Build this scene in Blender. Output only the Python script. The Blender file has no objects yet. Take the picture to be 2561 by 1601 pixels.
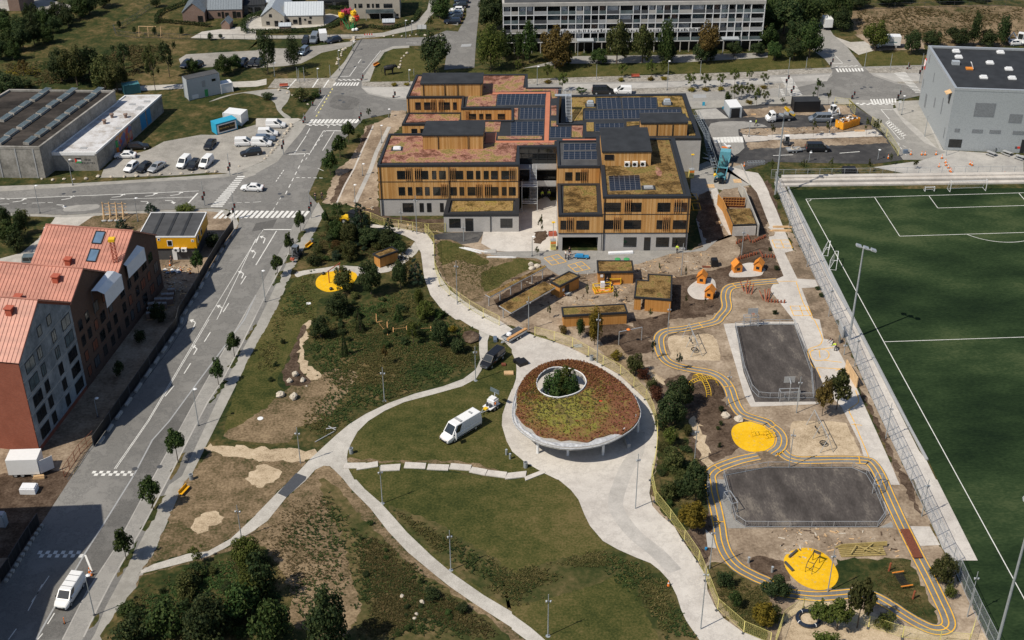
import bpy,math,random
from math import cos,sin,atan2
from mathutils import Vector as V3,Matrix
R=math.radians
scene=bpy.context.scene
COL=scene.collection
rng=random.Random(7)
RU=rng.uniform
IW,IH,FPX=2561.,1601.,3289.963
PITCH,ROLL,YAW=.556134502,-.00443918969,.0535250485
CPOS=V3((-71.0359416,-231.350870,117.969858))
_r0=V3((cos(YAW),-sin(YAW),0))
FWD=V3((sin(YAW)*cos(PITCH),cos(YAW)*cos(PITCH),-sin(PITCH)))
_u0=_r0.cross(FWD)
RT=cos(ROLL)*_r0+sin(ROLL)*_u0
UP=-sin(ROLL)*_r0+cos(ROLL)*_u0
cam=bpy.data.cameras.new('camera');camo=bpy.data.objects.new('camera',cam);COL.objects.link(camo)
cam.sensor_width=36.;cam.lens=FPX/IW*36.;cam.clip_start=1.;cam.clip_end=6000.
m=Matrix((RT,UP,-FWD)).transposed().to_4x4();m.translation=CPOS;camo.matrix_world=m
scene.camera=camo
SUN_EL,SUN_AZ=R(51.5),R(61.)
SD=V3((-sin(SUN_AZ)*cos(SUN_EL),-cos(SUN_AZ)*cos(SUN_EL),sin(SUN_EL)))
w=bpy.data.worlds.new('World');scene.world=w;w.use_nodes=True
nt=w.node_tree;bg=nt.nodes['Background']
sky=nt.nodes.new('ShaderNodeTexSky');sky.sky_type='NISHITA';sky.sun_disc=False
sky.sun_elevation=SUN_EL;sky.sun_rotation=atan2(SD.x,SD.y)
sky.air_density=1.;sky.dust_density=1.;sky.ozone_density=1.5
nt.links.new(sky.outputs[0],bg.inputs[0]);bg.inputs[1].default_value=.085
sl=bpy.data.lights.new('sun','SUN');so=bpy.data.objects.new('sun',sl);COL.objects.link(so)
sl.energy=4.5;sl.angle=R(.55);sl.color=(1.,.915,.775)
so.rotation_euler=SD.to_track_quat('Z','Y').to_euler();so.location=(-200,-150,200)
scene.view_settings.view_transform='Standard';scene.view_settings.look='None'
scene.view_settings.exposure=.08;scene.view_settings.gamma=1.
try:
 scene.cycles.max_bounces=5;scene.cycles.diffuse_bounces=3;scene.cycles.glossy_bounces=2
 scene.cycles.transmission_bounces=3;scene.cycles.transparent_max_bounces=6
 scene.cycles.caustics_reflective=False;scene.cycles.caustics_refractive=False
except Exception:pass
def src(t,x,y):
 if t=='F':return x*IW/2419.,y*IW/2419.
 if t=='S':return x,y
 if t[0]=='@':
  a,b,c=[float(v)for v in t[1:].split('/')]
  return a+x*c/2419.,b+y*c/2419.
 return 640*int(t[0])+x*640/2419.,400*int(t[1])+y*400/1512.
def P(s):
 """'22 10,20 30,40 F 5,6' -> photo points; a bare token names the crop its numbers were read in"""
 out=[];t='S'
 for k in s.split():
  if ',' in k and k[0]!='@':
   a,b=k.split(',');out.append(src(t,float(a),float(b)))
  else:t=k
 return out
def ray(q):return(q[0]-IW/2)*RT-(q[1]-IH/2)*UP+FPX*FWD
def gz(q,z=.0):
 d=ray(q);return CPOS+d*((z-CPOS.z)/d.z)
def G(s,z=.0):return[gz(q,z)for q in P(s)]
def G1(s,z=.0):return G(s,z)[0]
HF=V3((FWD.x,FWD.y,0)).normalized()
def hgt_(base,q):
 """height above the ground point `base` of the photo point q standing over it"""
 d=ray(q);k=((base-CPOS).dot(HF))/d.dot(HF);return(CPOS+d*k).z-base.z
def smt(pts,n=5,closed=False):
 L=len(pts);out=[]
 rngi=range(L)if closed else range(L-1)
 for i in rngi:
  p0=pts[(i-1)%L]if closed or i>0 else pts[0]
  p1=pts[i];p2=pts[(i+1)%L]
  p3=pts[(i+2)%L]if closed or i+2<L else pts[-1]
  for k in range(n):
   t=k/n
   out.append(.5*((2*p1)+(p2-p0)*t+(2*p0-5*p1+4*p2-p3)*t*t+(3*p1-p0-3*p2+p3)*t*t*t))
 if not closed:out.append(pts[-1])
 return out
class MB:
 def __init__(s):s.v=[];s.f=[];s.m=[];s.cur=0;s.sm=False
 def q(s,*vs):
  b=len(s.v);s.v+=[tuple(v)for v in vs];s.f.append(tuple(range(b,b+len(vs))));s.m.append(s.cur);return s
 def box(s,c,d,rz=.0,M=None):
  x,y,z=d[0]/2,d[1]/2,d[2]/2
  co,si=cos(rz),sin(rz);b=len(s.v)
  for sx,sy,sz in((-1,-1,-1),(1,-1,-1),(1,1,-1),(-1,1,-1),(-1,-1,1),(1,-1,1),(1,1,1),(-1,1,1)):
   px,py,pz=sx*x,sy*y,sz*z
   v=V3((c[0]+px*co-py*si,c[1]+px*si+py*co,c[2]+pz))
   s.v.append(tuple(M@v if M else v))
  for f in((0,3,2,1),(4,5,6,7),(0,1,5,4),(1,2,6,5),(2,3,7,6),(3,0,4,7)):
   s.f.append(tuple(b+i for i in f));s.m.append(s.cur)
  return s
 def bb(s,x0,x1,y0,y1,z0,z1):return s.box(((x0+x1)/2,(y0+y1)/2,(z0+z1)/2),(x1-x0,y1-y0,z1-z0))
 def prism(s,pts,z0,z1,bottom=True):
  n=len(pts);b=len(s.v)
  ar=sum(pts[i][0]*pts[(i+1)%n][1]-pts[(i+1)%n][0]*pts[i][1]for i in range(n))
  if ar<0:pts=list(pts)[::-1]
  for z in(z0,z1):s.v+=[(p[0],p[1],z)for p in pts]
  s.f.append(tuple(range(b+n,b+2*n)));s.m.append(s.cur)
  if bottom:s.f.append(tuple(range(b+n-1,b-1,-1)));s.m.append(s.cur)
  for i in range(n):
   j=(i+1)%n;s.f.append((b+i,b+j,b+n+j,b+n+i));s.m.append(s.cur)
  return s
 def tube(s,pts,r,n=6,cap=True):
  pts=[V3(p)for p in pts];b=len(s.v);L=len(pts)
  rr=r if isinstance(r,(list,tuple))else[r]*L
  for i,p in enumerate(pts):
   d=(pts[min(i+1,L-1)]-pts[max(i-1,0)]).normalized()
   a=V3((0,0,1))if abs(d.z)<.95 else V3((1,0,0))
   u=d.cross(a).normalized();v=d.cross(u)
   for k in range(n):
    an=2*math.pi*k/n;s.v.append(tuple(p+(u*cos(an)+v*sin(an))*rr[i]))
  for i in range(L-1):
   for k in range(n):
    k2=(k+1)%n;s.f.append((b+i*n+k,b+i*n+k2,b+(i+1)*n+k2,b+(i+1)*n+k));s.m.append(s.cur)
  if cap:
   s.f.append(tuple(b+k for k in range(n))[::-1]);s.m.append(s.cur)
   s.f.append(tuple(b+(L-1)*n+k for k in range(n)));s.m.append(s.cur)
  return s
 def bar(s,a,b,w=.05,h=None):
  a,b=V3(a),V3(b);d=b-a;L=d.length
  if L<1e-6:return s
  h=h or w;x=d.normalized();up=V3((0,0,1))if abs(x.z)<.98 else V3((0,1,0))
  y=up.cross(x).normalized();z=x.cross(y)
  k=len(s.v)
  for p in(a,b):
   for sy,sz in((-1,-1),(1,-1),(1,1),(-1,1)):s.v.append(tuple(p+y*sy*w/2+z*sz*h/2))
  for f in((0,3,2,1),(4,5,6,7),(0,1,5,4),(1,2,6,5),(2,3,7,6),(3,0,4,7)):
   s.f.append(tuple(k+i for i in f));s.m.append(s.cur)
  return s
 def lth(s,prof,n=12,c=(0,0,0),sx=1,sy=1):
  b=len(s.v);L=len(prof)
  for r,z in prof:
   for k in range(n):
    a=2*math.pi*k/n;s.v.append((c[0]+r*cos(a)*sx,c[1]+r*sin(a)*sy,c[2]+z))
  for i in range(L-1):
   for k in range(n):
    k2=(k+1)%n;s.f.append((b+i*n+k,b+i*n+k2,b+(i+1)*n+k2,b+(i+1)*n+k));s.m.append(s.cur)
  s.f.append(tuple(b+k for k in range(n))[::-1]);s.m.append(s.cur)
  s.f.append(tuple(b+(L-1)*n+k for k in range(n)));s.m.append(s.cur)
  return s
 def strip(s,pts,w,off=.0,z=None):
  """flat ribbon of width w along pts, shifted sideways by off"""
  L=len(pts);a=[];
  for i,p in enumerate(pts):
   d=pts[min(i+1,L-1)]-pts[max(i-1,0)];d=V3((d[0],d[1],0)).normalized();nrm=V3((-d.y,d.x,0))
   zz=p[2]if z is None else z
   q0=V3((p[0],p[1],zz))+nrm*(off-w/2);q1=V3((p[0],p[1],zz))+nrm*(off+w/2);a.append((q0,q1))
  for i in range(L-1):s.q(a[i][0],a[i+1][0],a[i+1][1],a[i][1])
  for i in range(L-1):pass
  return s
 def mk_(s,name,mats,parent=None,sm=None,loc=None,rz=None):
  me=bpy.data.meshes.new(name);me.from_pydata(s.v,[],s.f)
  ml=mats if isinstance(mats,(list,tuple))else[mats]
  for mm in ml:me.materials.append(mm)
  if len(ml)>1:me.polygons.foreach_set('material_index',s.m)
  if sm if sm is not None else s.sm:me.polygons.foreach_set('use_smooth',[True]*len(me.polygons))
  me.update()
  o=bpy.data.objects.new(name,me);COL.objects.link(o)
  if parent:o.parent=parent
  if loc is not None:o.location=loc
  if rz is not None:o.rotation_euler.z=rz
  return o
def tag(o,lb_=None,cat=None,grp=None,kind=None):
 if lb_:o['label']=lb_
 if cat:o['category']=cat
 if grp:o['group']=grp
 if kind:o['kind']=kind
 return o
def obj_(name,lb_,cat,loc=(0,0,0),rz=.0,grp=None):
 o=bpy.data.objects.new(name,None);COL.objects.link(o);o.empty_display_size=.3
 o.location=loc;o.rotation_euler.z=rz
 return tag(o,lb_,cat,grp)
class Proto:
 """first use places the built thing itself, later uses copy it with its parts"""
 def __init__(s,root):s.root=root;s.used=False;s.tree=s.walk(root)
 def walk(s,o):return(o,[s.walk(c)for c in bpy.data.objects if c.parent==o])
 def cp(s,node,parent):
  c=node[0].copy();COL.objects.link(c);c.parent=parent;got=[c]
  for ch in node[1]:got+=s.cp(ch,c)
  return got
 def flat(s,node):return[node[0]]+[x for ch in node[1]for x in s.flat(ch)]
 def put(s,loc,rz,lb_,grp=None,scale=None,mats=None):
  if not s.used:objs=s.flat(s.tree);s.used=True
  else:objs=s.cp(s.tree,None)
  o=objs[0];o.location=loc;o.rotation_euler=(0,0,rz)
  o.scale=(1,1,1)if scale is None else(scale if isinstance(scale,(tuple,list))else(scale,)*3)
  o['label']=lb_
  if grp:o['group']=grp
  elif 'group' in o:del o['group']
  if mats:
   for x in objs:
    b=x.name.split('.')[0]
    if b in mats and x.type=='MESH':
     x.material_slots[0].link='OBJECT';x.material_slots[0].material=mats[b]
  return o
ORDS=['first','second','third','fourth','fifth','sixth','seventh','eighth','ninth','tenth','eleventh','twelfth','thirteenth','fourteenth','fifteenth','sixteenth','seventeenth','eighteenth','nineteenth','twentieth','twenty-first','twenty-second','twenty-third','twenty-fourth','twenty-fifth','twenty-sixth','twenty-seventh','twenty-eighth','twenty-ninth','thirtieth','thirty-first','thirty-second','thirty-third','thirty-fourth','thirty-fifth','thirty-sixth','thirty-seventh','thirty-eighth','thirty-ninth','fortieth']
def newmat(name):
 mt=bpy.data.materials.new(name);mt.use_nodes=True
 n=mt.node_tree.nodes;b=n['Principled BSDF'];return mt,mt.node_tree,b
def N(t,typ,**kw):
 n=t.nodes.new(typ)
 for k,v in kw.items():
  if k in n.inputs:n.inputs[k].default_value=v
  else:setattr(n,k,v)
 return n
def nze(t,pos,scale,detail=3.,rough=.55,stretch=None):
 if stretch:
  mp=N(t,'ShaderNodeMapping');mp.inputs['Scale'].default_value=stretch;t.links.new(pos,mp.inputs[0]);pos=mp.outputs[0]
 n=N(t,'ShaderNodeTexNoise',Scale=scale,Detail=detail,Roughness=rough);t.links.new(pos,n.inputs['Vector']);return n.outputs['Fac']
def ramp(t,fac,stops,interp='LINEAR'):
 r=N(t,'ShaderNodeValToRGB');r.color_ramp.interpolation=interp
 e=r.color_ramp.elements
 while len(e)<len(stops):e.new(.5)
 for k,(p,c)in enumerate(stops):
  e[k].position=p;e[k].color=(c[0],c[1],c[2],1)if isinstance(c,(tuple,list))else(c,c,c,1)
 t.links.new(fac,r.inputs[0]);return r.outputs[0]
def mix(t,fac,a,b,mode='MIX'):
 n=N(t,'ShaderNodeMix',data_type='RGBA',blend_type=mode)
 if isinstance(fac,(int,float)):n.inputs[0].default_value=fac
 else:t.links.new(fac,n.inputs[0])
 for s,i in((a,6),(b,7)):
  if isinstance(s,(tuple,list)):n.inputs[i].default_value=(s[0],s[1],s[2],1)
  else:t.links.new(s,n.inputs[i])
 return n.outputs[2]
def psn(t):return N(t,'ShaderNodeNewGeometry').outputs['Position']
def bump(t,b,h,strength=.5,dist=.05):
 n=N(t,'ShaderNodeBump',Strength=strength,Distance=dist);t.links.new(h,n.inputs['Height']);t.links.new(n.outputs[0],b.inputs['Normal'])
def pln(name,c,rough=.6,metal=.0,var=.12,sc=3.,spec=.4,dirt=.0):
 mt,t,b=newmat(name);p=N(t,'ShaderNodeTexCoord').outputs['Object']
 f=nze(t,p,sc,4)
 col=ramp(t,f,[(.25,[x*(1-var)for x in c]),(.75,[min(1,x*(1+var))for x in c])])
 if dirt:
  g=nze(t,p,sc*.35,5,.7);gm=ramp(t,g,[(.5,0),(.72,dirt)]);col=mix(t,gm,col,[x*.45 for x in c])
 t.links.new(col,b.inputs['Base Color']);b.inputs['Roughness'].default_value=rough;b.inputs['Metallic'].default_value=metal
 b.inputs['Specular IOR Level'].default_value=spec
 return mt
def grd(name,cols,scales=(.05,.35,2.5),wts=(.45,.35,.2),rough=.95,spec=.1,bmp=.0,speck=None,stretch=None,crack=None):
 """cols: colours along a noise ramp; several octaves of patches, not one uniform tone"""
 mt,t,b=newmat(name);p=psn(t)
 acc=None
 for s,wt in zip(scales,wts):
  f=nze(t,p,s,4,.6,stretch);mm=N(t,'ShaderNodeMath',operation='MULTIPLY');t.links.new(f,mm.inputs[0]);mm.inputs[1].default_value=wt
  if acc is None:acc=mm.outputs[0]
  else:
   ad=N(t,'ShaderNodeMath',operation='ADD');t.links.new(acc,ad.inputs[0]);t.links.new(mm.outputs[0],ad.inputs[1]);acc=ad.outputs[0]
 n=len(cols);lo,hi=.4,.6
 col=ramp(t,acc,[(lo+(hi-lo)*i/(n-1),c)for i,c in enumerate(cols)])
 if speck:
  c,sc,th=speck;f=nze(t,p,sc,2,.5);k=ramp(t,f,[(th,0),(min(th+.06,1),1)]);col=mix(t,k,col,c)
 if crack:
  c,sc,amt=crack;f=nze(t,p,sc,6,.75);k=ramp(t,f,[(.47,0),(.5,amt),(.53,0)]);col=mix(t,k,col,c)
 t.links.new(col,b.inputs['Base Color']);b.inputs['Roughness'].default_value=rough;b.inputs['Specular IOR Level'].default_value=spec
 if bmp:bump(t,b,nze(t,p,4.,5,.7),.6,bmp)
 return mt
def boards(name,cols,width=.14,axis='x',rough=.75,streak=.35):
 """upright cladding boards: a tone per board, weathering streaks along it, a dark joint"""
 mt,t,b=newmat(name);p=N(t,'ShaderNodeTexCoord').outputs['Object']
 sx=N(t,'ShaderNodeSeparateXYZ');t.links.new(p,sx.inputs[0])
 ad=N(t,'ShaderNodeMath',operation='ADD');t.links.new(sx.outputs[0],ad.inputs[0]);t.links.new(sx.outputs[1],ad.inputs[1])
 dv=N(t,'ShaderNodeMath',operation='DIVIDE');t.links.new(ad.outputs[0],dv.inputs[0]);dv.inputs[1].default_value=width
 fl=N(t,'ShaderNodeMath',operation='FLOOR');t.links.new(dv.outputs[0],fl.inputs[0])
 fr=N(t,'ShaderNodeMath',operation='FRACT');t.links.new(dv.outputs[0],fr.inputs[0])
 wn=N(t,'ShaderNodeTexWhiteNoise',noise_dimensions='1D');t.links.new(fl.outputs[0],wn.inputs['W'])
 n=len(cols);col=ramp(t,wn.outputs['Value'],[(i/(n-1),c)for i,c in enumerate(cols)])
 st=nze(t,p,2.2,4,.65,(6,6,.35));k=ramp(t,st,[(.48,0),(.75,streak)]);col=mix(t,k,col,[x*.45 for x in cols[0]])
 big=nze(t,p,.25,3);k3=ramp(t,big,[(.4,0),(.65,.35)]);col=mix(t,k3,col,cols[-1])
 jt=ramp(t,fr.outputs[0],[(.0,.7),(.1,.0),(.92,.0),(1.,.7)]);col=mix(t,jt,col,[x*.25 for x in cols[0]])
 t.links.new(col,b.inputs['Base Color']);b.inputs['Roughness'].default_value=rough;b.inputs['Specular IOR Level'].default_value=.2
 bump(t,b,fr.outputs[0],.3,.02)
 return mt
def bricks(name,c1,c2,mortar,scale=1.,bw=.24,rh=.075):
 mt,t,b=newmat(name);p=N(t,'ShaderNodeTexCoord').outputs['Object']
 sx=N(t,'ShaderNodeSeparateXYZ');t.links.new(p,sx.inputs[0])
 ad=N(t,'ShaderNodeMath',operation='ADD');t.links.new(sx.outputs[0],ad.inputs[0]);t.links.new(sx.outputs[1],ad.inputs[1])
 cb=N(t,'ShaderNodeCombineXYZ');t.links.new(ad.outputs[0],cb.inputs[0]);t.links.new(sx.outputs[2],cb.inputs[1])
 br=N(t,'ShaderNodeTexBrick');br.inputs['Scale'].default_value=scale;br.inputs['Brick Width'].default_value=bw;br.inputs['Row Height'].default_value=rh;br.inputs['Mortar Size'].default_value=.01
 br.inputs['Color1'].default_value=(*c1,1);br.inputs['Color2'].default_value=(*c2,1);br.inputs['Mortar'].default_value=(*mortar,1)
 t.links.new(cb.outputs[0],br.inputs['Vector'])
 f=nze(t,p,.5,5,.65);k=ramp(t,f,[(.35,.0),(.7,.35)]);col=mix(t,k,br.outputs['Color'],[x*.6 for x in c1])
 t.links.new(col,b.inputs['Base Color']);b.inputs['Roughness'].default_value=.85;b.inputs['Specular IOR Level'].default_value=.2
 return mt
def leafmat(name,c1,c2,c3):
 mt,t,b=newmat(name)
 g=N(t,'ShaderNodeNewGeometry')
 oi=N(t,'ShaderNodeObjectInfo')
 col=ramp(t,g.outputs['Random Per Island'],[(.0,c1),(.55,c2),(1.,c3)])
 f=nze(t,g.outputs['Position'],.55,3);k=ramp(t,f,[(.35,.0),(.65,.55)]);col=mix(t,k,col,c1)
 hs=N(t,'ShaderNodeHueSaturation');t.links.new(col,hs.inputs['Color'])
 rm=N(t,'ShaderNodeMapRange');t.links.new(oi.outputs['Random'],rm.inputs[0]);rm.inputs[3].default_value=.75;rm.inputs[4].default_value=1.2;t.links.new(rm.outputs[0],hs.inputs['Value'])
 rh=N(t,'ShaderNodeMapRange');t.links.new(oi.outputs['Random'],rh.inputs[0]);rh.inputs[3].default_value=.485;rh.inputs[4].default_value=.515;t.links.new(rh.outputs[0],hs.inputs['Hue'])
 t.links.new(hs.outputs[0],b.inputs['Base Color']);b.inputs['Roughness'].default_value=.7;b.inputs['Specular IOR Level'].default_value=.15
 tr=N(t,'ShaderNodeBsdfTranslucent');t.links.new(hs.outputs[0],tr.inputs['Color'])
 mx=N(t,'ShaderNodeMixShader');mx.inputs[0].default_value=.32
 out=t.nodes['Material Output'];t.links.new(b.outputs[0],mx.inputs[1]);t.links.new(tr.outputs[0],mx.inputs[2]);t.links.new(mx.outputs[0],out.inputs[0])
 return mt
def sedum(name,cols,sc=1.2):
 mt,t,b=newmat(name);p=psn(t)
 a=nze(t,p,sc*.28,5,.7);c=nze(t,p,sc*3.2,4,.75)
 n=len(cols);m1=ramp(t,a,[(.4+.2*i/(n-1),x)for i,x in enumerate(cols)])
 k=ramp(t,c,[(.36,.75),(.5,.0),(.56,.0),(.68,.6)]);k2=ramp(t,c,[(.45,[x*.3 for x in cols[0]]),(.55,[min(1,x*1.35)for x in cols[len(cols)//2]])])
 col=mix(t,k,m1,k2)
 t.links.new(col,b.inputs['Base Color']);b.inputs['Roughness'].default_value=.95;b.inputs['Specular IOR Level'].default_value=.1
 bump(t,b,c,1.,.2)
 return mt
class Mats(dict):
 __getattr__=dict.__getitem__
 __setattr__=dict.__setitem__
M=Mats()
def mk():
 g=M
 g['meadow']=grd('meadow',[(.02,.03,.01),(.042,.05,.016),(.085,.075,.03),(.15,.112,.055)],(.03,.2,1.2),(.4,.35,.25),bmp=.1)
 g['lawn']=grd('lawn',[(.03,.039,.011),(.054,.06,.017),(.088,.08,.027),(.13,.104,.043)],(.06,.5,3.2),(.34,.26,.4),bmp=.06)
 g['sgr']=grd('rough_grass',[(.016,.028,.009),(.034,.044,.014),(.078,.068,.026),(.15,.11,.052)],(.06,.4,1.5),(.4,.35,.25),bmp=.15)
 g['dry']=grd('dry_grass',[(.05,.052,.02),(.12,.09,.05),(.2,.145,.09),(.28,.21,.13)],(.06,.45,2.8),(.34,.3,.36),bmp=.08)
 g['dirt']=grd('bare_soil',[(.13,.1,.07),(.22,.167,.12),(.31,.245,.18),(.42,.34,.26)],(.05,.3,2.2),(.4,.35,.25),bmp=.08)
 g['soil']=grd('dark_soil',[(.04,.027,.018),(.07,.048,.034),(.11,.078,.056),(.16,.12,.09)],(.1,.6,3.),(.35,.35,.3),bmp=.12)
 g['sand']=grd('sand',[(.27,.205,.135),(.4,.315,.215),(.48,.385,.27),(.55,.45,.33)],(.2,1.,5.),(.3,.3,.4),bmp=.05)
 g['gravel']=grd('gravel',[(.2,.19,.17),(.3,.285,.26),(.4,.38,.345)],(.06,.5,6.),(.35,.25,.4),bmp=.06)
 g['asphalt']=grd('asphalt',[(.15,.147,.142),(.192,.188,.18),(.24,.235,.225)],(.04,.25,7.),(.45,.25,.3),stretch=None,crack=((.1,.1,.1),.25,.5))
 g['asphalt_mid']=grd('asphalt_mid',[(.105,.103,.1),(.14,.137,.132),(.19,.185,.178)],(.05,.3,7.),(.45,.25,.3),crack=((.07,.07,.07),.3,.5))
 g['conc_worn']=grd('concrete_worn',[(.34,.325,.305),(.42,.4,.375),(.5,.475,.445)],(.1,.6,4.),(.45,.3,.25))
 g['aso']=grd('asphalt_pale',[(.235,.228,.215),(.285,.277,.262),(.335,.325,.305)],(.05,.3,6.),(.45,.25,.3),crack=((.15,.15,.15),.3,.4))
 g['asphalt_new']=grd('asphalt_new',[(.04,.04,.043),(.06,.06,.062),(.12,.115,.11)],(.07,.5,6.),(.5,.3,.2))
 g['court']=grd('court_asphalt',[(.045,.04,.038),(.062,.055,.052),(.09,.08,.075),(.17,.15,.13)],(.08,.5,5.),(.45,.35,.2),stretch=(1,.4,1))
 g['conc']=grd('concrete',[(.42,.39,.36),(.5,.47,.435),(.57,.54,.5)],(.08,.6,5.),(.45,.3,.25),crack=((.3,.28,.26),.18,.35))
 g['cgr']=grd('concrete_grey',[(.3,.29,.28),(.38,.37,.35),(.45,.435,.41)],(.1,.6,4.),(.45,.3,.25))
 g['pave']=grd('paving',[(.25,.24,.22),(.31,.3,.275),(.37,.355,.33)],(.1,.8,6.),(.4,.3,.3))
 g['path']=grd('gravel_path',[(.34,.32,.29),(.43,.41,.375),(.52,.495,.455)],(.1,.8,6.),(.35,.25,.4))
 g['sett']=grd('stone_setts',[(.16,.15,.13),(.28,.26,.23),(.42,.4,.36)],(.15,1.2,3.5),(.25,.35,.4))
 g['turf']=grd('artificial_turf',[(.007,.016,.007),(.014,.028,.011),(.026,.046,.018),(.055,.075,.032)],(.035,.15,3.),(.5,.3,.2),stretch=(.5,1,1))
 g['white']=grd('white_paint',[(.5,.5,.48),(.66,.66,.64),(.76,.76,.74)],(.3,2.,8.),(.3,.35,.35))
 g['yellowpaint']=grd('yellow_paint',[(.62,.32,.03),(.74,.4,.03),(.8,.46,.07)],(.3,2.,8.),(.3,.35,.35))
 g['rubber']=grd('yellow_rubber',[(.6,.34,.012),(.7,.41,.012),(.78,.48,.03)],(.2,1.5,9.),(.4,.3,.3),speck=((.58,.38,.08),2.2,.6))
 g['wood']=boards('timber_cladding',[(.36,.175,.05),(.5,.27,.095),(.63,.39,.175),(.42,.205,.055),(.57,.33,.125)],.2)
 g['wood_pale']=boards('pale_timber',[(.5,.31,.14),(.6,.39,.19),(.66,.46,.25)],.13,streak=.5)
 g['wsh']=boards('shed_timber',[(.4,.18,.045),(.48,.225,.06),(.52,.26,.08)],.12,streak=.25)
 g['fin']=pln('timber_fin',(.5,.27,.11),.75,var=.3)
 g['plank']=pln('raw_plank',(.55,.37,.2),.75,var=.25,sc=1.5)
 g['owd']=pln('orange_timber',(.62,.22,.03),.65,var=.18)
 g['red_wood']=pln('red_brown_timber',(.17,.055,.03),.7,var=.2)
 g['gbrick']=bricks('grey_brick',(.42,.405,.39),(.5,.485,.465),(.36,.35,.34))
 g['redbrick']=bricks('red_brick',(.25,.07,.042),(.33,.1,.06),(.24,.12,.09))
 g['dbrick']=bricks('dark_brick',(.1,.055,.038),(.15,.08,.055),(.12,.1,.09))
 g['bbrick']=bricks('brown_brick',(.2,.12,.09),(.27,.17,.13),(.25,.22,.2))
 g['ybrick']=bricks('buff_brick',(.4,.36,.3),(.48,.44,.37),(.42,.4,.36))
 g['felt']=pln('roofing_felt',(.028,.031,.036),.8,var=.3,sc=.5,spec=.3,dirt=.3)
 g['felt_grey']=pln('grey_felt',(.06,.062,.066),.85,var=.3,sc=.5)
 g['parapet']=pln('dark_flashing',(.022,.024,.028),.55,var=.15)
 g['sed_red']=sedum('red_sedum',[(.15,.065,.042),(.32,.155,.115),(.41,.215,.16),(.36,.235,.11),(.25,.2,.07)])
 g['sed_ochre']=sedum('ochre_sedum',[(.1,.07,.02),(.26,.17,.06),(.36,.24,.1),(.3,.22,.06)])
 g['sed_brown']=sedum('brown_sedum',[(.08,.05,.018),(.2,.125,.045),(.29,.185,.075),(.2,.16,.05)])
 g['sed_mix']=sedum('mixed_sedum',[(.2,.2,.03),(.13,.12,.03),(.16,.09,.03),(.17,.055,.03),(.26,.24,.04)],1.)
 g['terracotta']=grd('terracotta_walk',[(.42,.15,.09),(.5,.2,.12)],(.3,2,8),(.3,.3,.4))
 g['glass']=pln('window_glass',(.012,.014,.016),.06,var=.3,sc=.6,spec=.7)
 g['glt']=pln('pale_glass',(.1,.13,.14),.1,var=.4,sc=.7,spec=.7)
 g['frame']=pln('dark_frame',(.02,.022,.025),.5)
 g['steel']=pln('galvanised_steel',(.5,.53,.56),.45,.5,var=.1)
 g['sdk']=pln('dark_steel',(.1,.105,.115),.5,.4)
 g['pole']=pln('lamp_pole_grey',(.34,.37,.39),.5,.3)
 g['black']=pln('black_plastic',(.012,.012,.014),.5)
 g['rubber_black']=pln('tyre_rubber',(.015,.015,.016),.85)
 g['whitep']=pln('white_paintwork',(.74,.75,.76),.28,var=.04,spec=.5)
 g['wmt']=pln('white_matt',(.7,.71,.72),.7,var=.06,dirt=.15)
 g['gmt']=pln('grey_matt',(.33,.34,.35),.7,var=.1,dirt=.3)
 g['zinc']=pln('zinc_roof',(.46,.5,.54),.5,.3,var=.1)
 g['zinc_dk']=pln('grey_tile_roof',(.17,.2,.23),.6,var=.2)
 g['tarp']=pln('white_tarpaulin',(.72,.74,.78),.45,var=.08,sc=1.)
 g['yellow']=pln('yellow_lacquer',(.74,.47,.02),.45,var=.06)
 g['yfence']=pln('yellow_fence_paint',(.62,.56,.2),.5,var=.1)
 g['orange']=pln('orange_plastic',(.75,.2,.03),.5,var=.1)
 g['red']=pln('red_paint',(.6,.05,.03),.5)
 g['blue']=pln('blue_paint',(.03,.22,.45),.45)
 g['teal']=pln('teal_paint',(.06,.19,.22),.55,dirt=.4)
 g['trunk']=pln('bark',(.1,.075,.055),.9,var=.3,sc=6)
 g['stone']=pln('boulder_stone',(.46,.41,.34),.9,var=.25,sc=2.5)
 g['cabin']=pln('cabin_yellow',(.72,.36,.01),.5,var=.06,dirt=.1)
 g['pvframe']=pln('panel_frame',(.2,.2,.215),.5);g['fleece']=pln('grey_fleece',(.42,.43,.45),.85,var=.35,sc=2.5,dirt=.5);g['logred']=pln('log_red',(.26,.075,.035),.7,var=.25);g['tulip']=pln('tulip_red',(.35,.03,.08),.5);g['skipor']=pln('skip_orange',(.72,.32,.02),.55,dirt=.3);g['tealp']=pln('pale_teal_paint',(.12,.34,.42),.4);g['stackwood']=pln('treated_timber',(.36,.28,.11),.8,var=.25)
 L=dict(dark=((.017,.033,.012),(.045,.068,.024),(.1,.118,.042)),green=((.02,.042,.012),(.05,.085,.022),(.115,.15,.045)),olive=((.028,.04,.012),(.08,.088,.026),(.16,.15,.055)),light=((.04,.06,.012),(.1,.125,.025),(.18,.19,.05)),yellow=((.09,.08,.012),(.22,.17,.02),(.36,.27,.04)),pine=((.016,.034,.02),(.034,.06,.036),(.065,.095,.055)),autumn=((.05,.035,.012),(.13,.085,.025),(.22,.15,.05)),rust=((.05,.02,.012),(.11,.045,.022),(.17,.08,.04)))
 for k,v in L.items():g['leaf_'+k]=leafmat('foliage_'+k,*v)
mk()
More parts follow.
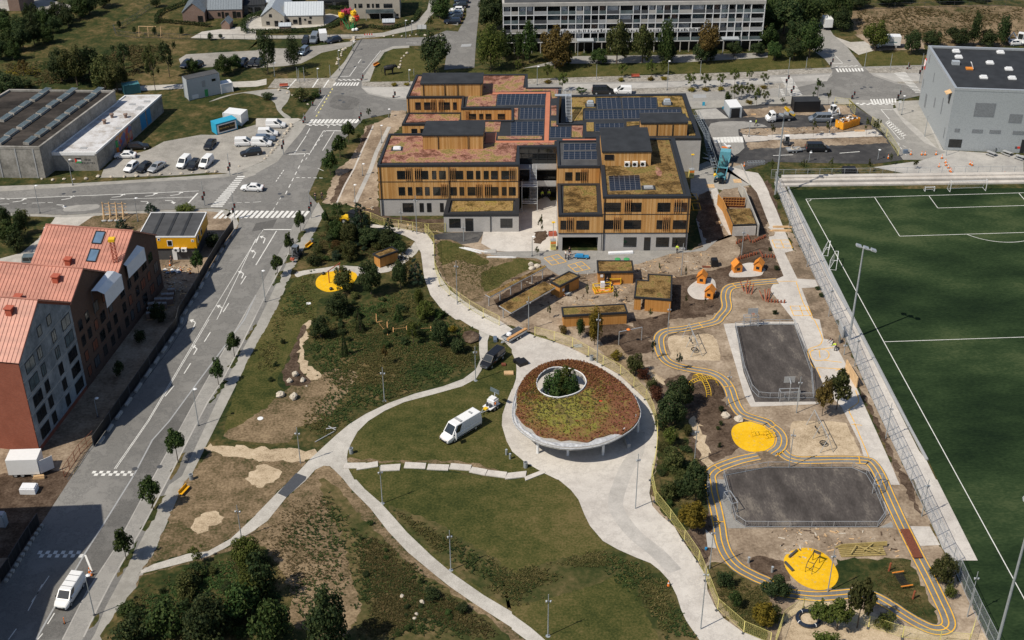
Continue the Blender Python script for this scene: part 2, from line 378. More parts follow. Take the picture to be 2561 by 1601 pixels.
def pvmat():
 mt,t,b=newmat('solar_cells');p=N(t,'ShaderNodeTexCoord').outputs['Object']
 br=N(t,'ShaderNodeTexBrick');br.offset=.0;br.inputs['Scale'].default_value=1.;br.inputs['Brick Width'].default_value=.17;br.inputs['Row Height'].default_value=.17;br.inputs['Mortar Size'].default_value=.006
 br.inputs['Color1'].default_value=(.008,.011,.019,1);br.inputs['Color2'].default_value=(.012,.017,.03,1);br.inputs['Mortar'].default_value=(.03,.033,.042,1)
 t.links.new(p,br.inputs['Vector']);t.links.new(br.outputs['Color'],b.inputs['Base Color']);b.inputs['Roughness'].default_value=.18;b.inputs['Specular IOR Level'].default_value=.5
 return mt
M.pv=pvmat()
def seam(name,c):
 mt,t,b=newmat(name);p=N(t,'ShaderNodeTexCoord').outputs['Object']
 f=nze(t,p,.6,5,.7,(1,.25,1));col=ramp(t,f,[(.35,[x*.72 for x in c]),(.65,[min(1,x*1.15)for x in c])])
 t.links.new(col,b.inputs['Base Color']);b.inputs['Roughness'].default_value=.5;return mt
M.redroof=seam('red_metal_roof',(.45,.195,.14))
# ================================================================ the ground and what is laid on it
import numpy as np
LAYERS=[]
def inside(pgn,pts):
 x,y=pts[:,0][:,None],pts[:,1][:,None];x0,y0=pgn[:,0],pgn[:,1];x1,y1=np.roll(x0,-1),np.roll(y0,-1)
 c=((y0>y)!=(y1>y))&(x<(x1-x0)*(y-y0)/(y1-y0+1e-12)+x0)
 return(c.sum(1)%2)==1
def segx(a,b):
 p,p2=a[:,None,:],np.roll(a,-1,0)[:,None,:];q,q2=b[None,:,:],np.roll(b,-1,0)[None,:,:]
 cr=lambda u,v:u[...,0]*v[...,1]-u[...,1]*v[...,0]
 d1=cr(p2-p,q-p);d2=cr(p2-p,q2-p);d3=cr(q2-q,p-q);d4=cr(q2-q,p2-q)
 return bool(np.any((d1*d2<0)&(d3*d4<0)))
def overlap(pts,add=True):
 a=np.array([(p[0],p[1])for p in pts]);bb=(a[:,0].min(),a[:,0].max(),a[:,1].min(),a[:,1].max());lv=0
 for b,c,l in LAYERS:
  if l<lv or bb[0]>c[1]or bb[1]<c[0]or bb[2]>c[3]or bb[3]<c[2]:continue
  if inside(b,a[:1]).any()or inside(a,b[:1]).any()or segx(a,b):lv=l+1
 if add:LAYERS.append((a,bb,lv))
 return lv
def zl(*pts):
 lv=0;a=np.array([(p[0],p[1])for p in pts])
 for b,c,l in LAYERS:
  if l>=lv and inside(b,a).any():lv=l+1
 return .010+.004*lv
SOFT={'meadow','lawn','sgr','dry','dirt','soil','sand'}
def ragged(pts,amp):
 out=[];n=len(pts)
 for i in range(n):
  a,b=pts[i],pts[(i+1)%n];L=(b-a).length;k=max(1,min(60,int(L/.7)))
  for j in range(k):
   q=a.lerp(b,j/k)
   out.append(q+V3((sin(q.x*2.1+q.y*3.7)+sin(q.x*5.3-q.y*1.9),sin(q.y*2.7-q.x*1.3)+sin(q.y*4.9+q.x*3.1),0))*amp*.5*min(1,L))
 return out
def sht_(name,s,mat,sm=0,lvl=None,kind='structure'):
 pts=G(s)
 if sm:pts=smt(pts,sm,True)
 if mat in SOFT:pts=ragged(pts,.6 if mat=='sand' and name!='sand_pit' else .12 if name in('sand_pit','lawn')and mat!='dry' else .35)
 z=.010+.004*overlap(pts)
 mb=MB();mb.q(*[(p.x,p.y,z)for p in pts]);o=mb.mk_(name,M[mat]);tag(o,kind=kind);return o
def line(name,s,mat,width,sm=0,z=None,off=.0,kind='structure'):
 pts=G(s)
 if sm:pts=smt(pts,sm)
 mb=MB();L=len(pts);side=[]
 for sgn in(-1,1):
  row=[]
  for i in range(L):
   d=pts[min(i+1,L-1)]-pts[max(i-1,0)];d=V3((d.x,d.y,0)).normalized();row.append(pts[i]+V3((-d.y,d.x,0))*(off+sgn*width/2))
  side+=row if sgn<0 else row[::-1]
 z=.010+.004*overlap(side)if z is None else z
 mb.strip(pts,width,off,z=z);o=mb.mk_(name,M[mat]);return tag(o,kind=kind)
gs=MB();S_=1500.
gs.q((-S_-60,-S_-60,0),(S_-60,-S_-60,0),(S_-60,S_,0),(-S_-60,S_,0));tag(gs.mk_('ground',M.sgr),kind='structure')  # dark rough grass, its tone partly painted cloud shade for the upper left
sht_('field','30 800,110 1400,60 2419,70 2419,330 2419,430 1500,430 1100,300 860,330','dry',4)
sht_('field','00 150,690 500,600 1200,480 1700,430 2419,390 10 0,390 0,455 00 2419,480 1700,540 1100,640 600,760 200,760','sgr',4)  # rough scrub field; the darker grass colour also stands in for a cloud shadow
sht_('lawn','10 960,790 1075,770 1200,560 1280,450 1450,450 1750,560 1700,660 2419,660 20 2419,560 2419,670 1200,705 150,745 0,790 10 1700,790 1075,772','lawn')
sht_('lawn','30 0,665 530,655 500,560 410,490 200,480 0,500','lawn',0)
sht_('lawn','30 870,600 930,635 1460,620 1480,500 1000,480 860,520','lawn',0)
sht_('lawn','10 440,600 560,540 620,500 900,440 860,560 770,700 640,740 300,740','lawn',3)
sht_('building_site','01 0,505 420,515 620,525 1190,490 1500,500 1985,462 2100,475 2220,540 2250,640 S 439,808 230,1115 185,1184 111,1298 0,1460 -70,1560 -70,500','dirt')
sht_('grass','01 -200,440 480,530 500,580 380,720 280,880 120,960 -200,900','sgr',3)
sht_('grass','01 720,640 900,530 1350,510 1390,560 1250,680 900,690','dry',3)
sht_('site_drive','01 530,530 920,505 720,640 600,760 470,860 380,960 0,1010 -100,1000 -100,960 200,880 420,700','path',0)
sht_('site_soil','S -60,1200 90,1170 185,1184 120,1290 60,1380 -60,1420','soil',0)
sht_('road','''S -60,1552 0,1460 111,1298 185,1184 230,1115 439,808 595,569 01 2260,560 2230,500 2130,465 1985,456 1190,488 620,522 0,498 -300,490 -300,285 0,248 700,222
 1300,188 2130,132 2300,90 2419,20 11 0,40 100,10 10 200,1450 330,1270 430,1130 540,980 640,790 740,690 820,610 900,480 960,385 1000,372 1330,362 1640,350 1800,290 1910,300
 1990,150 1990,0 2120,0 2080,400 2065,640 1780,660 1800,520 1620,430 1290,440 1190,480 1100,600 1010,740 998,830 1060,890 1230,930 1420,945 1500,1050 1330,1060 1100,1090 1010,1130 940,1210 640,1512
 11 500,320 650,500 560,680 390,960 150,1512 S 606,932 529,1088 481,1184 460,1208 392,1369 307,1536 250,1640 -60,1640''','asphalt')
sht_('road','10 1000,780 20 150,748 2419,676 30 0,664 600,640 1480,615 2419,600 2419,900 1440,900 1180,942 780,945 0,948 20 2419,962 1700,1010 10 1420,945 1230,930 1060,890 998,830','aso')
sht_('road','30 615,655 540,560 420,470 470,400 480,210 560,230 620,330 740,430 900,640','aso')
sht_('road','30 770,943 1182,948 1188,1040 1300,1180 1480,1350 1690,1440 1690,1512 1270,1512 1210,1400 1110,1280 1000,1120','aso')
sht_('road','30 600,645 910,640 1000,720 1200,790 1420,830 1440,905 1300,935 1180,950 780,946 600,900 330,900 260,830 540,770 610,720','asphalt',0)
sht_('road','10 990,850 1060,900 1230,940 1420,955 1500,1050 1330,1062 1010,1130 480,1130 700,900 740,800 1000,800','asphalt',0)
sht_('parking_lane','S 90,1600 212,1385 259,1311 328,1200 339,1181 381,1101 423,1054 489,964 513,932 560,874 489,1001 420,1128 357,1242 286,1375 220,1475 156,1600','asphalt_mid')
sht_('traffic_lane','01 0,372 1040,332 1880,296 1780,410 1000,440 450,452 0,470','asphalt_mid')
sht_('asphalt_repair','11 0,600 200,560 160,640 -40,680','asphalt_mid')
sht_('asphalt_repair','10 760,900 980,940 900,1040 700,1010','asphalt_mid',3)
sht_('asphalt_repair','01 640,440 920,420 900,470 620,490','aso',3)
sht_('cycle_track','S 156,1600 220,1475 286,1375 357,1242 420,1128 489,1001 563,871 640,738 706,617 735,560 772,548 759,569 722,633 666,736 635,803 606,858 558,948 518,1009 458,1125 418,1203 354,1324 280,1451 209,1594 190,1640 135,1640','aso')
sht_('footpath','S 238,1584 265,1517 344,1369 423,1213 455,1191 529,1033 582,919 640,816 727,638 767,559 796,506 812,532 788,580 743,654 680,800 640,869 606,932 529,1088 481,1184 460,1208 392,1369 307,1536 250,1640 205,1640','pave')
sht_('footpath','01 -300,285 0,250 700,224 1300,190 2130,134 2300,92 2380,50 2419,80 2300,130 2130,165 1300,216 760,250 0,300 -300,330','pave')
sht_('footpath','10 90,1512 230,1330 380,1150 430,1140 480,1170 420,1260 300,1400 220,1512 11 200,20 0,130 01 2419,140 2300,180 2300,120 2419,40 11 60,20','pave')
sht_('footpath','01 0,500 620,524 1190,490 1985,460 2120,468 2225,520 2255,600 2235,640 2200,680 2180,560 2100,500 1900,480 1190,512 620,545 0,525','pave')
sht_('footpath','10 640,790 740,690 860,560 900,480 935,490 880,580 800,700 720,800','pave')
sht_('footpath','10 1010,740 1100,600 1190,480 1290,440 1450,430 1450,452 1300,462 1215,495 1130,620 1075,772 1000,778','pave')
sht_('sett_strip','10 180,745 720,738 760,780 720,830 110,835','sett')
sht_('sett_strip','10 1000,778 20 150,750 2419,678 30 0,668 600,650 610,690 0,715 20 2419,735 1600,765 500,785 10 1400,830 1010,815','sett')
sht_('sett_strip','20 500,860 1300,835 2419,800 30 0,790 140,788 240,830 0,840 20 2419,855 1700,870 1300,885 560,885','sett')
sht_('sett_strip','20 1680,960 2419,925 30 0,915 300,905 760,945 800,985 0,1000 20 2419,1010 1700,1030','pave')
sht_('sett_strip','30 930,645 1440,625 1470,650 1440,690 960,690','sett')
sht_('sett_strip','30 1220,770 1440,760 1440,790 1230,790','sett')
sht_('bus_lane','20 470,800 1300,785 2419,745 30 0,735 590,705 620,660 560,770 0,775 20 2419,795 1300,832 480,858','cgr')
sht_('bus_lane','30 980,695 1440,690 1440,765 1210,775','cgr')
sht_('bus_lane','10 1000,832 1460,820 1430,930 1230,918 1070,880','cgr')
sht_('forecourt','30 1180,1030 1430,960 1660,1420 2419,1470 31 2419,150 1300,130 1000,70 1440,10 30 1690,1440 1480,1350 1300,1180','cgr')
sht_('forecourt','30 1190,960 1430,950 1560,1260 1640,1440 1440,1240 1240,1080','pave')
sht_('car_park','00 1080,1512 1260,1460 1400,1420 1550,1340 1900,1275 2050,1278 2240,1230 2419,1180 10 0,1180 250,1160 370,1160 310,1290 100,1512 01 2419,40 2200,130 2000,120 1700,145 1150,165 950,170 980,90','gravel')
sht_('garden_soil','10 0,1110 180,1120 300,1090 380,1010 300,980 200,900 100,870 -20,900 00 2330,880 2100,930 2020,980 2080,1080 2300,1130','sgr',3)
sht_('path','10 -20,860 200,840 320,860 300,960 240,1040 330,1110 280,1120 200,1040 150,950 00 2300,880 2030,950 1980,960 2150,900','pave',3)
sht_('path','10 0,1120 400,1120 430,1130 360,1165 0,1200','path')
sht_('track','00 1340,812 1700,795 2419,765 10 100,745 100,800 00 2419,820 2100,830 1700,840 1340,858 1000,850','path')
sht_('gravel_yard','00 1690,560 1760,515 2000,500 2419,478 10 80,455 330,460 700,420 960,385 890,440 620,500 540,545 430,600 270,625 0,645 00 2419,650 2200,620 1900,640 1720,640','gravel')
sht_('gravel_yard','00 1800,360 1910,300 2290,250 2340,170 2419,150 10 300,190 700,130 800,150 640,250 0,290 0,365 00 2419,375','path')
sht_('path','10 0,335 980,326 1200,310 1390,258 1530,195 1620,90 1640,0 1740,0 1690,110 1560,270 1200,345 980,365 0,365','pave')
sht_('gravel_yard','00 -100,0 480,0 700,60 560,160 380,110 120,100 -100,110','gravel')
sht_('parking_bay','10 1800,225 1900,0 1990,0 1950,150 1910,240','aso')
sht_('parking_bay','20 100,648 520,603 1600,592 2419,542 2419,498 1560,520 600,532 480,560','aso')
sht_('site_soil','30 780,400 980,390 1000,480 860,520 760,450 640,350','path')
sht_('building_site','30 820,330 1250,320 1480,380 1480,470 1000,480 960,420','dirt')
sht_('car_park','20 1730,1140 1800,1030 2419,985 30 0,985 700,985 820,1000 1000,1120 1180,1380 1280,1512 31 1290,0 1000,40 0,20 21 2419,30 2200,100 1960,0 20 1900,1512 1780,1180','asphalt_new')
sht_('car_park_bed','30 0,1010 740,990 800,1080 480,1085 0,1100 20 2419,1110 2160,1110 2140,1040 2419,1020','dirt')
sht_('car_park_bed','20 2150,1220 2419,1215 30 0,1212 640,1195 960,1180 1000,1220 640,1255 0,1275 20 2419,1285 2180,1270','dirt')
sht_('car_park_walk','20 2180,1275 2419,1290 30 0,1278 640,1258 1010,1225 1090,1290 600,1305 0,1325 20 2419,1330 2210,1345','conc')
sht_('car_park_bed','20 2220,1350 2419,1335 30 0,1330 600,1310 1095,1290 1140,1355 580,1380 60,1400 20 2419,1400 2240,1420','dirt')
sht_('slab_yard','20 1730,1040 1930,1025 2050,1120 1780,1130','cgr')
sht_('worn_asphalt','20 1880,1170 2200,1150 2419,1200 2140,1225 2200,1400 1990,1500 1900,1320','aso',3)
sht_('school_yard','''10 1290,1045 1420,1050 1420,1140 1240,1330 1150,1512 11 1160,560 1780,690 1500,690 1380,660 900,430 660,420 640,400 760,100 880,0 10 960,1400 1040,1200 1260,1110''','dirt')
sht_('school_yard','''11 1690,760 1790,690 21 -200,640 70,470 450,470 430,860 1700,860 2000,600 1990,0 20 1780,1500 1900,1490 21 2180,40 2260,330 2419,600 31 0,250 60,620 470,1140 640,1512
 32 560,560 900,1050 33 1300,0 1700,760 2000,1300 2100,1512 1900,1640 23 2419,1640 2200,1490 1900,1180 1800,820 1560,480 1320,260 1320,60 22 1370,1200 1340,900 1140,640 740,360 210,120 80,80
 12 2419,50 2100,30 11 2240,1500 1960,1330 1770,1140 1700,980''','dirt')
sht_('forecourt','11 880,470 1060,610 1120,560 1780,680 1780,560 1500,560 1180,530 1160,440','soil')
sht_('forecourt','11 1780,690 2160,680 2100,780 1950,800 1840,770 1720,760 1640,720','asphalt_new')
sht_('forecourt','11 2150,680 2419,670 21 0,668 80,460 330,340 430,470 430,850 370,860 0,870 11 2250,860 2130,790','conc')
sht_('forecourt','21 -200,870 430,860 860,860 1700,858 1810,825 1790,760 1740,560 1830,480 1690,300 1690,80 1880,0 2000,500 1990,720 1830,860 1500,890 1280,960 1150,1000 960,1060 700,1080 440,1090 230,960 -200,900','aso')
sht_('forecourt','21 100,430 430,380 430,480 320,640 70,670 80,560','conc')
sht_('soil_bed','21 215,790 215,680 330,665 330,740 270,790','soil')
sht_('paved_yard','21 1980,90 2160,50 2250,240 1990,290 1850,250','pave')
sht_('grass_bank','11 1700,770 1840,760 1960,800 2250,930 2419,930 21 0,930 180,930 280,980 0,1130 11 2419,1180 2170,1280 2140,1330 2060,1340 1900,1240 1780,1120 1710,980','dry',3)
sht_('grass_bank','11 1720,790 1840,770 1950,820 2200,960 2100,1000 1900,940 1760,1000','lawn',3)
sht_('grass_bank','11 2150,1060 2419,960 21 0,940 160,940 250,990 0,1110 11 2300,1200 2160,1240','lawn',3)
sht_('mulch_bed','21 0,1120 400,1080 470,1110 340,1180 0,1350 11 2419,1380 2300,1420 2250,1330 2419,1200','soil')
sht_('mulch_bed','21 1500,1130 1650,1100 1850,1060 2090,990 2160,870 2100,640 2380,650 2419,700 31 60,900 160,1130 0,1120 21 2000,1200 1960,1450 1500,1512 22 1500,60 1380,110 1330,200 1100,0 21 1250,1500 1500,1420','soil',3)
sht_('mulch_bed','22 680,90 1050,30 1290,180 1330,300 1090,330 860,230','soil',3)
sht_('mulch_bed','22 830,250 1000,240 1100,350 1300,460 1420,590 1300,620 1180,530 1020,430 880,340','dry',3)
sht_('mulch_bed','22 1360,960 1390,880 1700,960 1880,1340 1850,1500 23 1880,200 1960,480 1830,820 1760,760 1540,450 1320,130 22 1390,1300','soil',3)
sht_('grass_bed','22 1380,980 1600,900 1700,1000 1660,1150 1800,1400 1840,1512 23 1860,300 1700,460 1540,440 1330,140 22 1380,1250','sgr',3)
sht_('mulch_bed','22 1680,520 1900,510 2030,640 2010,740 1850,800 1700,760','soil',5)
sht_('soil_bed','22 1330,600 1600,520 2000,780 2150,880 2400,980 2100,1250 1850,1380 1720,1000 1500,800','soil',0)
sht_('worn_path','22 1280,470 1340,500 1450,590 1420,620 1300,540','sand',3)
sht_('worn_path','22 1680,960 1750,940 1890,1340 1830,1400 1770,1250','sand',3)
sht_('soil_bed','21 1760,330 1870,290 2010,720 1850,800 1800,700 1750,560','soil')
sht_('soil_bed','31 0,190 50,280 140,640 60,610 0,450 21 2419,560 2380,640 2330,640 2210,260 2280,250','soil')
sht_('grass_bed','33 650,750 1340,745 1620,1330 1560,1370 1400,1330 1040,1080 900,1020 680,1040 600,1050','sgr',0)
sht_('grass_bed','23 1850,840 2020,790 2350,990 33 0,1040 0,1500 S 1920,1620 23 2250,1480 1960,1150','sgr',3)
sht_('mulch_bed','23 2250,740 33 0,740 160,780 200,950 0,980 23 2300,900','soil',3)
sht_('soil_bed','33 0,460 1180,460 1240,740 650,740 160,740 0,740 23 2419,740 2060,700 2030,470','dirt')
sht_('sand_pit','S 1960,1640 33 120,1330 330,1120 800,1180 1280,1380 1600,1470 2050,1450 2130,1600','sand')
sht_('verge','31 140,640 240,700 500,1180 640,1512 32 900,560 1130,1050 1350,1512 33 1540,400 1600,640 1500,760 1400,650 1310,440 1150,80 32 1200,1300 900,700 720,430 640,250 31 330,1220 270,900 220,760','dirt')
sht_('verge','32 850,640 930,720 1110,1100 1260,1420 1350,1512 33 1450,350 1380,250 1250,0 32 1130,1250 960,860','soil',0)
sht_('concrete_walk','20 1800,1440 1900,1490 S 1755,395 @1700/370/320 1240,440 1480,480 1560,590 1680,830 1700,900 1820,1160 1960,1512 31 240,860 160,880 280,1125 450,1135 480,1205 320,1215 430,1500 32 490,0 530,180 620,200 760,460 860,690 1000,1000 1180,1400 1225,1512 33 1250,50 1120,50 1140,70 1310,440 1530,445 1630,620 1400,630 1500,760 1360,740 1330,660 1180,390 1060,160 1000,0 32 1000,1440 910,1300 870,1170 700,830 520,640 430,480 370,340 240,0 31 20,1230 80,1130 150,1100 30,800 10,730 60,720 70,690 0,640 @1700/370/320 1700,1480 1460,850 1340,710','conc')
sht_('concrete_walk','@1700/370/320 590,800 690,760 840,1130 960,1400 1040,1650 930,1650 780,1400 690,1180','conc')
sht_('pitch_terrace','31 60,210 130,190 820,1512 32 800,0 1430,1240 1500,1330 1590,1512 33 1600,0 1985,765 1740,765 1650,650 1380,0 32 1350,1512 1130,1050 900,560 670,0 31 640,1512 490,1190 270,720','conc')
sht_('football_pitch','31 215,285 830,1512 32 830,0 1520,1330 1600,1512 33 1600,0 1985,765 1745,765 1870,1050 2110,1560 S 2500,1750 3300,1750 3300,430 31 2419,268','turf')
sht_('terrace_edge','31 185,262 215,285 830,1512 32 830,0 1520,1330 1490,1330 790,0 31 795,1512','gmt')
mb=MB();HL=zl((20,-20),(20,-60),(5,-5))
def pl(a,b,wd=.13):mb.strip([V3((a[0],a[1],HL)),V3((b[0],b[1],HL))],wd)
pl((0,0),(68,0));pl((0,0),(0,-130));pl((0,-52.5),(68,-52.5));pl((13.84,0),(13.84,-16.5));pl((13.84,-16.5),(54.16,-16.5));pl((24.84,0),(24.84,-5.5));pl((24.84,-5.5),(43.16,-5.5));pl((43.16,0),(43.16,-5.5));pl((54.16,0),(54.16,-16.5))
mb.strip([V3((34+9.15*cos(a),-11+9.15*sin(a),HL))for a in[R(217+i*(323-217)/24)for i in range(25)]],.13)
mb.strip([V3((cos(a),sin(a),HL))for a in[R(-i*10)for i in range(10)]],.1)
mb.strip([V3((34+9.15*cos(R(i*7.5)),-52.5+9.15*sin(R(i*7.5)),HL))for i in range(49)],.13)
tag(mb.mk_('pitch_marking',M.white),kind='structure');
sht_('park_grass','11 380,960 560,680 640,660 820,690 1100,620 1410,720 1500,770 1560,880 1590,1110 1650,1280 1760,1420 1890,1512 12 1930,0 2040,70 2110,100 2110,280 2120,380 2080,470 1960,560 1770,630 1500,700 1250,790 1040,890 880,990 760,1090 660,1180 520,1290 0,1180 S 530,1105 606,932 640,869 680,800','sgr')
sht_('lawn','11 400,1110 600,1085 800,1240 600,1320 560,1512 12 400,200 280,400 200,600 300,700 180,900 0,1020 S 560,1090 606,932 660,830 11 260,1300','lawn',3)
sht_('worn_grass','12 0,900 250,700 420,560 760,560 900,640 700,840 420,1000 300,1160 0,1160 S 560,1090','dry',3)
sht_('park_path','11 390,1060 660,1020 790,1000 1000,1010 1180,1000 1450,830 1500,780 1540,850 1430,960 1250,1060 1000,1080 960,1100 840,1050 500,1080 390,1110','path',3)
sht_('sand_track','02 1990,1190 2400,1205 12 150,1215 560,1240 500,1335 100,1338 02 2300,1320 1960,1240','sand',3)
sht_('sand_track','12 490,20 530,20 480,160 450,300 480,400 560,470 650,540 620,575 520,560 440,500 410,420 400,330 430,150','sand',3)
sht_('trodden_soil','12 430,60 480,60 430,160 400,330 420,470 520,570 480,620 300,620 250,520 330,330 400,150','soil',3)
sht_('park_grass','''S 481,1184 02 1990,1260 2419,1330 12 0,1340 500,1340 400,1440 13 330,0 215,110 0,330 03 2419,335 2180,560 1960,680 1780,700 1450,800 1330,860 S 344,1440 392,1369 460,1208''','dry')
sht_('sand_heap_ground','02 2360,1450 2419,1420 12 20,1375 130,1395 240,1445 220,1500 13 110,50 30,85 03 2400,60 2340,20','sand',3)
sht_('sand_heap_ground','03 1820,400 1910,335 2020,295 2080,325 2110,390 1990,445 1870,510 1815,460','sand',3)
sht_('dry_slope','''12 640,1380 700,1385 760,1440 13 830,0 900,90 1080,270 1250,490 1440,690 1680,890 1830,1010 2060,1170 2419,1400 23 0,1415 130,1512 S 1330,1640 250,1640 S 307,1536 350,1440 03 1340,900 1640,815 1980,725 2120,655 2419,475 13 0,470 110,390 290,165 470,10 12 560,1420''','dry')
sht_('rough_grass','13 600,0 760,60 950,300 1250,600 1500,850 1700,950 2000,1180 2300,1400 2300,1600 900,1600 1000,1250 900,900 800,500 700,330','meadow',3)
sht_('rough_grass','03 1290,1000 1400,900 1800,800 2100,700 2419,600 13 0,560 200,800 350,1100 300,1350 600,1512 S 800,1640 265,1640','sgr',3)
sht_('lawn','12 870,1300 870,1240 900,1170 960,1060 1060,960 1220,860 1400,780 1700,700 1950,630 2080,560 2140,480 2280,300 2419,250 22 0,310 40,400 45,470 10,650 12 2419,660 2370,780 2330,900 2325,1000 2370,1150 2419,1240 22 0,1245 120,1345 250,1420 320,1460 12 2419,1500 1600,1400 1150,1380 830,1370','lawn')
sht_('lawn','''12 870,1400 1150,1390 1600,1420 2419,1512 22 320,1460 430,1512 23 440,0 560,100 630,190 690,340 740,440 860,580 1000,660 1180,740 1310,790 1400,860 1490,960 1560,1100 1600,1230 1650,1340 1720,1440 1770,1512 S 1790,1660 1420,1660
 23 310,1512 180,1400 0,1270 13 2419,1250 2150,1090 1850,880 1660,720 1430,500 1290,340 1180,220 1030,90 950,0 12 930,1512''','lawn')
sht_('rough_grass','''13 1250,250 1400,280 1750,430 2000,600 2250,720 2419,900 23 300,800 700,700 1000,650 1300,800 1490,960 1650,1340 1770,1512 1400,1512 1100,900 800,1000 0,1200 13 2419,1220 2150,1060 1850,850 1660,680 1430,470 1300,330''','meadow',3)
sht_('worn_grass','12 900,1310 1300,1335 1900,1335 2300,1420 2250,1440 1800,1360 1300,1350 900,1350','dry',3)
sht_('worn_grass','12 640,500 900,480 950,560 700,900 420,1010 380,900','dry',3)
sht_('park_path','''12 2110,100 2110,280 2120,380 2080,470 1960,560 1770,630 1500,700 1250,790 1040,890 880,990 760,1090 640,1200 520,1310 400,1440 13 330,0 215,110 0,330 03 2419,335 2180,560 1960,680 1780,700 1450,800 1330,860 1330,890 1640,812 1980,722 2120,652 2419,472
 13 0,467 110,390 290,165 470,10 12 560,1420 640,1380 700,1385 760,1440 13 830,0 900,90 1080,270 1250,490 1440,690 1680,890 1830,1010 2060,1170 2419,1400 23 0,1415 130,1512 S 1380,1660 1430,1660 23 310,1512 180,1400 0,1270 13 2419,1250 2150,1090 1850,880 1660,720 1430,500 1290,340 1180,220 1030,90 950,0
 12 930,1512 870,1400 860,1300 870,1240 900,1170 960,1060 1060,960 1220,860 1400,780 1700,700 1950,630 2080,560 2130,480 2190,300 2190,200 2210,140''','path')
sht_('concrete_path','''11 1060,600 1100,610 1340,640 1560,690 1620,700 1680,790 1690,1000 1760,1130 1830,1230 1960,1330 2100,1420 2240,1490 2419,1580 22 -100,20 30,105 110,108 210,150 400,210 560,270 740,360 870,440 1010,520 1140,640 1270,760 1340,900 1375,1080 1370,1220 1340,1400 1310,1512
 23 1310,60 1300,130 1330,250 1400,330 1540,450 1590,540 1740,760 1830,900 1850,1050 1920,1200 2000,1310 2180,1440 2310,1490 2419,1530 S 2060,1680 1790,1680 23 1770,1512 1720,1440 1650,1340 1600,1230 1560,1100 1490,960 1400,860 1310,790 1180,740 1000,660 860,580 740,440 690,340 630,190 560,100 440,0
 22 430,1512 320,1460 250,1420 120,1345 0,1245 12 2419,1240 2370,1150 2325,1000 2330,900 2370,780 2419,660 22 10,650 40,560 45,470 40,400 0,310 12 2419,280 2340,200 2220,150 2110,100 2040,70 1930,0 11 1890,1512 1760,1420 1650,1280 1590,1110 1560,880 1500,770 1410,720 1200,650 1080,640''','conc')
line('path_gutter','22 1190,1060 1180,1250 1090,1400 23 1020,60 985,180 990,280 1060,400 1180,540 1380,700 1540,870','conc_worn',2.1,5)
sht_('timber_deck','12 380,1450 480,1485 13 470,0 290,167 205,130','red_wood')
bpy.data.objects['timber_deck'].data.materials[0]=M.sdk
sht_('footpath','23 1830,470 1930,560 1940,650 1850,640','cgr')
for s in('03 1490,150 1550,150 1470,340 1370,480 1340,460','03 1290,570 1310,600 1140,920 1085,930','03 890,1300 950,1260 930,1340 840,1410 830,1380','02 1700,1270 1760,1262 1620,1512 1590,1512','02 1960,790 2010,740 2130,560 2140,590 1990,790','02 2160,450 2260,280 2285,300 2200,460','11 420,680 470,670 420,780 380,780','11 200,1060 260,1050 220,1160 160,1200','11 290,900 340,890 330,960 275,980','02 2310,180 2419,20 2419,80 2330,200'):
 sht_('verge_grass',s,'sgr')
sht_('planting_bed','11 800,160 900,90 920,110 850,240 760,410 700,415','soil')
sht_('planting_bed','10 940,1440 1060,1190 1110,1180 1010,1400 980,1450','soil')
line('kerb','11 760,420 840,240 930,80 10 1000,1430 1110,1190','conc',.35)
line('kerb','11 940,400 1010,250 1085,90 10 1140,1440 1260,1200','cgr',.9)
sht_('court_edge','22 2000,40 2419,20 32 250,20 560,780 S 2035,1012 22 2260,825 2200,720','conc')
sht_('ball_court','22 2110,60 2419,45 32 250,45 520,600 545,775 22 2300,780 2190,500','court')
sht_('ball_court','22 1990,1470 2040,1420 2419,1400 32 780,1395 980,1440 1060,1512 33 1120,350 1040,450 -20,455 23 2210,450 2110,390 2060,150','court')
sht_('asphalt_apron','23 1880,0 2010,0 2100,380 2210,455 33 0,460 1050,455 1170,400 1190,455 0,462 23 2040,462','aso')
sht_('sand_pit','22 1480,170 1640,150 1900,150 1970,360 1900,385 1520,370 1500,320','sand',4)
sht_('sand_pit','32 220,990 330,960 700,970 760,1020 880,1270 860,1310 300,1310 220,1250','sand',4)
def oval(name,s,mat,n=48):
 pts=smt(G(s),6,True);z=.02+.010+.004*overlap(pts)
 mb=MB();mb.prism([(p.x,p.y)for p in pts],.0,z);o=mb.mk_(name,M[mat]);return tag(o,kind='structure')
oval('safety_floor','22 2075,1075 2110,1000 2240,965 2419,985 32 60,1050 90,1130 60,1210 22 2419,1235 2250,1248 2120,1180','rubber')
oval('safety_floor','33 152,760 200,690 310,650 430,655 560,720 640,830 668,920 630,1000 550,1040 440,1040 300,980 190,870','rubber')
oval('safety_floor','11 565,1170 590,1110 680,1065 820,1045 930,1065 955,1110 900,1180 800,1230 680,1250 590,1215','rubber')
oval('sand_island','21 1660,1230 1740,1150 1860,1120 1920,1150 1925,1270 1850,1320 1720,1310','conc')
oval('sand_island','21 2065,1060 2150,1000 2270,975 2390,1030 2380,1060 2330,1100 2080,1110','conc')
TRK='''31 90,1148 21 2380,1158 2150,1185 2050,1215 2020,1290 2030,1400 1970,1480 22 1920,20 1760,60 1620,90 1470,110 1405,150 1390,210 1410,310 1460,390 1560,440 1720,475 1880,505 1990,565 2055,650 2090,750 2130,840 2200,905 2400,970
 32 20,1000 95,1060 130,1130 110,1210 30,1270'''
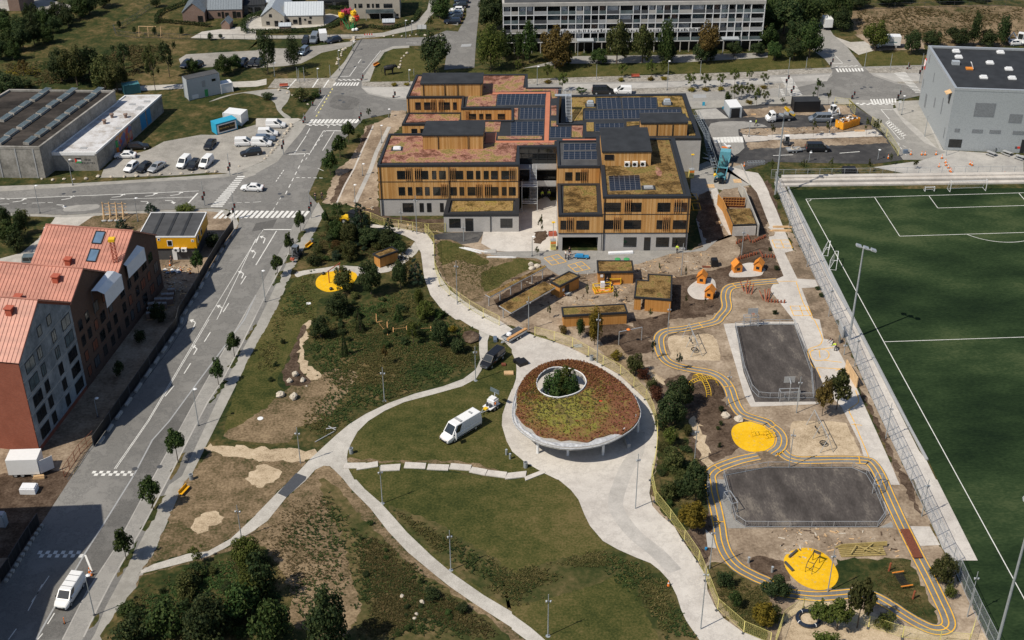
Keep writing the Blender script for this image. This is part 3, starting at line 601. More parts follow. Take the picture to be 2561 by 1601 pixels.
TRK2='''22 2330,1290 2150,1330 1980,1390 1905,1430 1870,1480 23 1880,30 1890,120 1925,260 1960,430 1985,590 2040,720 2140,830 2300,920 2419,975 33 60,1050 250,1085 450,1105 650,1095 850,1080 1000,1110 1150,1190 1300,1290 1440,1370 1560,1420 1660,1420 1710,1370 1690,1280 1630,1150 1520,920 1400,690 1270,430 1150,170 1085,20 32 1040,1440 990,1370 930,1335 700,1325 450,1330 300,1330 190,1300 130,1250'''
TZ=.09
for s in(TRK,TRK2):
 c=smt(G(s),6)
 mb=MB();mb.strip(c,2.,0,TZ);tag(mb.mk_('running_track',M.asphalt),kind='structure')
for s in(TRK,TRK2):
 c=smt(G(s),6);mb=MB()
 for off in(-.78,0,.78):mb.strip(c,.16,off,TZ+.006)
 for i in range(14,len(c)-5,33):
  d=(c[i+1]-c[i-1]).normalized();n_=V3((-d.y,d.x,0));mb.strip([c[i]-n_*.8,c[i]+n_*.8],.14,0,TZ+.01)
 tag(mb.mk_('track_marking',M.yellowpaint),kind='structure')
def ypaint(segs,wd=.13):
 mb=MB()
 for s in segs:
  p=G(s);p=smt(p,5)if len(p)>3 else p
  mb.strip(p,wd,0,zl(*p)+.004 if TZ-.02>zl(*p)else zl(*p))
 return tag(mb.mk_('game_marking',M.yellowpaint),kind='structure')
ypaint(['31 270,1160 330,1340 380,1440 430,1512','32 440,0 500,130 515,190 490,240 400,275 380,310 400,400 440,460','32 460,455 730,468','32 460,455 500,550','32 640,480 680,470 735,480','32 830,670 860,760 840,800 780,840 770,870 820,970','32 820,980 960,1310','32 790,990 890,1000','32 400,290 620,265','32 530,385 700,405','32 400,320 420,370 480,390 560,370 580,330 550,290 470,280 410,300 400,320','32 485,290 495,360'])
ypaint(['31 40,760 200,760','31 200,760 235,835','31 235,835 75,835','31 75,835 40,760','31 55,798 218,798','31 120,760 155,835','31 210,1385 380,1385','31 380,1385 420,1475','31 420,1475 245,1475','31 245,1475 210,1385','31 225,1430 400,1425','31 300,1380 335,1475','31 100,1150 280,1150'])
ypaint(['21 305,930 435,895','21 435,895 515,965','21 515,965 380,998','21 380,998 305,930','21 340,962 475,930','21 370,912 445,980','21 530,998 660,962','21 660,962 740,1030','21 740,1030 605,1062','21 605,1062 530,998','21 565,1030 700,995','21 595,980 672,1045','@1700/370/320 205,1180 400,1178','@1700/370/320 400,1178 365,1045','@1700/370/320 205,1050 365,1045','@1700/370/320 230,1050 262,1180','@1700/370/320 210,995 345,990','@1700/370/320 345,990 315,870','@1700/370/320 210,872 315,870','@1700/370/320 210,930 330,930'])
def zebra(s,n,wd=.5,mat='white'):
 """stripes between two long sides a0-a1 and b0-b1"""
 a0,a1,b0,b1=G(s);mb=MB()
 for i in range(n):
  t=(i+.5)/n;p=a0.lerp(a1,t);q=b0.lerp(b1,t);mb.strip([p,q],wd,0,zl(p,q))
 return tag(mb.mk_('zebra_crossing',M[mat]),kind='structure')
zebra('11 -340,480 520,485 -420,555 470,545',18,.62)
zebra('01 2250,150 1985,448 2320,150 2100,448',16,.5)
zebra('10 520,1130 990,1128 490,1168 955,1165',13,.6)
zebra('10 745,782 985,780 720,812 965,812',9,.42)
zebra('30 635,650 900,645 655,684 915,675',9,.45)
zebra('30 1190,688 1400,880 1300,680 1460,880',15,.32)
zebra('30 120,730 215,910 220,725 330,905',14,.32)
zebra('30 110,845 140,915 140,840 170,915',5,.3)
zebra('30 960,940 1220,932 985,990 1220,970',9,.42)
zebra('20 1900,1300 2180,1293 1920,1352 2190,1348',9,.75)
def checks(s,n):
 a0,a1,b0,b1=G(s);mb=MB();z=zl(a0,a1,b0,b1)
 for i in range(n):
  for j in range(2):
   if(i+j)%2:continue
   f=lambda u,v:(a0.lerp(a1,u)).lerp(b0.lerp(b1,u),v)
   vs=[f(i/n,j/2),f((i+1)/n,j/2),f((i+1)/n,(j+1)/2),f(i/n,(j+1)/2)];mb.q(*[(p.x,p.y,z)for p in vs])
 tag(mb.mk_('ramp_marking',M.white),kind='structure')
checks('02 880,1430 1280,1430 850,1476 1262,1476',12);checks('03 370,672 805,672 330,736 775,736',12)
checks('10 480,1172 820,1170 470,1190 810,1188',12);checks('10 780,752 1000,748 770,765 990,762',10);checks('30 640,628 850,620 650,636 860,628',9);checks('30 830,975 1190,972 850,995 1200,990',12)
def mark(segs):
 mb=MB()
 for s,wd,dash in segs:
  p=G(s);z=zl(*p,*[a.lerp(b,.5)for a,b in zip(p,p[1:])])+.004
  if not dash:mb.strip(p,wd,0,z);continue
  for a,b in zip(p,p[1:]):
   L=(b-a).length;d=(b-a).normalized();k=.0
   while k<L:mb.strip([a+d*k,a+d*min(k+dash[0],L)],wd,0,z);k+=dash[0]+dash[1]
 return tag(mb.mk_('road_marking',M.white),kind='structure')
mark([('02 1080,1410 1400,950 1960,0 01 2050,1512 2419,745 11 0,790 65,655',.1,0),('02 1095,1410 1412,950 1975,0 01 1960,1512 2419,760',.1,0),('11 60,660 335,660',.3,0),('11 0,995 195,672',.18,0),('11 0,770 70,655',.2,0),('02 1560,725 1740,510 2419,-560',.16,(3,6.5)),('03 265,1240 400,990',.12,0),('03 300,1155 465,910',.12,0),('03 80,1512 155,1410',.14,0),('03 450,1365 515,1262',.14,0),('03 355,1512 405,1455',.14,0),('03 805,712 870,875',.25,0),('01 0,420 450,405',.14,(1.8,2.6)),('01 0,372 1880,295',.16,0),('01 1040,375 1830,352',.12,0),('01 1780,410 1870,315',.3,0),('01 0,362 90,375',.14,0),('01 250,412 500,403',.12,0),('01 2160,408 2419,400 11 0,400 60,395',.12,(1,.6)),('11 280,325 470,-60',.18,(1.5,1.5)),('11 240,350 160,480',.14,(1.2,1.2)),('11 380,168 640,172',.2,(.7,.5)),('11 190,205 265,95',.18,(.7,.5)),('11 640,105 585,80',.12,0),('10 365,1450 475,1285',.16,0),('10 510,1452 640,1237',.16,0),('10 640,1237 805,1239',.28,0),('10 310,1460 505,1453',.28,0),('10 630,1425 740,1245',.14,0),('10 480,1270 510,1215',.16,0),('10 785,724 885,722',.22,0),('10 885,722 950,630',.16,0),('10 965,600 995,560',.16,0),('10 560,1050 660,900',.12,0),('10 470,1510 700,1180',.16,(1,1.4)),('10 1010,690 1180,480',.12,0),('10 1420,408 1520,408',.12,0),('30 610,600 710,600',.25,0),('30 710,600 640,530',.14,0),('30 1070,1036 1180,1040',.2,0),('30 1070,1036 1150,1130',.16,0),('30 1115,1165 1250,1320',.14,0),('30 1150,1140 1210,1200 1290,1310',.14,0),('30 1250,1320 1290,1312',.14,0),('30 1115,1165 1150,1140',.14,0),('30 1220,1350 1360,1420',.12,(1,.8)),('30 1230,1360 1310,1470',.12,(1,.8)),('30 680,1450 870,1435',.22,0),('30 50,1472 240,1465',.2,0),('10 300,840 380,752',.3,0),('10 535,830 595,740',.3,0),('10 640,830 690,755',.3,0),('20 1700,1130 20 1890,1300',.02,0)]+[(f'30 {1125+i*19},{1178+i*16} {1165+i*20},{1150+i*18}',.3,0)for i in range(8)])
mk2=MB()
for a,b in(('10 725,838','10 480,1270'),):
 p=G('10 725,838 560,1120');z=zl(*p)+.004;k=0;d=(p[1]-p[0]);L=d.length;d.normalize()
 while k<L:mk2.strip([p[0]+d*k,p[0]+d*(k+.9)],.28,0,z);k+=2.
tag(mk2.mk_('road_marking',M.yfence),kind='structure')
mb=MB()
def arrow(s,turn=1):
 a,b=G(s);z=zl(a,b)+.004;d=(b-a);L=d.length;d.normalize();n_=V3((-d.y,d.x,0))*turn
 mb.strip([a,a+d*L*.75],.18,0,z);c=a+d*L*.72;e=c+n_*.55+d*.5;mb.strip([c,e],.2,0,z)
 h=e+n_*.7+d*.35;mb.q(*[(v.x,v.y,z)for v in(e+d*.55-n_*.05,e-d*.55+n_*.1,h)])
for s,tn in(('02 1830,330 1875,255',1),('02 1820,95 1860,0',1),('01 2080,1455 2110,1380',1),('01 2285,1120 2310,1060',1),('11 70,790 95,725',1),('11 -30,930 10,860',1),('01 580,378 690,362',1),('01 1055,355 1165,345',1),('01 1370,345 1470,335',1),('01 1610,338 1715,325',1),('01 535,425 620,430',-1),('01 1330,393 1415,398',-1),('01 1560,385 1650,390',-1),('01 120,400 235,385',1)):arrow(s,tn)
tag(mb.mk_('road_marking',M.white),kind='structure')
line('gutter','S 90,1600 212,1385 259,1311 328,1200 339,1181 381,1101 423,1054 489,964 513,932 611,800 640,738','gmt',.22)
line('kerb','S 156,1600 220,1475 286,1375 357,1242 420,1128 489,1001 563,871 640,738','cgr',.16)
line('kerb','S 209,1594 246,1517 280,1451 354,1324 418,1203 458,1125 518,1009 558,948 606,858 666,736 722,633','cgr',.22)
line('gutter','02 640,1512 1000,1000 1280,700 1600,280 1780,0','felt_grey',.14)
line('kerb','10 1000,372 780,740','felt_grey',.3)
mb=MB()
for s in('01 600,322 01','01 700,303','11 225,322','11 250,350','11 312,325','10 820,888','10 795,950','10 830,967','10 1018,588','10 672,908','30 915,825','30 890,840','30 975,827','30 770,575','02 1430,410','02 1275,1410','02 1510,1390','32 985,1415','33 1465,857','10 455,1422'):
 p=G(s)[0];mb.lth([(.42,0),(.42,.004)],12,(p.x,p.y,zl(p)+.004))
tag(mb.mk_('manhole_cover',M.sdk),kind='structure')
mb=MB()
for s in('20 1710,895 1835,893 1840,925 1715,928','10 1945,420 2040,415 2030,440 1935,445'):
 q_=G(s);mb.q(*[(p.x,p.y,zl(*q_)+.003)for p in q_])
tag(mb.mk_('asphalt_repair',M.gmt),kind='structure')
# ================================================================ buildings
TH=R(-3.2)
def loc(p,o,a):
 x,y=p[0]-o[0],p[1]-o[1];c,s=cos(a),sin(a);return V3((x*c+y*s,-x*s+y*c,p[2]))
SO=V3((-60,0,0))
def LZ(s,z):return[loc(p,SO,TH)for p in G(s,z)]
def LY(s,Y,o=SO,a=TH):
 """photo points on the upright plane y = Y of a frame at o turned by a"""
 n=V3((-sin(a),cos(a),0));out=[]
 for q in P(s):
  d=ray(q);k=(Y-(CPOS-V3((o[0],o[1],0))).dot(n))/d.dot(n);out.append(loc(CPOS+d*k,o,a))
 return out
def inset(pgn,d):
 n=len(pgn);ar=sum(pgn[i][0]*pgn[(i+1)%n][1]-pgn[(i+1)%n][0]*pgn[i][1]for i in range(n));sg=1 if ar>0 else-1;out=[]
 for i in range(n):
  p0,p1,p2=[V3((q[0],q[1]))for q in(pgn[i-1],pgn[i],pgn[(i+1)%n])]
  a=(p1-p0).normalized();b=(p2-p1).normalized();na=V3((-a.y,a.x))*sg;nb=V3((-b.y,b.x))*sg
  k=na+nb;k=k/max(k.dot(na),.2)if k.length>1e-6 else na;out.append((p1+k*d)[:])
 return out
def ring(mb,pgn,w,z0,z1,out=.05):
 a=inset(pgn,-out);b=inset(pgn,w);n=len(pgn)
 for i in range(n):
  j=(i+1)%n
  A,B,C_,D=a[i],a[j],b[j],b[i]
  mb.q((*A,z1),(*B,z1),(*C_,z1),(*D,z1));mb.q((*A,z0),(*B,z0),(*B,z1),(*A,z1));mb.q((*C_,z0),(*D,z0),(*D,z1),(*C_,z1));mb.q((*B,z0),(*A,z0),(*D,z0),(*C_,z0))
 return mb
def frf(par,pgn,z,rim=.4,h=.35,mat='felt',rmat='parapet',name='roof'):
 """roof deck a little below z with a raised edge whose top is at z"""
 mb=MB();mb.q(*[(p[0],p[1],z-h+.04)for p in inset(pgn,.02)]);ring(mb,pgn,rim,z-h-.1,z);mb.m=[0]+[1]*(len(mb.f)-1)
 return mb.mk_(name,[M[mat],M[rmat]],par)
def wls(par,pgn,z0,z1,mat,name='wall'):
 mb=MB();mb.prism([(p[0],p[1])for p in pgn],z0,z1);return mb.mk_(name,M[mat],par)
def bed(par,pts,z,mat,t=.09,name='sedum_bed'):
 mb=MB();mb.prism([(p[0],p[1])for p in pts],z,z+t,False);return mb.mk_(name,M[mat],par)
def wdw(par,x0,x1,z0,z1,y,fins=None,mull=None,mat='glass',door=False,rail=True):
 """dark framed opening on a wall facing -y: frame, then pane and timber fins as its pieces"""
 mb=MB();f=.07;o=.05
 for a,b,c,d in((x0,x1,z0,z0+f),(x0,x1,z1-f,z1),(x0,x0+f,z0+f,z1-f),(x1-f,x1,z0+f,z1-f)):mb.bb(a,b,y-o,y+.02,c,d)
 W=x1-x0
 if mull is None:mull=1 if W>1.6 else 0
 for i in range(mull):xm=x0+W*(i+1)/(mull+1);mb.bb(xm-.03,xm+.03,y-o+.01,y,z0+f,z1-f)
 if rail and not door:mb.bb(x0+f,x1-f,y-o+.012,y,z0+.42,z0+.47)
 w_=mb.mk_('door' if door else 'window',M.frame,par)
 g=MB();g.q((x0+f,y-.02,z0+f),(x1-f,y-.02,z0+f),(x1-f,y-.02,z1-f),(x0+f,y-.02,z1-f));g.mk_('pane',M[mat],w_)
 if fins:
  fb=MB();a,b=fins;n=4
  for i in range(n):xm=a+(b-a)*i/(n-1);fb.bb(xm-.028,xm+.028,y-.18,y-.06,z0-.25,z1+.75)
  fb.mk_('slat',M.fin,w_)
 return w_
def wins(par,t,y,rows,o=SO,a=TH,**kw):
 """rows: (y_top, y_bottom, [(x0, x1[, f0, f1])...]) read in crop t on the wall plane y"""
 for yt,yb,xs in rows:
  for e in xs:
   p,q=LY(f'{t} {e[0]},{yt} {e[1]},{yb}',y,o,a)
   fins=None
   if len(e)>2:u,v=LY(f'{t} {e[2]},{yt} {e[3]},{yt}',y,o,a);fins=(u.x,v.x)
   wdw(par,p.x,q.x,q.z,p.z,y,fins,**kw)
def pv(par,quad,nx,ny,z):
 A,B,C_,D=[V3((p[0],p[1],0))for p in quad]
 f=lambda u,v:(A.lerp(B,u)).lerp(D.lerp(C_,u),v)
 mb=MB();bx=[f(0,0),f(1,0),f(1,1),f(0,1)];mb.prism([(p.x,p.y)for p in bx],z,z+.1);mb.cur=1
 gx,gy=.03/max((B-A).length/nx,.1),.03/max((D-A).length/ny,.1)
 for i in range(nx):
  for j in range(ny):
   vs=[f((i+gx)/nx,(j+gy)/ny),f((i+1-gx)/nx,(j+gy)/ny),f((i+1-gx)/nx,(j+1-gy)/ny),f((i+gx)/nx,(j+1-gy)/ny)]
   mb.q(*[(p.x,p.y,z+.112)for p in vs])
 return mb.mk_('solar_array',[M.pvframe,M.pv],par)
def pth(par,pgn,z0,z1,seams=()):
 """timber-clad plant room with a dark low roof that overhangs a little"""
 w_=wls(par,inset(pgn,.08),z0,z1-.3,'wood','plant_room')
 mb=MB();mb.prism(inset(pgn,-.06),z1-.3,z1);mb.mk_('roof',M.felt,w_)
 y=min(p[1]for p in pgn);pi=MB()
 for x in seams:pi.bb(x-.06,x+.06,y-.03,y+.06,z0,z1-.3)
 if seams:pi.mk_('downpipe',M.parapet,w_)
 return w_
def text(par,s,size,loc_,rot,mat,name='lettering',align='CENTER'):
 cu=bpy.data.curves.new(name,'FONT');cu.body=s;cu.size=size;cu.align_x=align;cu.align_y='CENTER';cu.extrude=.004
 o=bpy.data.objects.new(name+'_curve',cu);COL.objects.link(o);dg=bpy.context.evaluated_depsgraph_get();me=bpy.data.meshes.new_from_object(o.evaluated_get(dg));me.name=name
 bpy.data.objects.remove(o);ob=bpy.data.objects.new(name,me);COL.objects.link(ob);me.materials.clear();me.materials.append(M[mat]);ob.parent=par;ob.location=loc_;ob.rotation_euler=rot;return ob
def school():
 b=obj_('school_building','large timber-clad school with sedum roofs, solar arrays and grey brick ground floor','school',SO,TH)
 z=10.9
 core=[(-24.15,-3.26),(2.9,-3.26),(2.9,5.),(10.25,5.),(10.3,7.2),(18.6,7.4),(18.6,9.7),(16.4,9.7),(16.4,16.2),(10.9,16.2),(11.2,24.8),(11.6,31),(12.2,35.6),(4.9,35.6),(4.9,43.4),(-19.6,43.2),(-20.9,30.6),(-9.05,30.6),(-9.1,24.35),(1.4,24.35),(1.4,18),(-9.4,18),(-9.4,11.7),(-23.1,11.4)]
 wls(b,core,3.65,z-.35,'wood');wls(b,inset(core,.06),0,3.65,'gbrick','ground_floor');frf(b,core,z,.45)
 east=[(11.4,16.4),(40.15,16.3),(39.65,40.3),(12.4,39.5)]
 wls(b,east,0,7.15,'gbrick','ground_floor');frf(b,east,7.5,.9)
 fr=[(18.,-17.63),(33.9,-17.63),(33.6,8.1),(18.6,8.1)]
 wls(b,fr,3.72,10.9,'wood');wls(b,inset(fr,.06),0,3.72,'gbrick','ground_floor');frf(b,fr,11.25,.75)
 gl=[(10.,-17.63),(17.99,-17.63),(18.2,-4.72),(10.15,-4.72)]
 wls(b,gl,3.72,7.25,'wood');frf(b,gl,7.6,.6)
 mb=MB()
 for x0,x1,z0,z1 in((10.05,10.75,0,3.7),(17.35,17.95,0,3.7),(10.75,17.35,2.85,3.7)):mb.bb(x0,x1,-17.55,-5,z0,z1)
 mb.mk_('ground_floor',M.gbrick,b)
 mb=MB();mb.bb(10.75,17.35,-8.2,-8,0,2.85);mb.mk_('garage_wall',M.sdk,b)
 gu=[(10.15,-4.7),(18.15,-4.7),(18.55,7.2),(10.32,7.2)]
 wls(b,gu,3.7,10.85,'wood');wls(b,inset(gu,.06),0,3.7,'gbrick','ground_floor');frf(b,gu,11.2,.45,mat='felt_grey')
 an=[(-11.45,-10.04),(2.75,-10.04),(2.85,-3.3),(-11.,-3.3)]
 wls(b,an,0,3.4,'gbrick','annex');frf(b,an,3.78,.75)
 b1=[(-21.6,24.6),(-9.15,24.6),(-9.1,30.55),(-20.85,30.55)]
 wls(b,b1,0,6.95,'wood');frf(b,b1,7.3,.45)
 lo=[(-9.,18.05),(1.35,18.05),(1.35,24.3),(-9.,24.3)];wls(b,lo,0,7.,'wood');frf(b,lo,7.3,.3)
 for x0,x1,y,zz in((-24.2,2.95,-3.3,(3.65,7.33)),(10.,33.95,-17.67,(3.72,)),(17.95,33.95,-17.67,(7.58,))):
  for q in zz:MB().bb(x0,x1,y,y+.1,q-.06,q+.07).mk_('storey_band',M.parapet,b)
 for x,y,z0,z1 in((-23.75,-3.34,0,10.6),(-10.6,-3.34,3.7,10.6),(18.3,-17.71,0,10.9),(33.5,-17.71,0,10.9),(2.75,-3.34,0,10.6),(-2.6,-10.1,0,3.5),(-20.6,30.52,7.3,10.6)):MB().bb(x-.07,x+.07,y-.06,y+.05,z0,z1).mk_('downpipe',M.parapet,b)
 k='@930/170/520'
 wins(b,k,-3.26,[(1197,1294,[(290,457,390,455),(495,657,497,565),(697,750),(780,860),(900,1062,900,965),(1100,1180),(1208,1262),(1300,1358),(1385,1465),(1505,1668,1600,1665)]),(1386,1482,[(308,388),(415,472),(510,588),(615,672),(710,872,805,870),(912,988),(1018,1074),(1112,1272,1210,1270),(1312,1472,1312,1380),(1512,1566),(1592,1672)])])
 wins(b,'11',-3.2,[(408,492,[(1385,1492),(1545,1588),(1615,1660),(1738,1776)])])
 wins(b,'11',-10.04,[(555,640,[(1825,1935),(2310,2424)])]);wins(b,'11',-10.04,[(553,672,[(1978,2055)])],door=True)
 wins(b,k,30.6,[(400,486,[(502,570),(605,740,685,738),(772,908,775,830),(943,988)])])
 wins(b,k,24.35,[(534,597,[(1125,1213,1087,1125),(1248,1295),(1322,1390),(1463,1548)])])
 wins(b,k,24.6,[(708,762,[(458,528),(562,615)])])
 wins(b,'@1280/330/320',-4.7,[(762,918,[(1008,1140),(1205,1420,1305,1420)])])
 wins(b,'21',-17.63,[(405,490,[(870,1027),(1065,1222,1067,1122),(1378,1495),(1533,1652,1537,1600)]),(570,653,[(868,1025,965,1022),(1060,1218),(1370,1488,1430,1485),(1525,1643)]),(574,657,[(460,578,520,575),(610,728)])])
 wins(b,'21',-17.57,[(732,821,[(1058,1175),(1365,1482),(1518,1635)])]);wins(b,'21',-17.57,[(732,854,[(1252,1305)])],door=True)
 zr=z-.3
 for s in(f'{k} 95,1106 1667,1093 1690,903 2175,893 2175,872 1440,874 1330,882 1300,800 215,795',f'{k} 437,325 600,325 1290,312 1390,285 2080,266 2095,358 2160,350 2170,230 1760,236 1780,90 1310,90 590,100 522,98',f'{k} 1100,450 1440,446 1457,312 1125,318',f'{k} 1630,605 1698,605 1702,472 1640,472',f'{k} 1320,745 1485,745 1502,628 1320,628',f'{k} 1465,832 1978,830 1980,796 1468,798',f'{k} 2085,444 2166,440 2168,463 2087,466',f'{k} 2085,553 2165,552 2168,470 2090,470',f'{k} 2085,680 2165,683 2168,620 2085,620','20 566,1300 668,1300 672,1192 567,1192'):
  bed(b,LZ(s,zr),zr,'sed_red')
 bed(b,LZ(f'{k} 392,635 1035,622 1038,506 432,511',7.05),7.02,'sed_red')
 for s in('20 552,915 790,905 790,1020 700,1020 672,1032 670,1138 552,1146','20 800,905 1605,900 1672,1118 1615,1070 1600,1012 1385,1010 1372,922 800,925','20 1662,1145 1700,1150 1738,1280 1675,1284','20 706,1160 774,1160 774,1242 706,1242','20 1085,1155 1205,1150 1205,1180 1085,1195'):bed(b,LZ(s,7.22),7.2,'sed_ochre')
 bed(b,LZ('@1360/210/480 798,1398 1755,1388 1570,680 1335,683 1355,1025 762,1042',10.95),10.95,'sed_brown')
 bed(b,LZ('@1360/210/480 1400,1040 1450,1070 1490,1120 1480,1170 1430,1160 1400,1100',10.95),10.97,'sed_red',.1)
 bed(b,LZ('21 488,500 808,494 795,224 490,230',7.3),7.28,'sed_brown')
 bed(b,LZ('11 1842,490 2428,481 2433,378 1862,382',3.5),3.48,'sed_ochre')
 mb=MB()
 for s in(f'{k} 2025,282 2078,280 2056,870 2004,870',f'{k} 1395,287 2022,282 2020,300 1300,312',f'{k} 1430,872 1445,850 2002,848 2002,870',f'{k} 2058,848 2419,842 2419,862 2058,870','20 480,1316 830,1316 828,1338 480,1342',f'{k} 1325,760 1450,755 1440,848 1428,872 1320,872'):
  q=LZ(s,zr);mb.prism([(p.x,p.y)for p in q],zr,zr+.05,False)
 mb.mk_('roof_walk',M.terracotta,b)
 for s,nx,ny,zz in(('20 -145,998 310,995 325,890 -128,893',11,6,zr),('20 75,1130 308,1128 315,1022 80,1025',6,6,zr),('20 -10,1282 300,1280 305,1152 -8,1158',6,6,zr),('20 358,1306 558,1304 562,1205 365,1205',4,5,zr),('20 490,1425 795,1420 800,1360 490,1365',6,3,10.9),('20 485,1512 806,1510 805,1435 487,1440',6,4,10.9),('20 810,1036 1040,1034 1025,925 802,930',5,6,7.2),('20 1050,1034 1370,1030 1368,925 1040,925',6,6,7.2),('20 688,1130 1050,1127 1040,1045 690,1052',8,4,7.2),('20 1060,1124 1210,1122 1210,1044 1050,1046',4,4,7.2),('20 1212,1072 1600,1066 1600,1038 1212,1043',9,2,7.2),('20 787,1245 1062,1240 1060,1168 787,1175',6,4,7.2),('21 928,298 1222,287 1205,147 915,156',6,8,10.95)):
  if nx:pv(b,LZ(s,zz),nx,ny,zz)
 pr=pth(b,[(-15.95,4.15),(-4.1,4.25),(-3.9,11),(-15.5,10.9)],10.5,13.8,(-12.9,-7.05))
 pth(b,[(-17.9,31.2),(-4.75,31.35),(-4.6,37.2),(-17.7,37.2)],10.5,13.65,(-17.3,-12.8,-10.1,-5.2))
 pth(b,[(27.85,18.1),(37.5,18.2),(37.4,22.6),(28,22.5)],7.1,10.2,(31.2,34.4))
 fp=pth(b,[(18.5,-4.4),(27.85,-4.3),(27.95,6.7),(18.7,6.7)],10.9,14.1)
 wins(fp,'@1280/330/320',-4.36,[(432,527,[(1755,1925)])],mat='black',mull=0,rail=False)
 for s,zz,d,mt in(('10 1335,1412',zr,(1.5,1.3,.5),'whitep'),('20 742,1000',7.2,(1.5,1.4,1.1),'zinc'),('20 1468,985',7.2,(1.5,1.4,1.1),'zinc'),('21 1292,268',10.95,(1.7,1.2,.4),'gmt')):
  p=LZ(s,zz)[0];mb=MB();mb.bb(p.x-d[0]*.75,p.x+d[0]*.75,p.y-d[1]*.75,p.y+d[1]*.75,zz,zz+.12);o_=mb.mk_('roof_light',M.felt,b)
  m2=MB();m2.bb(p.x-d[0]/2,p.x+d[0]/2,p.y-d[1]/2,p.y+d[1]/2,zz+.12,zz+d[2]*.7);m2.prism(inset([(p.x-d[0]/2,p.y-d[1]/2),(p.x+d[0]/2,p.y-d[1]/2),(p.x+d[0]/2,p.y+d[1]/2),(p.x-d[0]/2,p.y+d[1]/2)],.18),zz+d[2]*.7,zz+d[2]);m2.mk_('cap',M[mt],o_)
 for s in('@1280/330/320 2178,660','@1280/330/320 2326,658','21 1238,62'):
  p=LZ(s,11.)[0];mb=MB();mb.bb(p.x-.5,p.x+.5,p.y-.2,p.y+.25,11.05,12.05);c_=mb.mk_('chiller',M.whitep,b)
  f_=MB();f_.lth([(.34,0),(.34,.03)],14);o_=f_.mk_('fan',M.black,c_);o_.rotation_euler=(R(90),0,0);o_.location=(p.x-.1,p.y-.2,11.55)
 mb=MB();mb.bb(2.95,10.2,4.9,4.98,0,10.5);cw=mb.mk_('glazed_wall',M.glass,b)
 mb=MB()
 for i in range(5):x=2.95+7.2*i/4;mb.bb(x-.05,x+.05,4.8,4.9,0,10.5)
 for q in(1.2,3.3,4.6,6.9,8.3,9.4):mb.bb(2.95,10.2,4.8,4.9,q-.05,q+.05)
 mb.mk_('mullion',M.frame,cw)
 for q in(3.55,7.2):
  mb=MB();mb.bb(2.95,10.2,2.6,4.8,q-.2,q);s_=mb.mk_('gangway',M.gmt,b)
  m2=MB();m2.bb(5.6,10.2,2.55,2.62,q,q+1.1);m2.mk_('balustrade',M.steel,s_)
 for za,zb,xx in((0,1.75,4.2),(1.75,3.55,5.6),(3.55,5.4,4.2),(5.4,7.2,5.6)):
  mb=MB();n=10
  up=xx<5;ya,yb=(2.2,-.4)if up else(-.4,2.2)
  for i in range(n):t=(i+.5)/n;mb.bb(xx-.6,xx+.6,ya+(yb-ya)*t-.15,ya+(yb-ya)*t+.15,za+(zb-za)*(i+1)/n-.05,za+(zb-za)*(i+1)/n)
  mb.bar((xx-.62,ya,za+1),(xx-.62,yb,zb+1),.05);mb.bar((xx+.62,ya,za+1),(xx+.62,yb,zb+1),.05);mb.bar((xx-.62,ya,za),(xx-.62,yb,zb),.07,.2);mb.bar((xx+.62,ya,za),(xx+.62,yb,zb),.07,.2)
  mb.mk_('stair_flight',M.steel,b)
 mb=MB()
 for q in(1.75,5.4):mb.bb(3.4,6.4,-1.6,-.4,q-.08,q)
 for q in(1.75,5.4):
  for x0,x1,y0 in((3.4,6.4,-1.6),):mb.bb(x0,x1,y0-.03,y0+.03,q+.95,q+1.);mb.bb(x0,x1,y0-.03,y0+.03,q+.45,q+.5)
 for x in(3.4,6.4):
  for y in(-1.6,):mb.bb(x-.06,x+.06,y-.06,y+.06,0,6.5)
 mb.mk_('stair_landing',M.steel,b)
 mb=MB()
 for i in range(18):t=i/17;y=30.5-5.5*t;q=10.9-3.4*t;mb.bb(12.9,14.,y-.13,y+.13,q-.04,q)
 for x in(12.85,14.05):mb.bar((x,31,11),(x,25,7.4),.07,.22);mb.bar((x,31,12),(x,25,8.4),.05)
 mb.bb(10.6,14.1,30.6,31.7,10.85,10.95);mb.bb(10.6,14.1,31.68,31.72,11.9,11.95)
 for x in(11,12.5,14):mb.bb(x-.03,x+.03,31.68,31.72,10.9,11.95)
 mb.mk_('roof_stair',M.steel,b)
 mb=MB()
 for(p,q)in(((40.6,29,7.2),(42.2,24,5.2)),((42.2,24,5.2),(42.4,21,3.6)),((42.4,21,3.6),(43.6,15,.6))):
  for dx in(-.5,.5):
   mb.bar((p[0]+dx,p[1],p[2]+1),(q[0]+dx,q[1],q[2]+1),.05);mb.bar((p[0]+dx,p[1],p[2]),(q[0]+dx,q[1],q[2]),.06,.22)
   for i in range(7):t=i/6;mb.bar((p[0]+dx+(q[0]-p[0])*t,p[1]+(q[1]-p[1])*t,p[2]+(q[2]-p[2])*t),(p[0]+dx+(q[0]-p[0])*t,p[1]+(q[1]-p[1])*t,p[2]+(q[2]-p[2])*t+1),.04)
  n=9
  for i in range(n):t=(i+.5)/n;mb.box((p[0]+(q[0]-p[0])*t,p[1]+(q[1]-p[1])*t,p[2]+(q[2]-p[2])*t),(1.,.3,.05))
 for x,y,q in((42.6,24,5.1),(42.8,21,3.5)):mb.bb(x-.05,x+.05,y-.05,y+.05,0,q)
 mb.mk_('outside_stair',M.zinc_dk,b)
 return b
school()
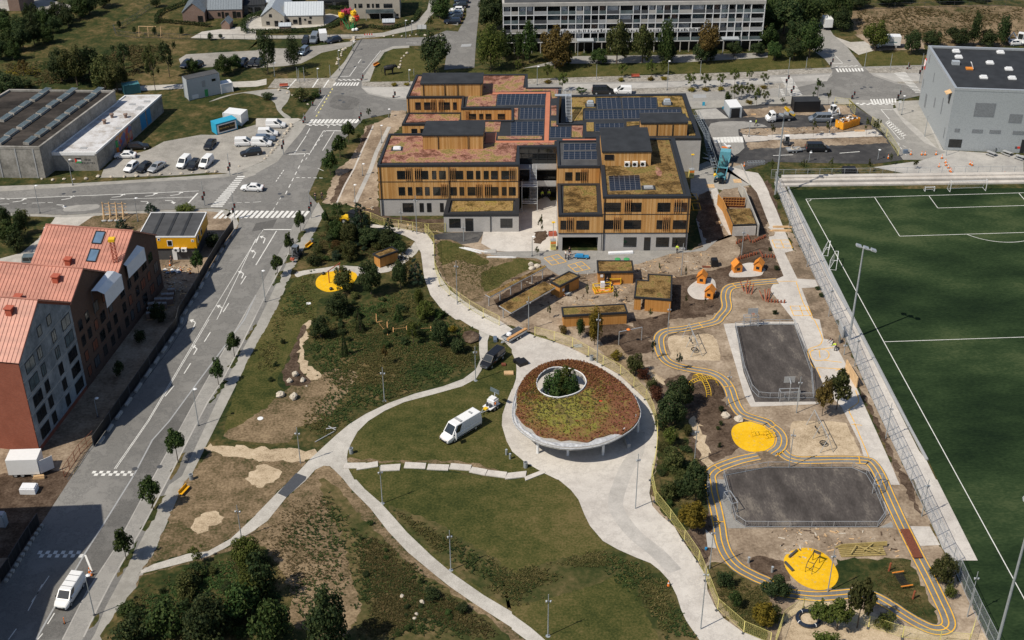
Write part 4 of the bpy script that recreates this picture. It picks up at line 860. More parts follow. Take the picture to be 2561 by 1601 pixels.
def slab():
 A=V3((-55.9,85.2,0));B=V3((9.05,83.05,0));a=atan2(B.y-A.y,B.x-A.x);Lx=(B-A).length
 b=obj_('apartment_block','long white concrete apartment slab with rows of open balconies behind the trees','building',A,a)
 FL=[2.9,5.3,7.65,9.95];top=12.15
 mb=MB();mb.bb(0,Lx,1.6,11,0,top);mb.mk_('wall',M.black,b)
 mb=MB();mb.bb(-.2,Lx+.2,-.15,11.2,top,13.);mb.mk_('fascia',M.cgr,b)
 mb=MB();mb.bb(.3,Lx-.3,.3,10.7,13.,13.1)
 mb.mk_('roof',M.felt_grey,b)
 mb=MB()
 for i in range(9):x=4+i*7.3;mb.bb(x,x+1.2,5,6.2,13.1,14.)
 mb.mk_('roof_vent',M.gmt,b)
 for z in FL:m2=MB();m2.bb(-.1,Lx+.1,-.1,1.6,z-.16,z+.06);m2.mk_('floor_slab',M.wmt,b)
 xs=[.0];pat=[1.93]*6+[3.4,3.4];i=2
 while xs[-1]<Lx-2:xs.append(xs[-1]+pat[i%8]);i+=1
 xs=[x*Lx/xs[-1]for x in xs]
 for x in xs:m2=MB();m2.bb(x-.08,x+.08,-.13,1.6,FL[0]+.06,top);m2.mk_('pier',M.wmt,b)
 cur=[M.wmt,M.gmt,M.glt,M.glass,M.glass,M.black,M.bbrick]
 n=0;rest=MB();rest2=MB()
 for j,z in reversed(list(enumerate(FL))):
  h=(FL[j+1]if j<3 else top+.15)-z
  for x0,x1 in zip(xs,xs[1:]):
   g=MB();g.bb(x0+.08,x1-.08,-.1,-.04,z+.06,z+.95);n+=1
   pan=rng.choice(['glt','glt','gmt','cgr','sdk'])
   if j==1 and 14<x0<50:pan='wmt'
   if n<=96:bl=g.mk_('balcony',M[pan],b)
   else:rest.v,rest.f,rest.m=rest.v+g.v,rest.f+[tuple(i+len(rest.v)for i in f)for f in g.f],rest.m+g.m
   if n<=96:
    w_=MB();w_.bb(x0+.3,x1-.3,1.5,1.58,z+.2,z+h-.35);w_.mk_('window',rng.choice(cur),b)
   else:
    w_=MB();w_.bb(x0+.3,x1-.3,1.5,1.58,z+.2,z+h-.35);rest2.v,rest2.f,rest2.m=rest2.v+w_.v,rest2.f+[tuple(i+len(rest2.v)for i in f)for f in w_.f],rest2.m+w_.m
 tag(rest.mk_('balcony',M.glt,b),kind='stuff');tag(rest2.mk_('window',M.glass,b),kind='stuff')
 m2=MB();m2.bb(14,51,-.17,-.13,FL[1]+.1,FL[1]+1.);m2.cur=1;x=14.3
 while x<50.6:
  ww=RU(.12,.4);hh=RU(.3,.75);m2.bb(x,x+ww,-.19,-.171,FL[1]+.15,FL[1]+.15+hh);x+=ww+RU(.1,.5)
 m2.mk_('banner',[M.wmt,M.sdk],b)
 for i in range(30):x=.5+i*2.2;MB().bb(x-.1,x+.1,-.05,.2,0,FL[0]-.16).mk_('column',M.cgr,b)
 for x in(18.3,54.7):m2=MB();m2.bb(x,x+4.2,-2.2,-.2,3.7,3.9);m2.bb(x+.2,x+.3,-2.1,-2,0,3.7);m2.bb(x+3.9,x+4,-2.1,-2,0,3.7);m2.mk_('entrance_canopy',M.zinc,b)
 return b
slab()
def greyhall():
 O=V3((35.1,21.15,0));F2=V3((38.1,47.5,0));Rr=V3((51.,18.6,0));H=14.1
 a=atan2(Rr.y-O.y,Rr.x-O.x);e=(Rr-O).normalized();bk=V3((37.7,46.3,0))
 b=obj_('sports_hall','big grey metal-clad hall with a black flat roof and domed roof lights','building',O,a)
 c=[loc(p,O,a)for p in(O,O+e*34,bk+e*34,bk)];pgn=[(p.x,p.y)for p in c]
 mt,t,bs=newmat('perforated_cladding');p=N(t,'ShaderNodeTexCoord').outputs['Object']
 v=N(t,'ShaderNodeTexVoronoi',Scale=9.);t.links.new(p,v.inputs['Vector']);col=ramp(t,v.outputs['Distance'],[(.25,(.24,.265,.285)),(.5,(.36,.39,.41))])
 t.links.new(col,bs.inputs['Base Color']);bs.inputs['Roughness'].default_value=.55;bs.inputs['Metallic'].default_value=.15;M.perf=mt
 M.perf_dk=pln('screened_window',(.17,.185,.2),.5,var=.4,sc=8)
 wls(b,pgn,0,H-.55,'perf');frf(b,pgn,H,.5,.45,'felt','steel')
 for s in('1780,487','1805,542','2200,497','2100,596','2278,655','2040,733','2310,741'):
  q=loc(G1('30 '+s,H-.3),O,a);mb=MB();mb.bb(q.x-.8,q.x+.8,q.y-.6,q.y+.6,H-.42,H-.1);mb.prism(inset([(q.x-.8,q.y-.6),(q.x+.8,q.y-.6),(q.x+.8,q.y+.6),(q.x-.8,q.y+.6)],.2),H-.1,H+.15);mb.mk_('roof_light',M.whitep,b)
 q=loc(G1('30 1775,605',H-.3),O,a);mb=MB();mb.bb(q.x-.8,q.x+.8,q.y-.5,q.y+.5,H-.4,H+.4);mb.mk_('roof_fan',M.zinc,b)
 q=loc(G1('30 1905,650',H-.3),O,a);mb=MB();mb.bb(q.x-.7,q.x+.7,q.y-.6,q.y+.6,H-.4,H-.1);hb=mb.mk_('roof_hatch',M.owd,b);m2=MB();m2.bar((q.x+.75,q.y,H-.1),(q.x+.2,q.y,H+1.1),1.2,.12);m2.mk_('hatch_lid',M.whitep,hb)
 for e_ in((1968,972,2135,1108),(2290,1078,2395,1165),(1770,1215,1812,1250),(1935,1222,2030,1260),(2100,1228,2200,1266),(2320,1238,2419,1276)):
  p0,p1=LY(f'30 {e_[0]},{e_[1]} {e_[2]},{e_[3]}',0,O,a);mb=MB();mb.bb(p0.x,p1.x,-.05,.02,p1.z,p0.z);mb.mk_('screened_window',M.perf_dk,b)
 p0,p1=LY('30 1718,1315 1825,1396',0,O,a);wdw(b,p0.x,p1.x,p1.z,p0.z,0,mull=2)
 for e_ in((2340,1385,2355,1405,'sdk'),(2362,1385,2382,1405,'red'),(2405,1320,2419,1450,'frame')):
  p0,p1=LY(f'30 {e_[0]},{e_[1]} {e_[2]},{e_[3]}',0,O,a);mb=MB();mb.bb(p0.x,p1.x,-.06,.02,p1.z,p0.z);mb.mk_('wall_panel',M[e_[4]],b)
 d=V3((c[3].x-c[0].x,c[3].y-c[0].y,0));Lw=d.length;d.normalize();n_=V3((-d.y,d.x,0))
 def onwest(s):
  nn=V3((n_.x,n_.y,0));ca,sa=cos(a),sin(a);wn=V3((nn.x*ca-nn.y*sa,nn.x*sa+nn.y*ca,0));wd=V3((d.x*ca-d.y*sa,d.x*sa+d.y*ca,0));r_=[]
  for q in P(s):k=ray(q);t_=(O-CPOS).dot(wn)/k.dot(wn);X=CPOS+k*t_;r_.append(((X-O).dot(wd),X.z))
  return r_
 def panel(u0,u1,z0,z1,mt,nm,th=.05):
  A,B=d*u0,d*u1;mb=MB();mb.prism([(A.x,A.y),(B.x,B.y),(B.x+n_.x*th,B.y+n_.y*th),(A.x+n_.x*th,A.y+n_.y*th)],z0,z1);return mb.mk_(nm,M[mt],b)
 for s in('1665,930 1635,1080','1590,930 1570,1015','1510,900 1480,1010','1480,750 1465,830','1580,690 1565,780','1540,520 1525,600','1680,1205 1662,1310'):
  (u0,z1),(u1,z0)=onwest('30 '+s);panel(min(u0,u1),max(u0,u1)+.3,min(z0,z1),max(z0,z1),'perf_dk','screened_window')
 (u0,z1),(u1,z0)=onwest('30 1730,905 1705,970');panel(min(u0,u1),max(u0,u1),min(z0,z1),max(z0,z1)+.6,'black','window')
 A=d*(u0+.2)+n_*.05;mb=MB();mb.bar((A.x,A.y,z1+1.),(A.x+n_.x*1.1,A.y+n_.y*1.1,z1+.5),1.9,.08);mb.mk_('open_shutter',M.plank,b)
 (u0,z1),(u1,z0)=onwest('30 1505,560 1480,660');sg=panel(min(u0,u1),max(u0,u1),min(z0,z1)+.3,max(z0,z1),'red','wall_sign',.15)
 um,zm=(u0+u1)/2,(z0+z1)/2+.4;mb=MB();ring_=[]
 for i in range(17):t=2*math.pi*i/16;q=d*(um+.55*cos(t))+n_*.17;ring_.append((q.x,q.y,zm+.7*sin(t)))
 mb.tube(ring_,.1,5);mb.mk_('round_emblem',M.whitep,sg)
greyhall()
def redblock():
 A=V3((-132.,-74.2,0));B=V3((-121.85,-26.95,0));a=atan2(B.y-A.y,B.x-A.x);dep=17.
 b=obj_('brick_apartment_house','brick apartment house under construction with three red metal gable roofs','building',A,a)
 units=[(0,16.4,15.8,15.8,8.,21.2,'redbrick'),(16.42,31.,15.6,12.6,22.,18.5,'dbrick'),(31.02,48.3,10.9,10.4,40.1,15.5,'dbrick')]
 for k,(u0,u1,e0,e1,up,zp,bm)in enumerate(units):
  D=dep+(12 if k<2 else-2);mb=MB()
  f=[(u0,0,0),(u1,0,0),(u1,0,e1),(up,0,zp),(u0,0,e0)];g=[(x,D,z)for x,y,z in f]
  mb.q(*f);mb.q(*g[::-1]);mb.q(f[0],f[4],g[4],g[0]);mb.q(f[1],g[1],g[2],f[2]);mb.q(f[4],f[3],g[3],g[4]);mb.q(f[3],f[2],g[2],g[3]);mb.mk_('wall',M[bm],b)
  rb=MB()
  for(p,q)in(((u0,e0),(up,zp)),((u1,e1),(up,zp))):
   pv_,qv=V3((p[0],0,p[1])),V3((q[0],0,q[1]));dd=(qv-pv_).normalized();pv_=pv_-dd*.25
   o_=V3((0,0,.14))
   rb.q(pv_+o_+V3((0,-.25,0)),qv+o_+V3((0,-.25,0)),qv+o_+V3((0,D+.2,0)),pv_+o_+V3((0,D+.2,0)))
   rb.q(pv_+V3((0,-.25,-.06)),qv+V3((0,-.25,-.06)),qv+o_+V3((0,-.25,0)),pv_+o_+V3((0,-.25,0)))
   rb.cur=1;y=-.2
   while y<D:rb.bar(pv_+o_+V3((0,y,.03)),qv+o_+V3((0,y,.03)),.05,.07);y+=.62
   rb.cur=0
  rb.bar((up,-.25,zp+.16),(up,D+.2,zp+.16),.3,.08)
  rf=rb.mk_('roof',[M.redroof,M.red_seam],b)
 def onwall(s):
  n_=V3((-sin(a),cos(a),0));out=[]
  for q in P(s):r_=ray(q);t=(A-CPOS).dot(n_)/r_.dot(n_);out.append(loc(CPOS+r_*t,A,a))
  return out
 mb=MB();mb.q((.05,-.06,.8),(16.3,-.06,.8),(16.3,-.06,15.4),(8,-.06,20.7),(.05,-.06,15.5));mb.mk_('concrete_gable',M.conc_gable,b)
 mb=MB()
 for z in(3.7,6.5,9.4,12.3,15.):mb.bb(.05,16.3,-.1,-.05,z-.05,z+.05)
 mb.mk_('panel_joint',M.cgr,b)
 for z,n_ in((1.3,4),(4.2,4),(7.,4),(9.9,4),(12.8,4)):
  for x,wd in((1.3,2.6),(5.,1.25),(9.6,1.25),(12.9,2.6)):
   wdw(b,x,x+wd,z,z+1.9,-.1,mat='glt' if z>9 else 'glass',mull=1,rail=False)
 for x in(6.2,9.2):wdw(b,x,x+1.2,16,17.6,-.1,mat='glt',rail=False)
 for k,(u0,u1,e0,e1,up,zp,bm)in enumerate(units[1:]):
  for z in(1.4,4.2,7.,9.8,12.4):
   if z+2>min(e0,e1):continue
   x=u0+1.2
   while x+1.6<u1:
    wd=rng.choice([1.2,1.7]);mt=rng.choice(['glass','glass','glass','red_wood','sdk']);wdw(b,x,x+wd,z,z+1.8,-.02,mat=mt,rail=False);x+=wd+RU(1.,1.8)
 def onroof(s,k):
  u0,u1,e0,e1,up,zp,bm=units[k];p0,p1=V3((u0,0,e0)),V3((up,0,zp));n=(p1-p0).cross(V3((0,1,0)))
  ca,sa=cos(a),sin(a);nw=V3((n.x*ca-n.y*sa,n.x*sa+n.y*ca,n.z));o_=V3((A.x+p0.x*ca,A.y+p0.x*sa,p0.z));r_=ray(P(s)[0]);t=(o_-CPOS).dot(nw)/r_.dot(nw);return loc(CPOS+r_*t,A,a)
 for s,k in(('01 650,985',2),('01 535,1150',1),('01 180,1340',1),('01 95,1455',0)):
  q=onroof(s,k);mb=MB();mb.bb(q.x-.45,q.x+.45,q.y-.45,q.y+.45,q.z-.3,q.z+1.);mb.bb(q.x-.6,q.x+.6,q.y-.6,q.y+.6,q.z+1.,q.z+1.12);mb.mk_('chimney',M.rpt,b)
 for s in('01 935,740','01 883,908'):
  u0,u1,e0,e1,up,zp,bm=units[2];q=onroof(s,2);dd=V3((up-u0,0,zp-e0)).normalized();nn=V3((-dd.z,0,dd.x))
  c0=q+nn*.22;mb=MB();vs=[c0-dd*1.2+V3((0,-.8,0)),c0+dd*1.2+V3((0,-.8,0)),c0+dd*1.2+V3((0,.8,0)),c0-dd*1.2+V3((0,.8,0))]
  for i in range(4):mb.bar(vs[i],vs[(i+1)%4],.14,.14)
  w_=mb.mk_('roof_window',M.frame,b);g=MB();g.q(*[v-nn*.02 for v in vs]);g.mk_('pane',M.skyglass,w_)
M.skyglass=pln('roof_window_glass',(.1,.17,.26),.12,var=.2,sc=.8,spec=.8)
M.red_seam=pln('red_metal_seam',(.3,.09,.07),.5);M.rpt=pln('chimney_red',(.4,.1,.06),.6)
M.conc_gable=grd('bare_concrete',[(.16,.18,.2),(.24,.26,.28),(.32,.34,.36)],(.15,.6,3),(.4,.35,.25))
redblock()
nb=obj_('brick_apartment_house','next brick apartment house down the street, just outside the left picture edge','building',(-134,-125,0))
pr_=[(0,0),(0,15.3),(16.2,15.3),(19.1,16.9),(22.7,19.4),(25.7,20.9),(30.9,19.1),(30.9,0)]
mb=MB();mb.q(*[(0,y,z)for y,z in pr_]);mb.q(*[(-18,y,z)for y,z in pr_[::-1]]);mb.q((0,0,0),(-18,0,0),(-18,0,15.3),(0,0,15.3));mb.q((0,30.9,0),(0,30.9,19.1),(-18,30.9,19.1),(-18,30.9,0));mb.mk_('wall',M.dbrick,nb)
mb=MB();[mb.q((.2,a[0],a[1]+.05),(.2,b[0],b[1]+.05),(-18.2,b[0],b[1]+.05),(-18.2,a[0],a[1]+.05))for a,b in zip(pr_[1:6],pr_[2:7])];mb.mk_('roof',M.redroof,nb)
def sitecabin():
 O=G1('01 1500,965');E1=G1('01 1887,950');a=atan2(E1.y-O.y,E1.x-O.x)-R(4)
 c=[loc(p,O,a)for p in G('01 1470,718 1845,722 2015,492 1390,495',5.)]
 x0,x1=-3.2,c[1].x;y0,y1=c[1].y,c[2].y
 b=obj_('site_cabin','bright yellow two-storey site cabin with a dark felt roof in four bays','site office',O,a)
 pgn=[(x0,y0),(x1,y0),(x1+.2,y1),(x0+.2,y1)]
 wls(b,pgn,2.5,4.85,'cabin');wls(b,inset(pgn,.25),0,2.5,'sdk','lower_storey');frf(b,pgn,5.,.12,.16,'felt_grey','wmt')
 mb=MB()
 for i in range(1,4):x=x0+(x1-x0)*i/4;mb.bb(x-.25,x+.25,y0+.2,y1-.2,4.86,4.96)
 mb.mk_('roof_joint',M.felt,b)
 def w_(s,door=False):
  p,q=LY(s,y0,O,a);mb=MB();mb.bb(p.x,q.x,y0-.04,y0+.02,q.z,p.z);f=mb.mk_('window',M.whitep,b);g=MB();g.bb(p.x+.12,q.x-.12,y0-.06,y0-.03,q.z+.12,p.z-.12);g.mk_('pane',M.glass,f)
 w_('01 1575,760 1635,815');w_('01 1485,740 1515,765');w_('01 1805,755 1835,775')
 for s in('01 1668,850','01 1740,850'):
  p=LY(s,y0-.3,O,a)[0];mb=MB();mb.bb(p.x-.5,p.x+.5,y0-.5,y0-.05,p.z-.35,p.z+.35);k=mb.mk_('cooling_unit',M.whitep,b);m2=MB();m2.lth([(.25,0),(.25,.02)],12);f=m2.mk_('fan',M.sdk,k);f.rotation_euler=(R(90),0,0);f.location=(p.x-.1,y0-.5,p.z)
 p,q=LY('01 1630,875 1685,965',y0+.25,O,a);mb=MB();mb.bb(p.x,q.x,y0+.16,y0+.27,0,2.2);mb.mk_('door',M.whitep,b)
 mb=MB()
 for yy in(1.6,4.2):mb.box((x1+.1,y0+yy,3.7),(.12,1.,1.2));
 mb.mk_('window',M.whitep,b);mb=MB()
 for yy in(1.6,4.2):mb.box((x1+.14,y0+yy,3.7),(.12,.8,1.))
 mb.mk_('pane',M.glass,b.children[-1]if b.children else b)
sitecabin()
def workshop():
 q=G('00 370,1390 1085,855 360,855 0,1385',7.);O=V3((q[0].x,q[0].y,0));a=atan2(q[0].y-q[3].y,q[0].x-q[3].x)
 b=obj_('workshop_hall','low concrete hall with a dark roof and three rows of glazed roof lights','workshop',O,a)
 c=[loc(p,O,a)for p in q];pgn=[(-26,0),(0,0),(c[1].x,c[1].y),(-17.5,c[1].y)]
 wls(b,pgn,0,6.5,'conc_wall');frf(b,pgn,7.,.4,.45,'roofbrown','conc_wall')
 mb=MB()
 for i in range(7):mb.bb(-1.5-i*3.7-.12,-1.5-i*3.7+.12,-.08,.05,0,6.6)
 mb.mk_('pilaster',M.gmt,b)
 d=V3((c[1].x,c[1].y,0)).normalized();an=atan2(d.y,d.x)
 for row in('55,1120 150,1055 240,995 345,930 425,872','30,1335 110,1265 225,1190 315,1125 405,1060 500,990 600,928 675,872','290,1335 395,1262 500,1188 585,1120 675,1052 765,990 855,928 925,868'):
  for p in[loc(v,O,a)for v in G('00 '+row,6.7)]:
   mb=MB();mb.box((p.x,p.y,6.85),(3.5,1.35,.5),an);o_=mb.mk_('roof_light',M.conc_wall,b)
   g=MB();nx=6
   for i in range(nx):u=-1.6+3.2*i/nx;v0=V3((p.x,p.y,0));e=V3((cos(an),sin(an),0));f=V3((-e.y,e.x,0));g.q(*[(v0+e*(u+s_*3.2/nx*.9)+f*t_)[:2]+(h_,)for s_,t_,h_ in((0,-.6,7.12),(1,-.6,7.12),(1,.6,7.22),(0,.6,7.22))])
   g.mk_('pane',M.glt,o_)
 q=G('00 480,1440 905,1440 1525,895 1180,900',4.2);O2=V3((q[1].x,q[1].y,0));a2=atan2(q[1].y-q[0].y,q[1].x-q[0].x)
 b2=obj_('painted_annex','long annex with a patchy white roof and mural-painted concrete walls','workshop',O2,a2);c=[loc(p,O2,a2)for p in q];pgn=[(p.x,p.y)for p in c]
 wls(b2,pgn,0,3.9,'conc_wall');frf(b2,pgn,4.2,.25,.3,'roofwhite','wmt')
 mb=MB();mb.bb(c[0].x,c[1].x-.3,-.06,.02,3.5,3.9);mb.mk_('fascia',M.wmt,b2)
 e=V3((c[2].x-c[1].x,c[2].y-c[1].y,0));Le=e.length;e.normalize();n_=V3((e.y,-e.x,0))
 for u0,u1,m_ in((.27*Le,.5*Le,'mural'),(.64*Le,.72*Le,'blue'),(.74*Le,.8*Le,'blue')):
  A_,B_=e*u0,e*u1;mb=MB();mb.prism([(A_.x,A_.y),(B_.x,B_.y),(B_.x+n_.x*.05,B_.y+n_.y*.05),(A_.x+n_.x*.05,A_.y+n_.y*.05)],.3,3.8);mb.mk_('mural',M[m_],b2)
 for s in('790,1398','1390,958','1310,1030','1330,1012','1250,985','1125,1212'):
  p=loc(G1('00 '+s,4),O2,a2);mb=MB();mb.box((p.x,p.y,3.98),(1.4,.9,.04));mb.mk_('roof_patch',M.gmt,b2)
 for s in('1190,1110','1060,1110','990,1168'):
  p=loc(G1('00 '+s,4),O2,a2);mb=MB();mb.lth([(.35,0),(.35,.7),(.5,.75),(.5,.95),(.2,1.05)],10,(p.x,p.y,3.9));mb.mk_('roof_vent',M.bbrick,b2)
 for s,top,c1,c2 in(('1075,1450',1350,'pink','teal_lt'),('1110,1450',1330,'green','orange'),('1130,1420',1300,'sdk','blue')):
  p=G1('00 '+s);h=hgt_(p,P(f'00 {s.split(",")[0]},{top}')[0]);t=obj_('paint_silo',{'pink':'pink and turquoise painted tank by the annex wall','green':'green and orange painted tank by the annex wall','sdk':'dark blue painted tank by the annex wall'}[c1],'tank',p,0,'painted tanks')
  mb=MB();mb.lth([(.5,0),(.5,h*.5)],14);mb.mk_('tank_base',M[c2],t);mb=MB();mb.lth([(.5,h*.5),(.5,h),(.42,h+.03)],14);mb.mk_('tank_top',M[c1],t)
M.conc_wall=grd('weathered_concrete',[(.16,.155,.14),(.26,.25,.23),(.36,.345,.32)],(.12,.5,2.5),(.4,.35,.25))
M.roofbrown=grd('brown_roof_felt',[(.022,.02,.019),(.038,.034,.031),(.065,.056,.05)],(.1,.4,3),(.4,.35,.25),stretch=(.4,1,1))
M.roofwhite=grd('white_roof_felt',[(.35,.33,.31),(.52,.52,.53),(.6,.61,.63)],(.15,.6,3),(.5,.3,.2),crack=((.25,.18,.12),.5,.25))
mt,t,bs=newmat('mural_paint');p=psn(t);v=N(t,'ShaderNodeTexVoronoi',Scale=1.1);t.links.new(p,v.inputs['Vector']);hs=N(t,'ShaderNodeSeparateColor');t.links.new(v.outputs['Color'],hs.inputs[0]);col=ramp(t,hs.outputs[0],[(0,(.5,.1,.08)),(.3,(.55,.25,.08)),(.5,(.5,.3,.25)),(.7,(.15,.18,.35)),(1,(.6,.45,.15))],'CONSTANT');t.links.new(col,bs.inputs['Base Color']);M.mural=mt
M.pink=pln('pink_paint',(.6,.1,.2),.6);M.teal_lt=pln('turquoise_paint',(.15,.5,.5),.6);M.green=pln('green_paint',(.05,.3,.1),.6)
workshop()
an_=[o for o in COL.objects if o.name=='painted_annex'][0];fo=an_.location;fa=an_.rotation_euler.z
f0,f1=LY('S 186.3,395.4 204.2,407.6',-.02,fo,fa);dz=(f0.z-f1.z)/3
for i,m_ in enumerate(('green','wmt','black')):MB().bb(f0.x,f1.x,-.05,.02,f1.z+dz*i,f1.z+dz*(i+1)).mk_('flag_stripe',M[m_],an_)
MB().q((f0.x,-.06,f1.z),(f0.x+.55,-.06,f1.z+1.5*dz),(f0.x,-.06,f0.z)).mk_('flag_triangle',M.red,an_)
for tx,q,sz in(('FREE','S 219,400.5',.62),('PALESTIN','S 221,408',.62),('ENR','S 177.5,403',.7)):g_=LY(q,-.02,fo,fa)[0];text(an_,tx,sz,(g_.x,-.03,g_.z),(R(90),0,0),'sdk','graffiti')
def house(name,lb_,sL,sR,dep,eave,ridge,wm,rm,front_gable=False,wins_=(),chim=0,cat='house',over=.15):
 O=G1(sL);E1=G1(sR);a=atan2(E1.y-O.y,E1.x-O.x);W=(E1-O).length
 b=obj_(name,lb_,cat,O,a)
 mb=MB();rb=MB()
 if front_gable:
  f=[(0,0,0),(W,0,0),(W,0,eave),(W/2,0,ridge),(0,0,eave)];g=[(x,dep,z)for x,y,z in f];mb.q(*f);mb.q(*g[::-1]);mb.q(f[0],f[4],g[4],g[0]);mb.q(f[1],g[1],g[2],f[2])
  for p,q in((f[4],f[3]),(f[2],f[3])):P_,Q_=V3(p),V3(q);dd=(Q_-P_).normalized()*over;P_-=dd;u=V3((0,0,.12));rb.q(P_+u-V3((0,over,0)),Q_+u-V3((0,over,0)),Q_+u+V3((0,dep+over,0)),P_+u+V3((0,dep+over,0)));rb.q(P_-V3((0,over,0)),Q_-V3((0,over,0)),Q_+u-V3((0,over,0)),P_+u-V3((0,over,0)))
  rb.cur=1;y=0
  while y<dep:
   for p,q in((f[4],f[3]),(f[2],f[3])):rb.bar(V3(p)+V3((0,y,.15)),V3(q)+V3((0,y,.15)),.05,.06)
   y+=.7
 else:
  f=[(0,0,0),(0,dep,0),(0,dep,eave),(0,dep/2,ridge),(0,0,eave)];g=[(W,y,z)for x,y,z in f];mb.q(*f[::-1]);mb.q(*g);mb.q(f[0],g[0],g[4],f[4]);mb.q(f[1],f[2],g[2],g[1])
  for p,q in((f[4],f[3]),(f[2],f[3])):P_,Q_=V3(p),V3(q);dd=(Q_-P_).normalized()*over;P_-=dd;u=V3((0,0,.12));X_=V3((over,0,0));W_=V3((W,0,0));rb.q(P_+u-X_,Q_+u-X_,Q_+u+W_+X_,P_+u+W_+X_);rb.q(P_-X_,P_+W_+X_,P_+u+W_+X_,P_+u-X_)
  rb.cur=1;x=0
  while x<W:
   for p,q in((f[4],f[3]),(f[2],f[3])):rb.bar(V3(p)+V3((x,0,.15)),V3(q)+V3((x,0,.15)),.05,.06)
   x+=.7
 mb.mk_('wall',M[wm],b);rb.mk_('roof',[M[rm],M[rm]],b)
 for x0,x1,z0,z1 in wins_:wdw(b,x0*W,x1*W,z0,z1,-.02,door=z0<.1,rail=False)
 return b
H_='@440/0/600'
house('brick_house','dark brown brick house with its gable to the playground',f'{H_} 75,225',f'{H_} 298,222',9,2.7,5.2,'bbrick','zinc_dk',True,[(.68,.9,.05,1.7)])
house('brick_house','dark brown brick house with a long grey tiled roof',f'{H_} 330,190',f'{H_} 672,182',7,2.5,5.6,'bbrick','zinc_dk',False,[(.28,.36,.7,1.7),(.4,.46,.05,1.9),(.5,.6,.5,1.6),(.72,.82,.05,1.9),(.84,.95,.3,1.7)])
house('buff_house','buff brick house with a pale zinc gable facing the road',f'{H_} 868,268',f'{H_} 1100,270',12,2.9,5.3,'ybrick','zinc',True,[(.2,.35,.5,1.4),(.35,.47,2.6,3.4),(.56,.72,.05,1.6),(.82,.92,.7,1.6)])
house('buff_house','buff brick house with a long pale zinc roof',f'{H_} 1103,255',f'{H_} 1490,248',6.5,2.6,5.2,'ybrick','zinc',False,[(.04,.12,.6,1.6),(.21,.32,.4,1.5),(.36,.42,.05,2.1),(.5,.55,1.2,1.7),(.6,.68,.3,1.1),(.64,.7,1.7,2.2)])
for l_,s1,s2 in(('dark timber shed with a grey roof beside the path',f'{H_} 462,295',f'{H_} 545,298'),):house('garden_shed',l_,s1,s2,3.2,1.5,2.6,'bbrick','zinc_dk',True,cat='shed')
for l_,s1,s2 in(('small shed with a white ribbed roof before the buff house',f'{H_} 1045,315',f'{H_} 1160,312'),('small shed with a white ribbed roof before the cube house',f'{H_} 2088,275',f'{H_} 2205,272')):house('garden_shed',l_,s1,s2,1.8,1.3,1.9,'bbrick','zinc',False,cat='shed')
house('dark_pavilion','low dark building with roof lights behind the brick house',f'{H_} 690,150',f'{H_} 905,140',7,2.6,3.4,'sdk','felt',False,[(.2,.4,.3,2),(.5,.8,.3,2)],cat='building')
house('dark_pavilion','low dark building with a long roof between the buff houses',f'{H_} 1440,95',f'{H_} 1790,85',6,2.4,2.9,'sdk','felt',False,[(.1,.4,.3,2),(.5,.9,.3,2)],cat='building')
house('buff_house','white ribbed roof house partly cut by the top edge',f'{H_} 915,118',f'{H_} 1120,112',12,2.6,6.5,'ybrick','zinc',False)
def cube():
 O=G1(f'{H_} 1755,190');E1=G1(f'{H_} 2262,180');a=atan2(E1.y-O.y,E1.x-O.x);W=(E1-O).length
 b=obj_('cube_house','pale grey brick two-storey flat-roofed house with a terrace','house',O,a)
 pgn=[(0,0),(W,0),(W,10),(0,10)];wls(b,pgn,0,6.5,'ybrick');frf(b,pgn,6.9,.3)
 wins(b,H_,0,[(38,78,[(1798,1818),(1838,1880),(1922,1954),(1975,1996),(2012,2052),(2092,2182)]),(138,160,[(1782,1802),(2222,2244)])],O,a)
 p,q=LY(f'{H_} 1955,132 2190,200',0,O,a);mb=MB();mb.bb(p.x,q.x,-.03,.02,.05,p.z);mb.mk_('porch_opening',M.black,b)
 p,q=LY(f'{H_} 1912,95 2198,128',-1.5,O,a);mb=MB();mb.bb(p.x,q.x,-1.6,-.02,q.z-.1,q.z);
 for x in(p.x,(p.x+q.x)/2,q.x):mb.bb(x-.06,x+.06,-1.6,-1.48,0,q.z)
 mb.mk_('terrace',M.gmt,b);m2=MB();m2.bb(p.x,q.x,-1.62,-1.58,q.z,p.z);m2.mk_('balustrade',M.glt,b)
cube()
def tower():
 O=G1('00 90,105');E1=G1('00 195,105');a=atan2(E1.y-O.y,E1.x-O.x);W=(E1-O).length
 b=obj_('brick_tower','brown brick tower block corner at the upper left edge of the picture','building',O,a)
 pgn=[(0,0),(W,0),(W+1.6,7),(1.6,7)];wls(b,pgn,0,8.9,'bbrick');frf(b,pgn,9.3,.3)
tower()
def cntr(lb_,sL,sR,dep,h,mat,roof=None,wns=(),name='container',cat='container',ribs=True,mark=None):
 O=G1(sL);E1=G1(sR);a=atan2(E1.y-O.y,E1.x-O.x);W=(E1-O).length
 b=obj_(name,lb_,cat,O,a);mb=MB();mb.bb(0,W,0,dep,.08,h)
 mb.mk_('body',M[mat],b)
 if ribs:
  for y in(-.04,dep):
   mb=MB();x=.25
   while x<W-.2:mb.bb(x,x+.1,y,y+.04,.2,h-.15);x+=.26
   mb.mk_('rib',M[mat],b)
 mb=MB();mb.bb(-.03,W+.03,-.05,dep+.05,h,h+.06);mb.mk_('roof',M[roof or mat],b)
 mb=MB()
 for x in(0,W):
  for y in(0,dep):mb.bb(x-.09,x+.09,y-.09,y+.09,0,h+.02)
 mb.mk_('corner_post',M[mat],b)
 for x0,x1,z0,z1,mm in wns:mb=MB();mb.bb(x0*W,x1*W,-.07,-.01,z0,z1);mb.mk_('window' if mm!='green' else 'door',M[mm],b)
 return b,W
